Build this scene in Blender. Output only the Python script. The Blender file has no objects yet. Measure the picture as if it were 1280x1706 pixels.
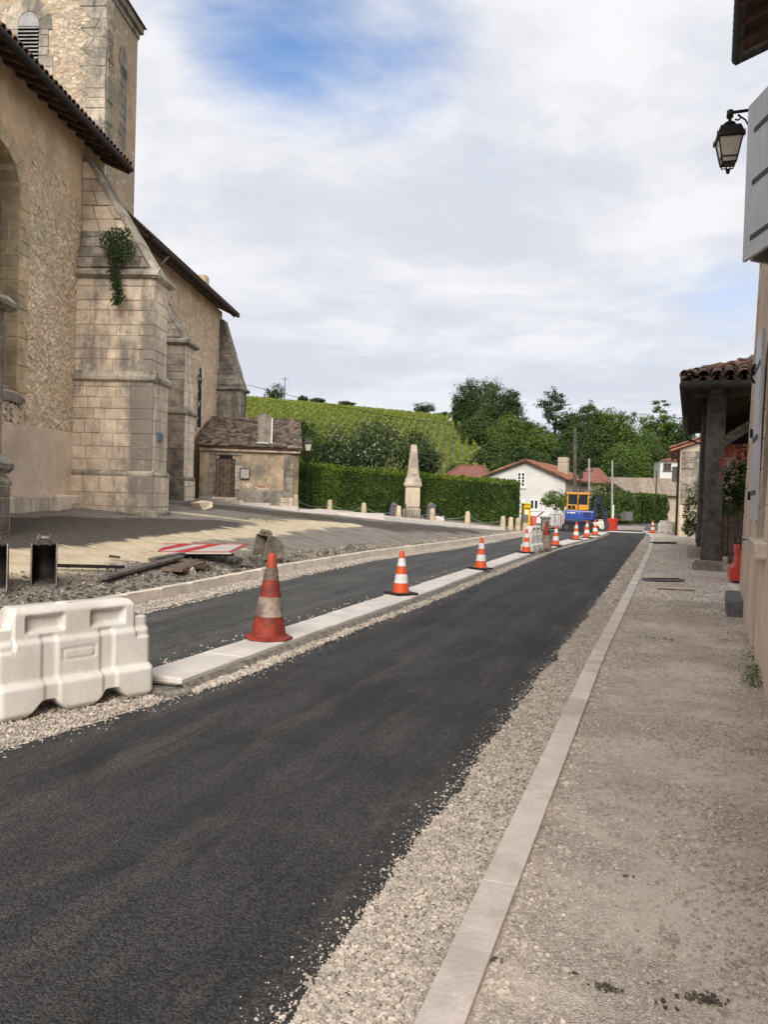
import bpy, math, random
import numpy as np
from mathutils import Matrix, Vector, noise as mnoise

rnd = random.Random(7)
rng = np.random.default_rng(7)
C = bpy.context.scene.collection
R = math.radians

# ------------------------------------------------------------------ camera
cam_d = bpy.data.cameras.new('camera')
cam = bpy.data.objects.new('camera', cam_d)
C.objects.link(cam)
CAM_H, PITCH, ROLL, F_PX = 1.6, R(1.2), R(1.7), 1330.0
cam.matrix_world = (Matrix.Translation((0, 0, CAM_H)) @ Matrix.Rotation(R(90) - PITCH, 4, 'X')
                    @ Matrix.Rotation(ROLL, 4, 'Z'))
cam_d.sensor_width = 36
cam_d.lens = 36 * F_PX / 1706
cam_d.clip_start = 0.05
cam_d.clip_end = 3000
bpy.context.scene.camera = cam

# ------------------------------------------------------------------ light
SUN_EL, SUN_AZ = R(33), R(186)       # azimuth measured clockwise from +Y: the sun stands behind the photographer
sc = bpy.context.scene
sc.view_settings.view_transform = 'Standard'
sc.view_settings.look = 'None'
sc.view_settings.gamma = 1
sc.view_settings.use_curve_mapping = False
sc.view_settings.exposure = 0.58
sun_d = bpy.data.lights.new('sun', 'SUN')
sun_d.energy = 2.7
sun_d.angle = R(34)
sun_d.color = (1.0, 0.95, 0.89)
sun = bpy.data.objects.new('sun', sun_d)
C.objects.link(sun)
sv = Vector((math.sin(SUN_AZ) * math.cos(SUN_EL), math.cos(SUN_AZ) * math.cos(SUN_EL), math.sin(SUN_EL)))
sun.rotation_euler = sv.to_track_quat('Z', 'Y').to_euler()
sun.location = (0, 0, 60)


# ------------------------------------------------------------------ node helper
class NT:
    def __init__(s, tree):
        s.t = tree
        s.t.nodes.clear()

    def n(s, typ, ins=None, **props):
        nd = s.t.nodes.new(typ)
        for k, v in props.items():
            setattr(nd, k, v)
        for k, v in (ins or {}).items():
            s.set(nd.inputs[k], v)
        return nd

    def set(s, sock, v):
        if isinstance(v, bpy.types.NodeSocket):
            s.t.links.new(v, sock)
        else:
            if isinstance(v, (tuple, list)) and len(v) == 3 and sock.type == 'RGBA':
                v = (*v, 1)
            sock.default_value = v

    def math(s, op, a, b=0.0, c=0.0, clamp=False):
        nd = s.n('ShaderNodeMath', operation=op, use_clamp=clamp)
        s.set(nd.inputs[0], a)
        s.set(nd.inputs[1], b)
        s.set(nd.inputs[2], c)
        return nd.outputs[0]

    def vmath(s, op, a, b=(0, 0, 0), out=0):
        nd = s.n('ShaderNodeVectorMath', operation=op)
        s.set(nd.inputs[0], a)
        s.set(nd.inputs[1], b)
        return nd.outputs[out]

    def mix(s, f, a, b, mode='MIX'):
        nd = s.n('ShaderNodeMix', data_type='RGBA', blend_type=mode)
        s.set(nd.inputs[0], f)
        s.set(nd.inputs[6], a)
        s.set(nd.inputs[7], b)
        return nd.outputs[2]

    def ramp(s, f, lo, hi, a=0.0, b=1.0):
        nd = s.n('ShaderNodeMapRange', interpolation_type='SMOOTHSTEP')
        s.set(nd.inputs[0], f)
        nd.inputs[1].default_value = lo
        nd.inputs[2].default_value = hi
        nd.inputs[3].default_value = a
        nd.inputs[4].default_value = b
        return nd.outputs[0]

    def noise(s, vec, scale, detail=3, rough=0.55, dist=0.0):
        nd = s.n('ShaderNodeTexNoise', {'Scale': scale, 'Detail': detail, 'Roughness': rough, 'Distortion': dist})
        s.set(nd.inputs['Vector'], vec)
        return nd.outputs[0]

    def vor(s, vec, scale, feature='F1', out=0, rand=1.0):
        nd = s.n('ShaderNodeTexVoronoi', {'Scale': scale, 'Randomness': rand}, feature=feature)
        s.set(nd.inputs['Vector'], vec)
        return nd.outputs[out]


# ------------------------------------------------------------------ sky
w = bpy.data.worlds.new('World')
sc.world = w
w.use_nodes = True
t = NT(w.node_tree)
sky = t.n('ShaderNodeTexSky', sky_type='NISHITA', sun_disc=False, sun_elevation=SUN_EL, sun_rotation=SUN_AZ,
          altitude=100, air_density=1.0, dust_density=0.6, ozone_density=1.5)
d = t.n('ShaderNodeTexCoord').outputs['Generated']
sep = t.n('ShaderNodeSeparateXYZ', {0: d})
dx, dy, dz = sep.outputs
zz = t.math('ADD', t.math('MAXIMUM', dz, 0.0), 0.16)
pl = t.n('ShaderNodeCombineXYZ', {0: t.math('DIVIDE', dx, zz), 1: t.math('DIVIDE', dy, zz), 2: 3.7}).outputs[0]
pls = t.vmath('MULTIPLY', pl, (0.85, 1.0, 1.0))
n1 = t.noise(pls, 0.62, 9, 0.60, 0.45)
n2 = t.noise(t.vmath('ADD', pls, (11.3, 4.1, 2.0)), 1.5, 9, 0.58, 0.5)
n3 = t.noise(t.vmath('ADD', pls, (3.3, 14.1, 7.0)), 3.2, 5, 0.6, 0.3)


def lobe(vec, lo, hi):
    v = Vector(vec).normalized()
    return t.ramp(t.vmath('DOT_PRODUCT', d, tuple(v), 1), math.cos(R(lo)), math.cos(R(hi)))


# thin places in the cloud deck, where the blue shows (the deck itself covers the whole dome)
gap1 = lobe((-0.10, 1.0, 0.67), 14, 2)
gap2 = lobe((-0.26, 1.0, 0.66), 12, 3)
gap3 = lobe((0.36, 1.0, 0.225), 8.5, 1.0)
gap4 = lobe((0.10, 1.0, 0.48), 8, 2)
cov = t.math('ADD', t.math('MULTIPLY', n1, 0.75), t.math('MULTIPLY', n2, 0.55))
cov = t.math('ADD', cov, 0.20)
cov = t.math('SUBTRACT', cov, t.math('MULTIPLY', gap1, 0.32))
cov = t.math('SUBTRACT', cov, t.math('MULTIPLY', gap2, 0.10))
cov = t.math('SUBTRACT', cov, t.math('MULTIPLY', gap3, 0.13))
cov = t.math('SUBTRACT', cov, t.math('MULTIPLY', gap4, 0.06))
mask = t.ramp(cov, 0.41, 0.69)
shade = t.math('ADD', t.math('MULTIPLY', n2, 0.7), t.math('MULTIPLY', n3, 0.3))
ccol = t.mix(t.ramp(shade, 0.40, 0.60), (4.85, 5.0, 5.5, 1), (6.35, 6.37, 6.55, 1))
ccol = t.mix(t.ramp(dz, 0.0, 0.30), t.mix(0.5, ccol, (4.5, 4.95, 5.85, 1)), ccol)
skyc = t.mix(1.0, sky.outputs[0], (1.0, 1.15, 1.32, 1), 'MULTIPLY')
col = t.mix(mask, skyc, ccol)
bg = t.n('ShaderNodeBackground', {0: col, 1: 0.1})
out = t.n('ShaderNodeOutputWorld', {0: bg.outputs[0]})

# ------------------------------------------------------------------ camera helpers: a point on the ray through a pixel of the photograph at depth Y
_F = np.array([0, math.cos(PITCH), -math.sin(PITCH)])
_U = np.array([0, math.sin(PITCH), math.cos(PITCH)])
_R = np.array([1.0, 0, 0])
_R2 = math.cos(ROLL) * _R + math.sin(ROLL) * _U
_U2 = -math.sin(ROLL) * _R + math.cos(ROLL) * _U


def at(u, v, Y):
    q = _F + _R2 * (u - 640) / F_PX - _U2 * (v - 853) / F_PX
    p = np.array([0, 0, CAM_H]) + q * (Y / q[1])
    return float(p[0]), float(p[1]), float(p[2])


RA = R(19.2)
SA, CA = math.sin(RA), math.cos(RA)


def W(s, t_, z=0.0):           # road coordinates (along, across) to world
    return (s * SA + t_ * CA, s * CA - t_ * SA, z)


def ST(x, y):
    return x * SA + y * CA, x * CA - y * SA


def curve(pts):
    xs = [p[0] for p in pts]
    ys = [p[1] for p in pts]
    return lambda s: np.interp(s, xs, ys)


kerb_r = curve([(-8, -.62), (8, -.615), (12.7, -.55), (18.6, -.48), (27, -.39), (36, -.40), (40, -.52), (44, -.9), (46, -1.0)])
asph_r = curve([(-8, -1.05), (5, -1.01), (7.5, -.99), (10, -.95), (15, -.90), (22, -.86), (36, -.76), (46, -.7)])
asph_l = curve([(-8, -4.1), (2, -3.76), (3.7, -3.68), (4.9, -3.49), (6, -3.36), (9, -3.34), (11, -3.25), (20, -3.18), (27, -3.12), (33, -2.85), (46, -2.3)])
med_n = curve([(5.3, -3.54), (7.3, -3.53), (11, -3.45), (17, -3.47), (23, -3.40), (29, -3.05), (36, -2.55), (43, -2.45)])
med_f = curve([(5.3, -3.98), (7.2, -3.94), (11.5, -3.89), (23, -3.83), (30, -3.52), (38, -3.10), (43, -2.95)])
bike_l = curve([(-8, -6.3), (8.7, -6.30), (13, -6.56), (18, -6.68), (24, -6.1), (35, -5.5), (50, -4.8)])
kerb_l = curve([(-8, -6.8), (7, -6.8), (10.3, -6.84), (14.4, -7.10), (19.5, -7.05), (26, -6.5), (37, -5.85), (50, -5.2)])


def G(x, y):                   # height of the church square, rising from the kerb to the church
    s, tt = ST(x, y)
    dd = kerb_l(s) - tt
    k = np.interp(s, [-5, 27, 33, 45], [1, 1, .6, .55])
    return 0.11 + k * 1.3 * (1 - np.exp(-np.maximum(dd, 0) / 5.0))


def ghit(u, v):                # where the pixel's ray meets the square
    q = _F + _R2 * (u - 640) / F_PX - _U2 * (v - 853) / F_PX
    for Y in np.arange(8, 60, .02):
        p = np.array([0, 0, CAM_H]) + q * (Y / q[1])
        if p[2] < G(p[0], p[1]):
            return float(p[0]), float(p[1]), float(G(p[0], p[1]))


def smooth(a):
    a = np.clip(a, 0, 1)
    return a * a * (3 - 2 * a)


_hx = [-200, -120, -30, 13, 22, 40, 80, 200]
_hz = [23.5, 22.6, 20.6, 17.8, 14.8, 12.8, 12, 11]


def T(x, y):                   # the terrain: flat village, vineyard hill behind
    rz = np.interp(x, _hx, _hz)
    return -0.08 + rz * smooth((y - 78 - np.clip(x - 20, 0, 60) * .3) / 96.0) + 0.012 * np.clip(y - 175, 0, 300)


# ------------------------------------------------------------------ meshes
def fastmesh(name, V, F, mats=(), mi=None, smooth_=False):
    V = np.asarray(V, dtype=np.float32).reshape(-1, 3)
    F = np.asarray(F, dtype=np.int32)
    k = F.shape[1]
    me = bpy.data.meshes.new(name)
    me.vertices.add(len(V))
    me.vertices.foreach_set('co', V.ravel())
    me.loops.add(F.size)
    me.loops.foreach_set('vertex_index', F.ravel())
    me.polygons.add(len(F))
    me.polygons.foreach_set('loop_start', np.arange(0, F.size, k, dtype=np.int32))
    try:
        me.polygons.foreach_set('loop_total', np.full(len(F), k, dtype=np.int32))
    except Exception:
        pass
    for m in mats:
        me.materials.append(m)
    if mi is not None:
        me.polygons.foreach_set('material_index', np.asarray(mi, dtype=np.int32))
    me.polygons.foreach_set('use_smooth', np.full(len(F), bool(smooth_)))
    me.update(calc_edges=True)
    me.validate()
    return me


def link(name, me, parent=None, loc=None, rz=None):
    o = bpy.data.objects.new(name, me)
    C.objects.link(o)
    if parent:
        o.parent = parent
    if loc is not None:
        o.location = loc
    if rz is not None:
        o.rotation_euler = (0, 0, rz)
    return o


def tag(o, label=None, cat=None, group=None, kind=None):
    if label: o['label'] = label
    if cat: o['category'] = cat
    if group: o['group'] = group
    if kind: o['kind'] = kind
    return o


def thing(name, label, cat, loc=(0, 0, 0), rz=0, group=None):
    o = link(name, None, None, loc, rz)
    return tag(o, label, cat, group)


def copy_tree(o, parent=None):
    c = o.copy()
    C.objects.link(c)
    c.parent = parent
    for ch in o.children:
        copy_tree(ch, c)
    return c


class MB:
    """collects shapes into one mesh; M is the matrix applied to what is added"""
    def __init__(s):
        s.v, s.f, s.m, s.k, s.M, s.sm = [], [], [], 0, Matrix(), []
        s.smooth = False

    def add(s, vs, fs):
        b = len(s.v)
        s.v += [tuple(s.M @ Vector(p)) for p in vs]
        for f in fs:
            s.f.append([b + i for i in f])
            s.m.append(s.k)
            s.sm.append(s.smooth)
        return s

    def box(s, x0, x1, y0, y1, z0, z1, c=0.0):
        if c <= 0:
            return s.add([(x0, y0, z0), (x1, y0, z0), (x1, y1, z0), (x0, y1, z0), (x0, y0, z1), (x1, y0, z1), (x1, y1, z1), (x0, y1, z1)],
                         [(3, 2, 1, 0), (4, 5, 6, 7), (0, 1, 5, 4), (1, 2, 6, 5), (2, 3, 7, 6), (3, 0, 4, 7)])
        V, F = CB
        ce = np.array([(x0 + x1) / 2, (y0 + y1) / 2, (z0 + z1) / 2])
        h = np.array([(x1 - x0) / 2, (y1 - y0) / 2, (z1 - z0) / 2])
        vv = ce + np.where(V[1], V[0] * h, V[0] * (h - c))
        return s.add(vv, F)

    def prism(s, poly, a, b, axis='y'):
        n = len(poly)
        def P(p, d):
            return {'y': (p[0], d, p[1]), 'x': (d, p[0], p[1]), 'z': (p[0], p[1], d)}[axis]
        vs = [P(p, a) for p in poly] + [P(p, b) for p in poly]
        fs = [tuple(range(n))[::-1], tuple(range(n, 2 * n))] + [(i, (i + 1) % n, n + (i + 1) % n, n + i) for i in range(n)]
        return s.add(vs, fs)

    def quad(s, *p):
        return s.add(p, [tuple(range(len(p)))])

    def tube(s, pts, r, n=8, cap=True):
        pts = [Vector(p) for p in pts]
        rr = r if isinstance(r, (list, tuple)) else [r] * len(pts)
        vs, fs = [], []
        up = None
        for i, p in enumerate(pts):
            dvec = (pts[min(i + 1, len(pts) - 1)] - pts[max(i - 1, 0)]).normalized()
            if up is None:
                up = Vector((0, 0, 1)) if abs(dvec.z) < .9 else Vector((1, 0, 0))
            a = dvec.cross(up).normalized()
            b = a.cross(dvec).normalized()
            up = b
            for j in range(n):
                an = 2 * math.pi * j / n
                vs.append(p + (a * math.cos(an) + b * math.sin(an)) * rr[i])
        for i in range(len(pts) - 1):
            for j in range(n):
                fs.append((i * n + j, i * n + (j + 1) % n, (i + 1) * n + (j + 1) % n, (i + 1) * n + j))
        if cap:
            fs.append(tuple(range(n))[::-1])
            fs.append(tuple(range((len(pts) - 1) * n, len(pts) * n)))
        return s.add(vs, fs)

    def lathe(s, prof, n=20, cx=0, cy=0, sq=None, caps=True):
        vs, fs = [], []
        for (r, z) in prof:
            for j in range(n):
                an = 2 * math.pi * (j + .5) / n
                vs.append((cx + r * math.cos(an), cy + r * math.sin(an), z))
        for i in range(len(prof) - 1):
            for j in range(n):
                fs.append((i * n + j, i * n + (j + 1) % n, (i + 1) * n + (j + 1) % n, (i + 1) * n + j))
        if caps:
            fs.append(tuple(range(n))[::-1])
            fs.append(tuple(range((len(prof) - 1) * n, len(prof) * n)))
        return s.add(vs, fs)

    def build(s, name, mats, parent=None, loc=None, rz=None, bevel=0, seg=2, smooth_=None):
        me = bpy.data.meshes.new(name)
        me.from_pydata(s.v, [], s.f)
        for m in (mats if isinstance(mats, (list, tuple)) else [mats]):
            me.materials.append(m)
        me.polygons.foreach_set('material_index', s.m)
        me.polygons.foreach_set('use_smooth', s.sm if smooth_ is None else [smooth_] * len(s.f))
        me.update()
        o = link(name, me, parent, loc, rz)
        if bevel:
            b = o.modifiers.new('bevel', 'BEVEL')
            b.width = bevel
            b.segments = seg
            b.limit_method = 'ANGLE'
            b.angle_limit = R(40)
        return o


def _cb():                     # chamfered box template
    sg = [(x, y, z) for x in (-1, 1) for y in (-1, 1) for z in (-1, 1)]
    S, Msk, idx = [], [], {}
    for c in sg:
        for a in range(3):
            idx[(c, a)] = len(S)
            S.append(c)
            m = [False] * 3
            m[a] = True
            Msk.append(m)
    fs = []
    for a in range(3):
        b, c = (a + 1) % 3, (a + 2) % 3
        for s1 in (-1, 1):
            q = []
            for (p, r_) in ((-1, -1), (1, -1), (1, 1), (-1, 1)):
                k = [0] * 3
                k[a], k[b], k[c] = s1, p, r_
                q.append(idx[(tuple(k), a)])
            fs.append(q if s1 > 0 else q[::-1])
    for a in range(3):
        b, c = (a + 1) % 3, (a + 2) % 3
        for s1 in (-1, 1):
            for s2 in (-1, 1):
                k0, k1 = [0] * 3, [0] * 3
                k0[a], k1[a] = -1, 1
                k0[b] = k1[b] = s1
                k0[c] = k1[c] = s2
                q = [idx[(tuple(k0), b)], idx[(tuple(k1), b)], idx[(tuple(k1), c)], idx[(tuple(k0), c)]]
                fs.append(q if s1 * s2 < 0 else q[::-1])
    for c in sg:
        q = [idx[(c, 0)], idx[(c, 1)], idx[(c, 2)]]
        fs.append(q if c[0] * c[1] * c[2] > 0 else q[::-1])
    return (np.array(S, float), np.array(Msk)), fs


CB = _cb()


def frame(O, A, B):            # matrix with columns A (right), B (up), N = A x B (out of the face)
    A, B = Vector(A).normalized(), Vector(B).normalized()
    N = A.cross(B)
    m = Matrix((A, B, N)).transposed().to_4x4()
    m.translation = Vector(O)
    return m


def qblock(q, d0, d1, c=.008):
    """a stone from four corners in a plane (bl, br, tr, tl), between depths d0 and d1, chamfered at the face"""
    q = [Vector((p[0], p[1])) for p in q]
    ce = sum(q, Vector((0, 0))) / 4
    vs = [(p.x, p.y, d0) for p in q] + [(p.x, p.y, d1 - c) for p in q]
    for p in q:
        e = p + (Vector((math.copysign(c, ce.x - p.x), math.copysign(c, ce.y - p.y))))
        vs.append((e.x, e.y, d1))
    fs = [(8, 9, 10, 11)]
    for i in range(4):
        j = (i + 1) % 4
        fs += [(i, j, 4 + j, 4 + i), (4 + i, 4 + j, 8 + j, 8 + i)]
    return vs, fs


def ashlar(parent, fr, xr, courses, mat, name='ashlar_block', L=(.34, .62), d=(-.05, .012), gap=.005, seed=1, c=.01, skip=None, jit=.004):
    """courses of cut stone on a face; xr(z) gives the left and right ends at height z"""
    r_ = random.Random(seed)
    n = 0
    for (z0, z1) in zip(courses[:-1], courses[1:]):
        a0, b0 = xr(z0)
        a1, b1 = xr(z1)
        wid = min(b0 - a0, max(b1 - a1, .02) + .6)
        if max(b0 - a0, b1 - a1) < .06:
            continue
        xs = [0.0]
        x = r_.uniform(.5, 1) * L[1] * (.6 if r_.random() < .5 else 1)
        tot = b0 - a0
        while x < tot - L[0] * .55:
            xs.append(x / tot)
            x += r_.uniform(*L)
        xs.append(1.0)
        for e0, e1 in zip(xs[:-1], xs[1:]):
            pr = r_.uniform(-.6, 1) * jit * 2
            q = [(a0 + (b0 - a0) * e0 + gap, z0 + gap), (a0 + (b0 - a0) * e1 - gap, z0 + gap),
                 (a1 + (b1 - a1) * e1 - gap, z1 - gap), (a1 + (b1 - a1) * e0 + gap, z1 - gap)]
            if skip and skip((q[0][0] + q[1][0]) / 2, (z0 + z1) / 2):
                continue
            q = [(p[0] + r_.uniform(-jit, jit) * .6, p[1] + r_.uniform(-jit, jit) * .6) for p in q]
            vs, fs = qblock(q, d[0], d[1] + pr, c)
            b = MB()
            b.M = fr
            b.add(vs, fs)
            b.build(name, mat, parent)
            n += 1
    return n


def scatter_stones(name, P, size, mat, kind='stuff', parent=None, flat=.65, seed=3, N=None, jitter=.33):
    """angular stones, one joined mesh: eight shaken corners each; N = optional normals the stones lie flat against"""
    r_ = np.random.default_rng(seed)
    P = np.asarray(P, float)
    n = len(P)
    cor = np.array([(x, y, z) for z in (-1, 1) for y in (-1, 1) for x in (-1, 1)], float)
    V = cor[None] * .5 * (1 + r_.uniform(-jitter, jitter, (n, 8, 3)) * 1.6)
    V += r_.uniform(-.12, .12, (n, 8, 3))
    V *= (np.asarray(size)[:, None] * np.stack([r_.uniform(.75, 1.35, n), r_.uniform(.6, 1.0, n), r_.uniform(.8, 1.2, n) * flat], 1))[:, None, :]
    yaw = r_.uniform(0, 2 * np.pi, n)
    if N is None:
        tilt = r_.normal(0, .35, (n, 2))
        cx_, sx_ = np.cos(tilt[:, 0]), np.sin(tilt[:, 0])
        V = np.stack([V[..., 0], V[..., 1] * cx_[:, None] - V[..., 2] * sx_[:, None], V[..., 1] * sx_[:, None] + V[..., 2] * cx_[:, None]], -1)
        c_, s_ = np.cos(yaw)[:, None], np.sin(yaw)[:, None]
        V = np.stack([V[..., 0] * c_ - V[..., 1] * s_, V[..., 0] * s_ + V[..., 1] * c_, V[..., 2]], -1)
    else:
        A, B, Nn = [np.asarray(q, float) for q in N]
        yaw = r_.normal(0, .35, n)
        c_, s_ = np.cos(yaw)[:, None], np.sin(yaw)[:, None]
        X = V[..., 0] * c_ - V[..., 1] * s_
        Y = V[..., 0] * s_ + V[..., 1] * c_
        V = X[..., None] * A + Y[..., None] * B + V[..., 2][..., None] * Nn
    V += P[:, None, :]
    f = np.array([(0, 2, 3, 1), (4, 5, 7, 6), (0, 1, 5, 4), (1, 3, 7, 5), (3, 2, 6, 7), (2, 0, 4, 6)])
    F = (np.arange(n) * 8)[:, None, None] + f[None]
    me = fastmesh(name, V.reshape(-1, 3), F.reshape(-1, 4), [mat])
    o = link(name, me, parent)
    if kind:
        o['kind'] = kind
    return o


def leaves(name, P, size, mats, parent=None, out=None, up=.3, seed=5, aspect=.5, mi=None, droop=0):
    """diamond leaves folded a little along the rib; out = outward directions they lean to"""
    r_ = np.random.default_rng(seed)
    P = np.asarray(P, float)
    n = len(P)
    N = r_.normal(0, 1, (n, 3))
    N /= np.linalg.norm(N, axis=1)[:, None]
    if out is not None:
        N = N * .75 + np.asarray(out) * .8
    N[:, 2] += up
    N /= np.linalg.norm(N, axis=1)[:, None] + 1e-9
    A = np.cross(N, r_.normal(0, 1, (n, 3)))
    A /= np.linalg.norm(A, axis=1)[:, None] + 1e-9
    B = np.cross(N, A)
    s = (np.asarray(size) * r_.uniform(.7, 1.3, n))[:, None]
    tip = A * s
    side = B * s * aspect
    V = np.stack([P - tip * .5, P + side * .5 + N * s * .08, P + tip * .5 - np.array([0, 0, droop]) * s, P - side * .5 + N * s * .08], 1)
    F = np.arange(n * 4).reshape(n, 4)
    me = fastmesh(name, V.reshape(-1, 3), F, mats, mi)
    return me
# ------------------------------------------------------------------ materials
def mat(name, col, var=.12, scale=4.0, rough=.8, bump=.0, bscale=60.0, metal=0.0, spec=.3, island=0.0, objrand=0.0,
        dirt=None, dscale=1.2, damt=0.0, fine=.0, fscale=90.0, streak=0.0, coat=0, bdist=.01, stain=None):
    m = bpy.data.materials.new(name)
    m.use_nodes = True
    t = NT(m.node_tree)
    pos = t.n('ShaderNodeNewGeometry').outputs['Position']
    c0 = (*col, 1)
    lo = tuple(x * (1 - var * 2) for x in col) + (1,)
    hi = tuple(min(1, x * (1 + var * 2)) for x in col) + (1,)
    nz = t.noise(pos, scale, 5, .6)
    c = t.mix(t.ramp(nz, .3, .7), lo, hi)
    if island:
        ri = t.n('ShaderNodeNewGeometry').outputs['Random Per Island']
        c = t.mix(1.0, c, t.mix(ri, (1 - island,) * 3 + (1,), (1 + island,) * 3 + (1,)), 'MULTIPLY')
    if objrand:
        ro = t.n('ShaderNodeObjectInfo').outputs['Random']
        c = t.mix(1.0, c, t.mix(ro, (1 - objrand,) * 3 + (1,), (1 + objrand, 1 + objrand * .95, 1 + objrand * .85, 1)), 'MULTIPLY')
    if fine:
        fn = t.noise(pos, fscale, 2, .7)
        c = t.mix(1.0, c, t.mix(t.ramp(fn, .3, .7), (1 - fine,) * 3 + (1,), (1 + fine,) * 3 + (1,)), 'MULTIPLY')
    if dirt is not None:
        dp = t.vmath('MULTIPLY', pos, (1, 1, .45 if streak else 1))
        dn = t.noise(dp, dscale, 6, .65, .4)
        dn2 = t.noise(pos, dscale * 7, 4, .7)
        dm = t.math('ADD', t.math('MULTIPLY', dn, .8), t.math('MULTIPLY', dn2, .3))
        if streak:
            sp = t.vmath('MULTIPLY', pos, (5, 5, .35))
            dm = t.math('ADD', dm, t.math('MULTIPLY', t.math('SUBTRACT', t.noise(sp, 1.0, 4, .6), .5), streak))
        if stain:                                # weathering that has settled on one side of the thing
            px_ = t.n('ShaderNodeSeparateXYZ', {0: pos}).outputs[0]
            dm = t.math('ADD', dm, t.ramp(px_, stain[0], stain[1], stain[3] if len(stain) > 3 else 0, stain[2]))
        c = t.mix(t.math('MULTIPLY', t.ramp(dm, .47, .70), damt), c, (*dirt, 1))
    b = t.n('ShaderNodeBsdfPrincipled', {'Base Color': c, 'Roughness': rough, 'Metallic': metal, 'Specular IOR Level': spec, 'Coat Weight': coat})
    if bump:
        bn = t.math('ADD', t.noise(pos, bscale, 4, .65), t.math('MULTIPLY', t.noise(pos, bscale * .22, 3, .6), 1.5))
        bu = t.n('ShaderNodeBump', {'Strength': bump, 'Distance': bdist, 'Height': bn})
        t.set(b.inputs['Normal'], bu.outputs[0])
    t.n('ShaderNodeOutputMaterial', {0: b.outputs[0]})
    return m


def leaf_mat(name, a, b_, tr=.3, rough=.5):
    m = bpy.data.materials.new(name)
    m.use_nodes = True
    t = NT(m.node_tree)
    g = t.n('ShaderNodeNewGeometry')
    c = t.mix(g.outputs['Random Per Island'], (*a, 1), (*b_, 1))
    nz = t.noise(g.outputs['Position'], .9, 3, .6)
    c = t.mix(1.0, c, t.mix(t.ramp(nz, .3, .7), (.72, .78, .70, 1), (1.25, 1.18, 1.05, 1)), 'MULTIPLY')
    p = t.n('ShaderNodeBsdfPrincipled', {'Base Color': c, 'Roughness': rough, 'Specular IOR Level': .3})
    tl = t.n('ShaderNodeBsdfTranslucent', {0: t.mix(1.0, c, (1.2, 1.25, .7, 1), 'MULTIPLY')})
    mx = t.n('ShaderNodeMixShader', {0: tr, 1: p.outputs[0], 2: tl.outputs[0]})
    t.n('ShaderNodeOutputMaterial', {0: mx.outputs[0]})
    return m


def asphalt_mat(name, base, light, stone=.05, scale=110.0, patch=.12):
    m = bpy.data.materials.new(name)
    m.use_nodes = True
    t = NT(m.node_tree)
    pos = t.n('ShaderNodeNewGeometry').outputs['Position']
    v = t.n('ShaderNodeTexVoronoi', {'Scale': scale})
    t.set(v.inputs['Vector'], pos)
    vs = t.n('ShaderNodeSeparateColor', {0: v.outputs['Color']})
    ag = t.mix(t.ramp(vs.outputs[0], .0, 1.0), tuple(x * .55 for x in base) + (1,), tuple(x * 1.55 for x in base) + (1,))
    ag = t.mix(t.ramp(vs.outputs[1], 1 - stone, 1 - stone + .02), ag, (*light, 1))
    big = t.noise(pos, .9, 6, .68, .6)
    ag = t.mix(1.0, ag, t.mix(t.ramp(big, .3, .7), (1 - patch,) * 3 + (1,), (1 + patch,) * 3 + (1,)), 'MULTIPLY')
    rot = t.n('ShaderNodeVectorRotate', rotation_type='Z_AXIS')
    t.set(rot.inputs['Vector'], pos)
    rot.inputs['Angle'].default_value = RA
    lp = rot.outputs[0]                          # x across the road, y along it
    lane = t.noise(t.vmath('MULTIPLY', lp, (3.2, .16, 1)), 1.0, 5, .62)
    ag = t.mix(1.0, ag, t.mix(t.ramp(lane, .35, .66), (.80, .80, .80, 1), (1.24, 1.22, 1.19, 1)), 'MULTIPLY')
    tack = t.noise(t.vmath('MULTIPLY', lp, (1.3, .55, 1)), 1.0, 6, .7, .8)
    ag = t.mix(t.ramp(tack, .56, .68, 0, .55), ag, tuple(x * .45 for x in base) + (1,))
    dust = t.math('MULTIPLY', t.ramp(t.noise(t.vmath('MULTIPLY', lp, (2.2, .5, 1)), 1.7, 6, .7, .5), .50, .72), t.ramp(t.noise(pos, 45, 3, .7), .35, .65))
    ag = t.mix(t.math('MULTIPLY', dust, .30), ag, (.25, .225, .19, 1))
    dn = t.math('MULTIPLY', v.outputs['Distance'], -1.0)
    h = t.math('ADD', dn, t.math('MULTIPLY', t.noise(pos, scale * .35, 3, .7), .35))
    bu = t.n('ShaderNodeBump', {'Strength': .85, 'Distance': .008, 'Height': h})
    b = t.n('ShaderNodeBsdfPrincipled', {'Base Color': ag, 'Roughness': .75, 'Specular IOR Level': .22, 'Normal': bu.outputs[0]})
    t.n('ShaderNodeOutputMaterial', {0: b.outputs[0]})
    return m


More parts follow.
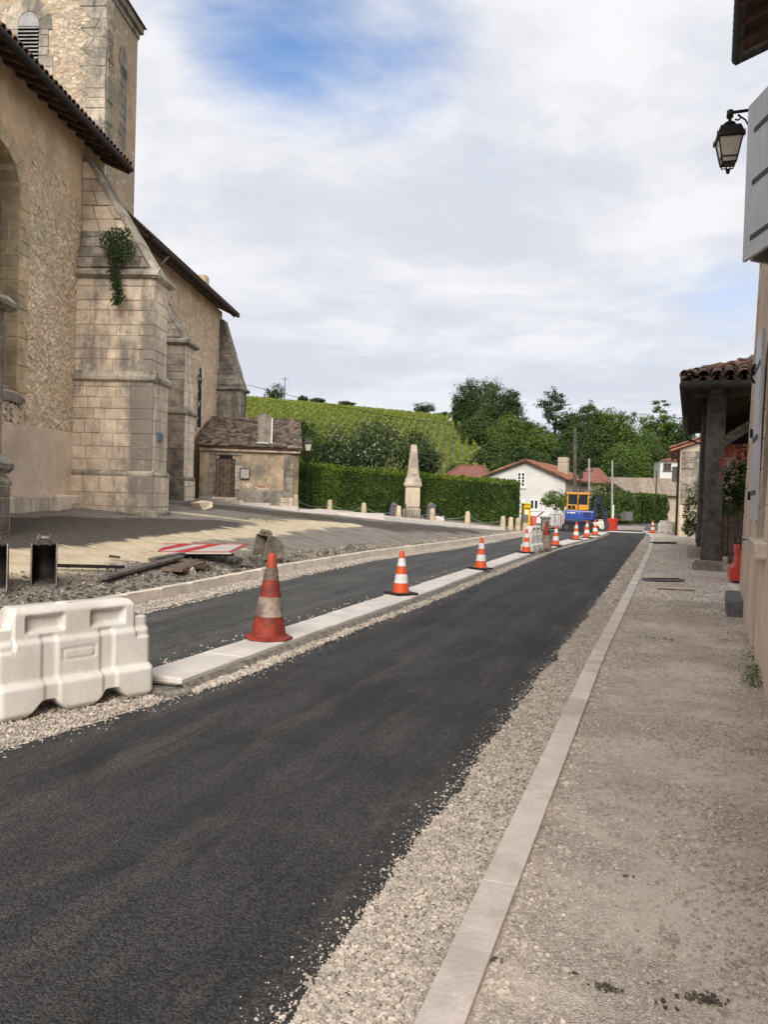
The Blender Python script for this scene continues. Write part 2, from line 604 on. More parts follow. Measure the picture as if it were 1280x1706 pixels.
def gravel_mat(name, a, b_, scale=55.0, dust=(.44, .39, .31), dustamt=.5, bump=1.0):
    m = bpy.data.materials.new(name)
    m.use_nodes = True
    t = NT(m.node_tree)
    pos = t.n('ShaderNodeNewGeometry').outputs['Position']
    wp = t.vmath('ADD', pos, t.vmath('MULTIPLY', t.n('ShaderNodeTexNoise', {'Scale': scale * .7, 'Vector': pos}).outputs['Color'], (.012, .012, .012)))
    v = t.n('ShaderNodeTexVoronoi', {'Scale': scale})
    t.set(v.inputs['Vector'], wp)
    vs = t.n('ShaderNodeSeparateColor', {0: v.outputs['Color']})
    e = t.n('ShaderNodeTexVoronoi', {'Scale': scale}, feature='DISTANCE_TO_EDGE')
    t.set(e.inputs['Vector'], wp)
    c = t.mix(vs.outputs[0], (*a, 1), (*b_, 1))
    fine = t.noise(pos, 260, 3, .7)
    dmask = t.ramp(t.math('ADD', t.math('MULTIPLY', t.noise(pos, 1.1, 5, .65, .4), .75), t.math('MULTIPLY', t.noise(pos, 14, 3, .6), .25)), .40, .60)
    dmask = t.math('MULTIPLY', dmask, dustamt)
    c = t.mix(dmask, c, t.mix(t.ramp(fine, .25, .75), tuple(x * .8 for x in dust) + (1,), tuple(min(1, x * 1.16) for x in dust) + (1,)))
    broad = t.noise(pos, .45, 4, .6)
    c = t.mix(1.0, c, t.mix(t.ramp(broad, .32, .68), (.93, .925, .92, 1), (1.08, 1.075, 1.06, 1)), 'MULTIPLY')
    h = t.math('ADD', t.math('MULTIPLY', t.ramp(e.outputs['Distance'], 0, .35), t.math('SUBTRACT', 1.0, dmask)), t.math('MULTIPLY', fine, .35))
    h = t.math('ADD', h, t.math('MULTIPLY', vs.outputs[1], t.math('MULTIPLY', t.math('SUBTRACT', 1.0, dmask), .5)))
    bu = t.n('ShaderNodeBump', {'Strength': bump, 'Distance': .010, 'Height': h})
    b = t.n('ShaderNodeBsdfPrincipled', {'Base Color': c, 'Roughness': .9, 'Specular IOR Level': .2, 'Normal': bu.outputs[0]})
    t.n('ShaderNodeOutputMaterial', {0: b.outputs[0]})
    return m


def square_mat():
    """the torn-up square: old grey asphalt, dark sealed asphalt, yellow sand; which is where comes from mesh attributes"""
    m = bpy.data.materials.new('square_surface')
    m.use_nodes = True
    t = NT(m.node_tree)
    pos = t.n('ShaderNodeNewGeometry').outputs['Position']
    sand = t.n('ShaderNodeAttribute', attribute_name='sand').outputs['Fac']
    dark = t.n('ShaderNodeAttribute', attribute_name='dark').outputs['Fac']
    rub = t.n('ShaderNodeAttribute', attribute_name='rubble').outputs['Fac']
    rotp = t.vmath('MULTIPLY', pos, (.30, 1.25, 1))
    brk = t.math('SUBTRACT', t.noise(rotp, 1.5, 7, .66, .5), .5)
    fine = t.noise(pos, 60, 3, .7)
    old = t.mix(t.ramp(t.noise(rotp, 5, 7, .75), .3, .7), (.13, .115, .098, 1), (.29, .255, .215, 1))
    drk = t.mix(t.ramp(t.noise(pos, 14, 4, .7), .3, .7), (.048, .041, .035, 1), (.115, .098, .080, 1))
    snd = t.mix(t.ramp(t.noise(pos, 3.2, 5, .65), .3, .7), (.46, .37, .24, 1), (.62, .525, .375, 1))
    dm = t.ramp(t.math('ADD', dark, t.math('MULTIPLY', brk, 1.1)), .40, .56)
    c = t.mix(dm, old, drk)
    sm = t.ramp(t.math('ADD', sand, t.math('MULTIPLY', brk, 1.5)), .42, .60)
    c = t.mix(sm, c, snd)
    rb = t.mix(t.ramp(t.noise(pos, 22, 4, .7), .35, .65), (.10, .085, .07, 1), (.34, .29, .225, 1))
    c = t.mix(t.ramp(t.math('ADD', rub, t.math('MULTIPLY', brk, .8)), .42, .60), c, rb)
    c = t.mix(1.0, c, t.mix(t.ramp(fine, .3, .7), (.78, .78, .78, 1), (1.2, 1.2, 1.2, 1)), 'MULTIPLY')
    bu = t.n('ShaderNodeBump', {'Strength': .7, 'Distance': .012, 'Height': t.math('ADD', fine, t.noise(pos, 16, 3, .6))})
    b = t.n('ShaderNodeBsdfPrincipled', {'Base Color': c, 'Roughness': .88, 'Specular IOR Level': .2, 'Normal': bu.outputs[0]})
    t.n('ShaderNodeOutputMaterial', {0: b.outputs[0]})
    return m


def glass_mat(name, col=(.02, .025, .03), rough=.08):
    return mat(name, col, var=.05, rough=rough, spec=.6)


M = {}
M['asphalt'] = asphalt_mat('fresh_asphalt', (.040, .039, .0385), (.24, .225, .20), stone=.008, scale=115, patch=.25)
M['asphalt_grey'] = asphalt_mat('bike_lane_asphalt', (.068, .067, .064), (.24, .23, .20), stone=.03, scale=90, patch=.12)
M['asphalt_far'] = asphalt_mat('worn_asphalt', (.12, .118, .115), (.24, .23, .2), stone=.03, scale=90, patch=.1)
M['gravel'] = gravel_mat('limestone_gravel_bed', (.30, .26, .215), (.56, .485, .41), 62, dust=(.51, .44, .37), dustamt=.35)
M['footpath'] = gravel_mat('compacted_limestone', (.44, .38, .32), (.70, .61, .525), 85, dust=(.655, .56, .478), dustamt=.72, bump=.9)
M['stone_chip'] = mat('limestone_chips', (.45, .39, .325), var=.08, scale=9, rough=.9, island=.27, fine=.12, fscale=160)
M['mud'] = mat('brown_mud', (.095, .075, .058), var=.2, scale=30, rough=.95, island=.3)
M['dark_chip'] = mat('asphalt_chunks', (.11, .10, .09), var=.2, scale=9, rough=.9, island=.5, bump=.4, bscale=120)
M['mixed_chip'] = mat('rubble_chips', (.31, .265, .21), var=.2, scale=3, rough=.9, island=.6)
M['kerb'] = mat('kerb_concrete', (.63, .55, .49), var=.05, scale=3, rough=.85, bump=.35, bscale=190, fine=.10, fscale=220, objrand=.09, dirt=(.30, .26, .22), dscale=2.2, damt=.45)
M['kerb_cream'] = mat('cream_kerb_stone', (.70, .61, .51), var=.05, scale=3, rough=.85, bump=.3, bscale=150, fine=.08, fscale=200, objrand=.07, dirt=(.40, .33, .26), dscale=2.0, damt=.5)
M['kerb_white'] = mat('median_concrete', (.66, .61, .56), var=.04, scale=3, rough=.8, bump=.25, bscale=190, fine=.07, fscale=220, objrand=.06, dirt=(.42, .37, .31), dscale=2.5, damt=.35)
M['mortar'] = mat('grey_mortar', (.21, .185, .155), var=.2, scale=12, rough=.95, bump=.9, bscale=70, fine=.2, bdist=.02)
M['square'] = square_mat()
M['terrain'] = mat('rough_ground', (.115, .13, .042), var=.25, scale=.3, rough=.95, bump=.5, bscale=6, fine=.2, fscale=3)
M['track'] = mat('bare_earth', (.42, .35, .24), var=.15, scale=.6, rough=.95, dirt=(.16, .19, .07), dscale=.4, damt=.8)
# church
M['ashlar'] = mat('weathered_ashlar', (.70, .57, .435), var=.09, scale=2.2, rough=.9, bump=.45, bscale=45, fine=.10, fscale=70, objrand=.17,
                  dirt=(.21, .19, .165), dscale=.62, damt=.78, streak=.26)
M['ashlar_stained'] = mat('grey_stained_ashlar', (.70, .57, .435), var=.09, scale=2.2, rough=.9, bump=.5, bscale=45, fine=.12, fscale=60, objrand=.16,
                          dirt=(.17, .155, .14), dscale=.75, damt=.86, streak=.30, stain=(-7.1, -6.1, .13, -.06))
M['ashlar_clean'] = mat('cream_ashlar', (.72, .60, .47), var=.07, scale=2.2, rough=.9, bump=.4, bscale=45, fine=.08, fscale=70, objrand=.10,
                        dirt=(.20, .165, .13), dscale=.8, damt=.55, streak=.2)
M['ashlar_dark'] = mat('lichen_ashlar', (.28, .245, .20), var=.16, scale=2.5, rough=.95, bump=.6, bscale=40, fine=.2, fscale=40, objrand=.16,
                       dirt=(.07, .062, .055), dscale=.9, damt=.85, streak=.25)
M['ochre_ashlar'] = mat('ochre_jamb_stone', (.52, .41, .255), var=.08, scale=3, rough=.9, bump=.4, bscale=45, fine=.08, objrand=.12, dirt=(.2, .17, .13), dscale=1.4, damt=.6)
M['ashlar_mid'] = mat('grey_cap_stone', (.42, .365, .29), var=.12, scale=2.5, rough=.95, bump=.6, bscale=40, fine=.15, fscale=40, objrand=.25, dirt=(.10, .09, .075), dscale=1.1, damt=.75, streak=.2)
M['joint'] = mat('lime_joint', (.36, .29, .21), var=.15, scale=6, rough=.95, bump=.5, bscale=50)
M['wall_ochre'] = mat('ochre_lime_render', (.70, .50, .32), var=.08, scale=1.3, rough=.95, bump=.7, bscale=24, fine=.10, fscale=40, bdist=.02,
                      dirt=(.38, .29, .21), dscale=.9, damt=.55)
M['wall_tower'] = mat('tower_render', (.44, .325, .215), var=.1, scale=1.6, rough=.95, bump=.7, bscale=24, fine=.12, fscale=40, bdist=.02, dirt=(.26, .21, .16), dscale=.8, damt=.6)
M['wall_annex'] = mat('stained_annex_render', (.47, .36, .235), var=.1, scale=1.6, rough=.95, bump=.5, bscale=24, fine=.12, fscale=30, dirt=(.17, .15, .125), dscale=1.3, damt=.85)
M['rubble_tower'] = mat('tower_rubble', (.49, .405, .30), var=.08, scale=2.2, rough=.92, island=.32, bump=.4, bscale=40, dirt=(.27, .225, .175), dscale=.8, damt=.6)
M['wall_pink'] = mat('smooth_beige_render', (.71, .575, .45), var=.05, scale=1.1, rough=.95, bump=.25, bscale=30, fine=.04, dirt=(.44, .31, .22), dscale=.8, damt=.55)
M['rubble'] = mat('rubble_stones', (.70, .585, .44), var=.06, scale=2.2, rough=.92, island=.26, bump=.4, bscale=40, dirt=(.45, .36, .27), dscale=.8, damt=.45)
M['tile'] = mat('old_clay_tile', (.15, .088, .062), var=.2, scale=5, rough=.9, bump=.5, bscale=40, objrand=.4, island=.3, dirt=(.055, .048, .04), dscale=2.5, damt=.8)
M['tile_red'] = mat('red_clay_tile', (.27, .115, .072), var=.14, scale=3, rough=.9, bump=.4, bscale=30, island=.35, objrand=.2, dirt=(.15, .085, .06), dscale=1.0, damt=.6)
M['tile_brown'] = mat('brown_clay_tile', (.20, .085, .06), var=.1, scale=3, rough=.9, island=.25, bump=.3, bscale=20)
M['tile_beige'] = mat('beige_clay_tile', (.27, .215, .16), var=.1, scale=3, rough=.9, island=.25, bump=.3, bscale=20)
M['slate'] = mat('stone_slates', (.125, .095, .072), var=.2, scale=4, rough=.95, island=.7, bump=.5, bscale=30)
M['wood_dark'] = mat('dark_old_timber', (.075, .064, .055), var=.25, scale=6, rough=.85, bump=.5, bscale=50, objrand=.15, fine=.2, dirt=(.13, .115, .10), dscale=1.5, damt=.4, streak=.5)
M['wood_brown'] = mat('brown_boards', (.13, .092, .068), var=.2, scale=8, rough=.85, bump=.4, bscale=50, objrand=.3)
M['wood_grey'] = mat('grey_planks', (.13, .115, .10), var=.2, scale=8, rough=.9, bump=.4, bscale=50, objrand=.3)
M['wood_rafter'] = mat('eave_boards', (.085, .048, .034), var=.2, scale=5, rough=.9, bump=.4, bscale=40)
M['lead'] = mat('grey_lead', (.30, .29, .28), var=.1, scale=4, rough=.6)
M['zinc'] = mat('dark_gutter', (.035, .031, .029), var=.15, scale=4, rough=.8)
M['black_iron'] = mat('black_iron', (.022, .022, .024), var=.1, scale=6, rough=.45, metal=.3)
M['lamp_metal'] = mat('bronze_lamp_metal', (.030, .025, .022), var=.1, scale=6, rough=.4, metal=.4)
M['lamp_glass'] = mat('frosted_lamp_glass', (.48, .46, .38), var=.06, scale=5, rough=.15, spec=.5)
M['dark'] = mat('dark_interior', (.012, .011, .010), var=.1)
M['glass'] = glass_mat('window_glass')
M['white_paint'] = mat('white_paint', (.74, .74, .73), var=.03, scale=3, rough=.5)
M['white_wall'] = mat('white_render', (.62, .61, .575), var=.03, scale=.8, rough=.9, bump=.2, bscale=30, dirt=(.5, .48, .43), dscale=.5, damt=.35)
M['beige_wall'] = mat('beige_render', (.46, .38, .28), var=.06, scale=1, rough=.9, bump=.2, bscale=20, dirt=(.3, .25, .19), dscale=.6, damt=.5)
M['house_wall'] = mat('beige_house_render', (.70, .56, .45), var=.06, scale=1.4, rough=.95, bump=.6, bscale=26, fine=.07, fscale=60, bdist=.015,
                      dirt=(.44, .33, .23), dscale=1.3, damt=.75, streak=.28)
M['shutter'] = mat('grey_white_shutter_paint', (.57, .57, .595), var=.03, scale=3, rough=.5, dirt=(.36, .35, .36), dscale=2, damt=.3)
M['granite'] = mat('grey_granite', (.14, .135, .135), var=.12, scale=9, rough=.8, bump=.3, bscale=90, fine=.2)
M['plastic_white'] = mat('white_plastic', (.70, .66, .60), var=.03, scale=2, rough=.42, spec=.4, bump=.06, bscale=60, dirt=(.42, .34, .25), dscale=3.4, damt=.32, streak=.15)
M['plastic_red'] = mat('red_plastic', (.55, .05, .03), var=.06, scale=3, rough=.4, spec=.4)
M['plastic_pink'] = mat('faded_red_plastic', (.62, .12, .10), var=.06, scale=3, rough=.5)
M['cone_orange'] = mat('orange_cone_plastic', (.72, .105, .03), var=.06, scale=6, rough=.45, dirt=(.25, .06, .035), dscale=6, damt=.3)
M['cone_orange_dull'] = mat('dull_orange_plastic', (.46, .07, .028), var=.1, scale=6, rough=.6, dirt=(.2, .05, .03), dscale=5, damt=.5)
M['cone_red_dirty'] = mat('dirty_red_cone_plastic', (.27, .036, .02), var=.14, scale=7, rough=.6, dirt=(.09, .03, .022), dscale=4, damt=.8)
M['cone_white'] = mat('white_reflective_band', (.72, .71, .70), var=.03, scale=7, rough=.35, dirt=(.45, .40, .36), dscale=9, damt=.4)
M['cone_band_dirty'] = mat('dirty_reflective_band', (.28, .215, .17), var=.2, scale=9, rough=.6, dirt=(.10, .065, .05), dscale=5, damt=.9)
M['rubber'] = mat('black_rubber', (.022, .021, .021), var=.15, scale=8, rough=.75)
M['rust_steel'] = mat('muddy_bucket_steel', (.20, .165, .125), var=.16, scale=5, rough=.65, metal=.25, bump=.3, bscale=40, dirt=(.06, .05, .042), dscale=3, damt=.7)
M['dark_steel'] = mat('dark_bucket_steel', (.055, .048, .043), var=.2, scale=6, rough=.6, metal=.3, dirt=(.2, .17, .14), dscale=4, damt=.4)
M['worn_steel'] = mat('bright_worn_steel', (.27, .24, .21), var=.15, scale=9, rough=.45, metal=.5)
M['blue_paint'] = mat('blue_machine_paint', (.02, .055, .30), var=.08, scale=3, rough=.35, spec=.5, coat=.3)
M['navy_paint'] = mat('navy_machine_paint', (.016, .022, .05), var=.1, scale=3, rough=.4)
M['orange_paint'] = mat('orange_cab_paint', (.60, .27, .025), var=.05, scale=3, rough=.35, coat=.3)
M['yellow_paint'] = mat('yellow_box_paint', (.62, .40, .03), var=.04, scale=3, rough=.35)
M['red_paint'] = mat('red_sign_paint', (.42, .03, .03), var=.08, scale=5, rough=.5)
M['sign_white'] = mat('dull_white_sign', (.48, .43, .39), var=.06, scale=5, rough=.5)
M['pole_wood'] = mat('creosoted_pole', (.095, .08, .068), var=.2, scale=4, rough=.9)
M['pole_concrete'] = mat('pole_concrete', (.30, .29, .27), var=.08, scale=3, rough=.9)
M['cable'] = mat('black_cable', (.02, .02, .02), var=.05, rough=.6)
M['monument'] = mat('monument_stone', (.45, .385, .30), var=.08, scale=3, rough=.9, bump=.3, bscale=40, dirt=(.21, .18, .15), dscale=1.6, damt=.8, streak=.3)
M['monument_clean'] = mat('monument_die_stone', (.56, .46, .34), var=.05, scale=3, rough=.9, dirt=(.38, .3, .22), dscale=2, damt=.5, streak=.6)
M['bollard'] = mat('bollard_stone', (.52, .42, .29), var=.08, scale=5, rough=.9, dirt=(.3, .24, .17), dscale=4, damt=.5, objrand=.1)
M['chain'] = mat('grey_green_chain', (.14, .16, .15), var=.1, scale=5, rough=.5, metal=.4)
M['blue_plaque'] = mat('blue_grey_enamel', (.10, .15, .21), var=.1, scale=8, rough=.4)
M['path'] = mat('pale_path', (.50, .42, .33), var=.06, scale=2, rough=.95, fine=.1)
M['brick'] = mat('brick_red', (.40, .13, .07), var=.15, scale=9, rough=.9)
# foliage
M['hedge_core'] = mat('hedge_twigs', (.018, .022, .010), var=.2, scale=3, rough=1)
M['hedge_leaf'] = leaf_mat('laurel_leaf', (.026, .054, .012), (.068, .110, .020))
M['hedge_new_sunlit'] = leaf_mat('laurel_new_sunlit_leaf', (.10, .175, .018), (.23, .30, .035))  # new growth; also paints sunlight into the laurel hedge's left end
M['hedge_dark'] = leaf_mat('dark_hedge_leaf', (.022, .052, .014), (.055, .105, .022))
M['tree_a'] = leaf_mat('oak_leaf', (.035, .066, .015), (.086, .125, .030))
M['tree_b'] = leaf_mat('acacia_leaf', (.062, .110, .020), (.14, .195, .040))
M['tree_c'] = leaf_mat('deep_green_leaf', (.022, .047, .015), (.058, .092, .025))
M['tree_d'] = leaf_mat('pine_needle', (.030, .055, .026), (.060, .090, .04))
M['privet'] = leaf_mat('dark_shrub_leaf', (.020, .040, .018), (.060, .090, .036))
M['blossom'] = leaf_mat('white_blossom', (.26, .30, .20), (.46, .47, .36), tr=.2)
M['vine'] = leaf_mat('vine_leaf', (.13, .175, .030), (.32, .35, .075), tr=.35)
M['grass'] = leaf_mat('weed_leaf', (.07, .11, .02), (.17, .20, .05))
M['ivy'] = leaf_mat('ivy_leaf', (.016, .034, .012), (.045, .075, .02))
M['rose'] = leaf_mat('rose_petal', (.50, .09, .10), (.62, .25, .22))
M['bark'] = mat('bark', (.085, .07, .055), var=.2, scale=3, rough=.95, bump=.6, bscale=20)
# ------------------------------------------------------------------ ground, road, kerbs
def grid_mesh(name, X, Y, Zf, m, attrs=None, kind='structure'):
    gx, gy = np.meshgrid(X, Y)
    z = Zf(gx, gy)
    V = np.stack([gx, gy, z], -1).reshape(-1, 3)
    nx, ny = len(X), len(Y)
    i = (np.arange(ny - 1)[:, None] * nx + np.arange(nx - 1)[None]).reshape(-1)
    F = np.stack([i, i + 1, i + nx + 1, i + nx], 1)
    me = fastmesh(name, V, F, [m], smooth_=True)
    for k, a in (attrs or {}).items():
        at_ = me.attributes.new(k, 'FLOAT', 'POINT')
        at_.data.foreach_set('value', np.asarray(a(gx, gy), np.float32).ravel())
    o = link(name, me)
    o['kind'] = kind
    return o


grid_mesh('terrain', np.concatenate([np.arange(-420, -60, 30), np.arange(-60, 70, 2.0), np.arange(70, 430, 30)]),
          np.concatenate([np.arange(-30, 70, 5), np.arange(70, 185, 2.0), np.arange(185, 800, 40)]), T, M['terrain'])


def strip(name, s_arr, lo, hi, z, m, nl=0, nh=0, skirt=0.0, seed=0, cols=2, crown=0.0, kind='structure'):
    """a sheet along the road between two lateral curves; nl/nh roughen its two edges, skirt gives it thickness"""
    V, F = [], []
    k = cols + (2 if skirt else 0)
    for s in s_arr:
        a = float(lo(s)) + nl * (mnoise.noise((s * 1.3, seed, 0)) + .7 * mnoise.noise((s * 6, seed, 3)) + .4 * mnoise.noise((s * 17, seed, 5)))
        b = float(hi(s)) + nh * (mnoise.noise((s * 1.3, seed + 9, 0)) + .7 * mnoise.noise((s * 6, seed + 9, 3)) + .4 * mnoise.noise((s * 17, seed + 9, 5)))
        row = []
        if skirt:
            row.append(W(s, a - .012, z - skirt))
        for c in range(cols):
            e = c / (cols - 1)
            row.append(W(s, a + (b - a) * e, z + crown * math.sin(math.pi * e)))
        if skirt:
            row.append(W(s, b + .012, z - skirt))
        V += row
    n = len(s_arr)
    for i in range(n - 1):
        for c in range(k - 1):
            p = i * k + c
            F.append((p, p + 1, p + k + 1, p + k))
    me = fastmesh(name, V, F, [m])
    o = link(name, me)
    o['kind'] = kind
    return o


S_all = np.concatenate([np.arange(-6, 14, .05), np.arange(14, 48, .2)])
S_far = np.arange(40, 190, 2.0)
strip('gravel_bed', np.arange(-8, 58, .5), lambda s: kerb_l(s) + .05, kerb_r, .0, M['gravel'], cols=8)
strip('road', S_all, asph_l, asph_r, .014, M['asphalt'], nl=.04, nh=.05, skirt=.02, cols=5, crown=.012)
strip('cycle_lane', S_all, bike_l, lambda s: np.where(s < 5.4, -4.25 + (s < 4.2) * 0, med_f(s) - .03), .010, M['asphalt_grey'], nl=.05, nh=.02, skirt=.02, seed=4, cols=3)
# the road beyond the roadworks, bending right out of sight
road_c = curve([(44, -2.9), (60, -2.6), (80, -2.0), (100, -.2), (130, 5), (190, 22)])
strip('far_road', S_far, lambda s: road_c(s) - 2.0, lambda s: road_c(s) + 2.1, -.012, M['asphalt_far'], cols=3)
strip('crossing_band', np.arange(43.0, 44.6, .2), lambda s: -2.6 + 0 * s, lambda s: -.9 + 0 * s, .042, M['kerb_white'], skirt=.03)
strip('road_shoulder', S_far, lambda s: road_c(s) - 3.1, lambda s: road_c(s) - 2.0, .0, M['path'], cols=2)

# footpath of compacted limestone, right of the kerb
foot_r = curve([(-8, 2.0), (14, 2.0), (15, 3.2), (60, 5.0)])
strip('footpath', np.concatenate([np.arange(-8, 20, .4), np.arange(20, 48, 1)]), lambda s: kerb_r(s) + .06, foot_r, .076, M['footpath'], cols=14)


def kerb_run(kname, s0, s1, lo, hi, z, m, L, jname='kerb_stone', z0=-.12, c=.012, far=1e9, jit=.004):
    root = link(kname, None)
    root['kind'] = 'structure'
    base = MB()
    s = s0
    r_ = random.Random(len(kname))
    rest = MB()
    while s < s1:
        e = min(s + L * r_.uniform(.93, 1.05), s1)
        g = .002
        dz_ = r_.uniform(-jit, jit)
        q = [W(s + g, float(lo(s)) + dz_), W(s + g, float(hi(s)) + dz_), W(e - g, float(hi(e)) + dz_), W(e - g, float(lo(e)) + dz_)]
        q = [(p[0], p[1]) for p in q]
        vs, fs = qblock([q[0], q[1], q[2], q[3]], z0, z + dz_, c)
        if s < far:
            b = MB()
            b.add(vs, fs)
            b.build(jname, m, root)
        else:
            rest.add(vs, fs)
        s = e
    if rest.v:
        o = rest.build('kerb_stones', m, root)
        o['kind'] = 'stuff'
    return root


kerb_run('footpath_kerb', -1.5, 45.5, kerb_r, lambda s: kerb_r(s) + .135, .10, M['kerb'], .52, far=40, jit=.0015, c=.001)
kerb_run('square_kerb', -2, 40, lambda s: kerb_l(s) - .11, lambda s: kerb_l(s) + .03, .155, M['kerb_cream'], .86, far=38)
kerb_run('median_kerb', 5.42, 41.0, med_f, med_n, .104, M['kerb_white'], .98, jname='median_slab', z0=.018, far=38, jit=.003)

# concrete bed and rough mortar haunch that carry the median slabs
V, F = [], []
ss = np.arange(5.36, 41, .06)
for s in ss:
    a, b = float(med_f(s)), float(med_n(s))
    n_ = mnoise.noise((s * 2.3, 1, 0)) * .035 + mnoise.noise((s * 9, 1, 0)) * .02
    V += [W(s, a - .10, -.01), W(s, a - .03 + n_ * .3, .035), W(s, a + .02, .06), W(s, b - .02, .06),
          W(s, b + .03 + n_ * .3, .070 + n_ * .4), W(s, b + .085 + n_, .035), W(s, b + .13 + n_ * 1.6, .0)]
for i in range(len(ss) - 1):
    for c in range(6):
        p = i * 7 + c
        F.append((p, p + 1, p + 8, p + 7))
F = [f for f in F]
o = link('mortar_haunch', fastmesh('mortar_haunch', V, F, [M['mortar']]))
o['kind'] = 'structure'
b = MB()
p = [W(5.22, -4.08), W(5.22, -3.5), W(5.42, -3.40), W(5.42, -4.1)]
b.add(*qblock([(q[0], q[1]) for q in p], -.05, .045, .02))
ob = b.build('mortar_end', M['mortar'])
ob['kind'] = 'structure'

# ------------------------------------------------------------------ the square in front of the church
sand_pts = [ghit(*p) for p in [(-60, 962), (60, 945), (180, 918), (300, 897), (420, 886), (520, 872), (590, 874)]]
sand_w = [1.15, .9, .5, .36, .5, .7, .3]


def seg_field(x, y, pts, wid):
    best = np.full(x.shape, -9.0)
    for (p, q), (w0, w1) in zip(zip(pts[:-1], pts[1:]), zip(wid[:-1], wid[1:])):
        dx_, dy_ = q[0] - p[0], q[1] - p[1]
        tt = np.clip(((x - p[0]) * dx_ + (y - p[1]) * dy_) / (dx_ * dx_ + dy_ * dy_), 0, 1)
        dist = np.hypot(x - p[0] - tt * dx_, y - p[1] - tt * dy_)
        best = np.maximum(best, 1 - dist / (2 * (w0 + (w1 - w0) * tt)))
    return best


def f_sand(x, y):
    a = seg_field(x, y, sand_pts, sand_w)
    thin = seg_field(x, y, [ghit(290, 853), ghit(400, 866), ghit(470, 872)], [.30, .22, .6])
    thin2 = seg_field(x, y, [ghit(230, 930), ghit(330, 915), ghit(400, 912)], [.25, .25, .25])
    return np.clip(np.maximum(np.maximum(a, thin), thin2 * .9), 0, 1)


def f_dark(x, y):
    s, tt = ST(x, y)
    near = seg_field(x, y, [ghit(-100, 905), ghit(120, 880), ghit(260, 873), ghit(380, 872)], [1.6, 1.5, 1.0, .5])
    back = seg_field(x, y, [ghit(340, 842), ghit(480, 858), ghit(640, 876), ghit(780, 884)], [1.4, 1.5, 1.2, .7])
    return np.clip(np.maximum(near, back * .78), 0, 1)


def f_rub(x, y):
    s, tt = ST(x, y)
    dd = kerb_l(s) - .1 - tt
    wd = np.interp(s, [6, 10, 14, 20, 30, 40], [1.3, 1.0, .7, .4, .3, .3])
    return np.clip(1.05 - dd / wd * .6, 0, 1)


sx = np.arange(-2, 48, .16)
ex = np.concatenate([np.arange(0, 14, .14), np.arange(14, 30, 1.0)])
gs, ge = np.meshgrid(sx, ex)
tt_ = kerb_l(gs) - .10 - ge
X_, Y_ = gs * SA + tt_ * CA, gs * CA - tt_ * SA
lump = np.array([[mnoise.noise((X_[i, j] * 1.6, Y_[i, j] * 1.6, 0)) for j in range(X_.shape[1])] for i in range(X_.shape[0])])
Z_ = G(X_, Y_) + lump * .018
V = np.stack([X_, Y_, Z_], -1).reshape(-1, 3)
nx = len(sx)
i_ = (np.arange(len(ex) - 1)[:, None] * nx + np.arange(nx - 1)[None]).reshape(-1)
me = fastmesh('church_square', V, np.stack([i_, i_ + nx, i_ + nx + 1, i_ + 1], 1), [M['square']], smooth_=True)
for k, f_ in (('sand', f_sand), ('dark', f_dark), ('rubble', f_rub)):
    a_ = me.attributes.new(k, 'FLOAT', 'POINT')
    a_.data.foreach_set('value', f_(X_, Y_).astype(np.float32).ravel())
o = link('church_square', me)
o['kind'] = 'structure'

# ------------------------------------------------------------------ loose stone: gravel and rubble as real chips
def band(n, s0, s1, lo, hi, pw=1.0):
    s = s0 + (s1 - s0) * rng.random(n) ** pw
    e = rng.random(n)
    return s, lo(s) + (hi(s) - lo(s)) * e, e


def place(s, tt, z):
    return np.stack([s * SA + tt * CA, s * CA - tt * SA, z], 1)


s, tt, e = band(34000, 1.5, 13, lambda s: asph_r(s) - .01, lambda s: kerb_r(s) - .005, 1.9)
scatter_stones('kerbside_gravel', place(s, tt, .003 + rng.random(len(s)) * .007), rng.uniform(.006, .0155, len(s)), M['stone_chip'], seed=1)
s, tt, e = band(3500, 13, 36, lambda s: asph_r(s) - .01, lambda s: kerb_r(s) - .005, 1.2)
scatter_stones('kerbside_gravel', place(s, tt, np.full(len(s), .006)), rng.uniform(.018, .04, len(s)), M['stone_chip'], seed=2)
s, tt, e = band(30000, 1.5, 8.5, lambda s: -5.6 + 0 * s, lambda s: asph_l(s) + .02, 1)
k = (tt > np.where(s < 5.2, -9, med_n(s) + .06)) & ((tt > -4.9) | (rng.random(len(s)) < .6))
s, tt = s[k], tt[k]
scatter_stones('roadside_gravel', place(s, tt, .003 + rng.random(len(s)) * .008), rng.uniform(.008, .020, len(s)), M['stone_chip'], seed=3)
s, tt, e = band(5200, 5.4, 34, lambda s: med_n(s) + .07, lambda s: np.maximum(asph_l(s), med_n(s) + .12) + .05, 1.6)
scatter_stones('median_gravel', place(s, tt, .018 + rng.random(len(s)) * .016), rng.uniform(.010, .028, len(s)), M['stone_chip'], seed=4)
# stray chips on the asphalt, thick by the edge and thinning inwards
s = 1.8 + 12 * rng.random(1700) ** 1.6
dd_ = rng.exponential(.04, 1700)
tt = asph_r(s) - dd_
scatter_stones('stray_chips', place(s, tt, .016 + 0 * s), rng.uniform(.003, .006, len(s)) * (1 + 1.2 * (rng.random(len(s)) < .12)), M['stone_chip'], seed=5)
s = 3.0 + 20 * rng.random(900) ** 1.4
tt = asph_l(s) + rng.exponential(.06, 900)
scatter_stones('stray_chips', place(s, tt, .016 + 0 * s), rng.uniform(.005, .012, len(s)), M['stone_chip'], seed=6)
s = 6 + 12 * rng.random(1300)
tt = med_f(s) - .04 - rng.exponential(.10, 1300)
scatter_stones('stray_chips', place(s, tt, .014 + 0 * s), rng.uniform(.006, .02, len(s)), M['stone_chip'], seed=7)
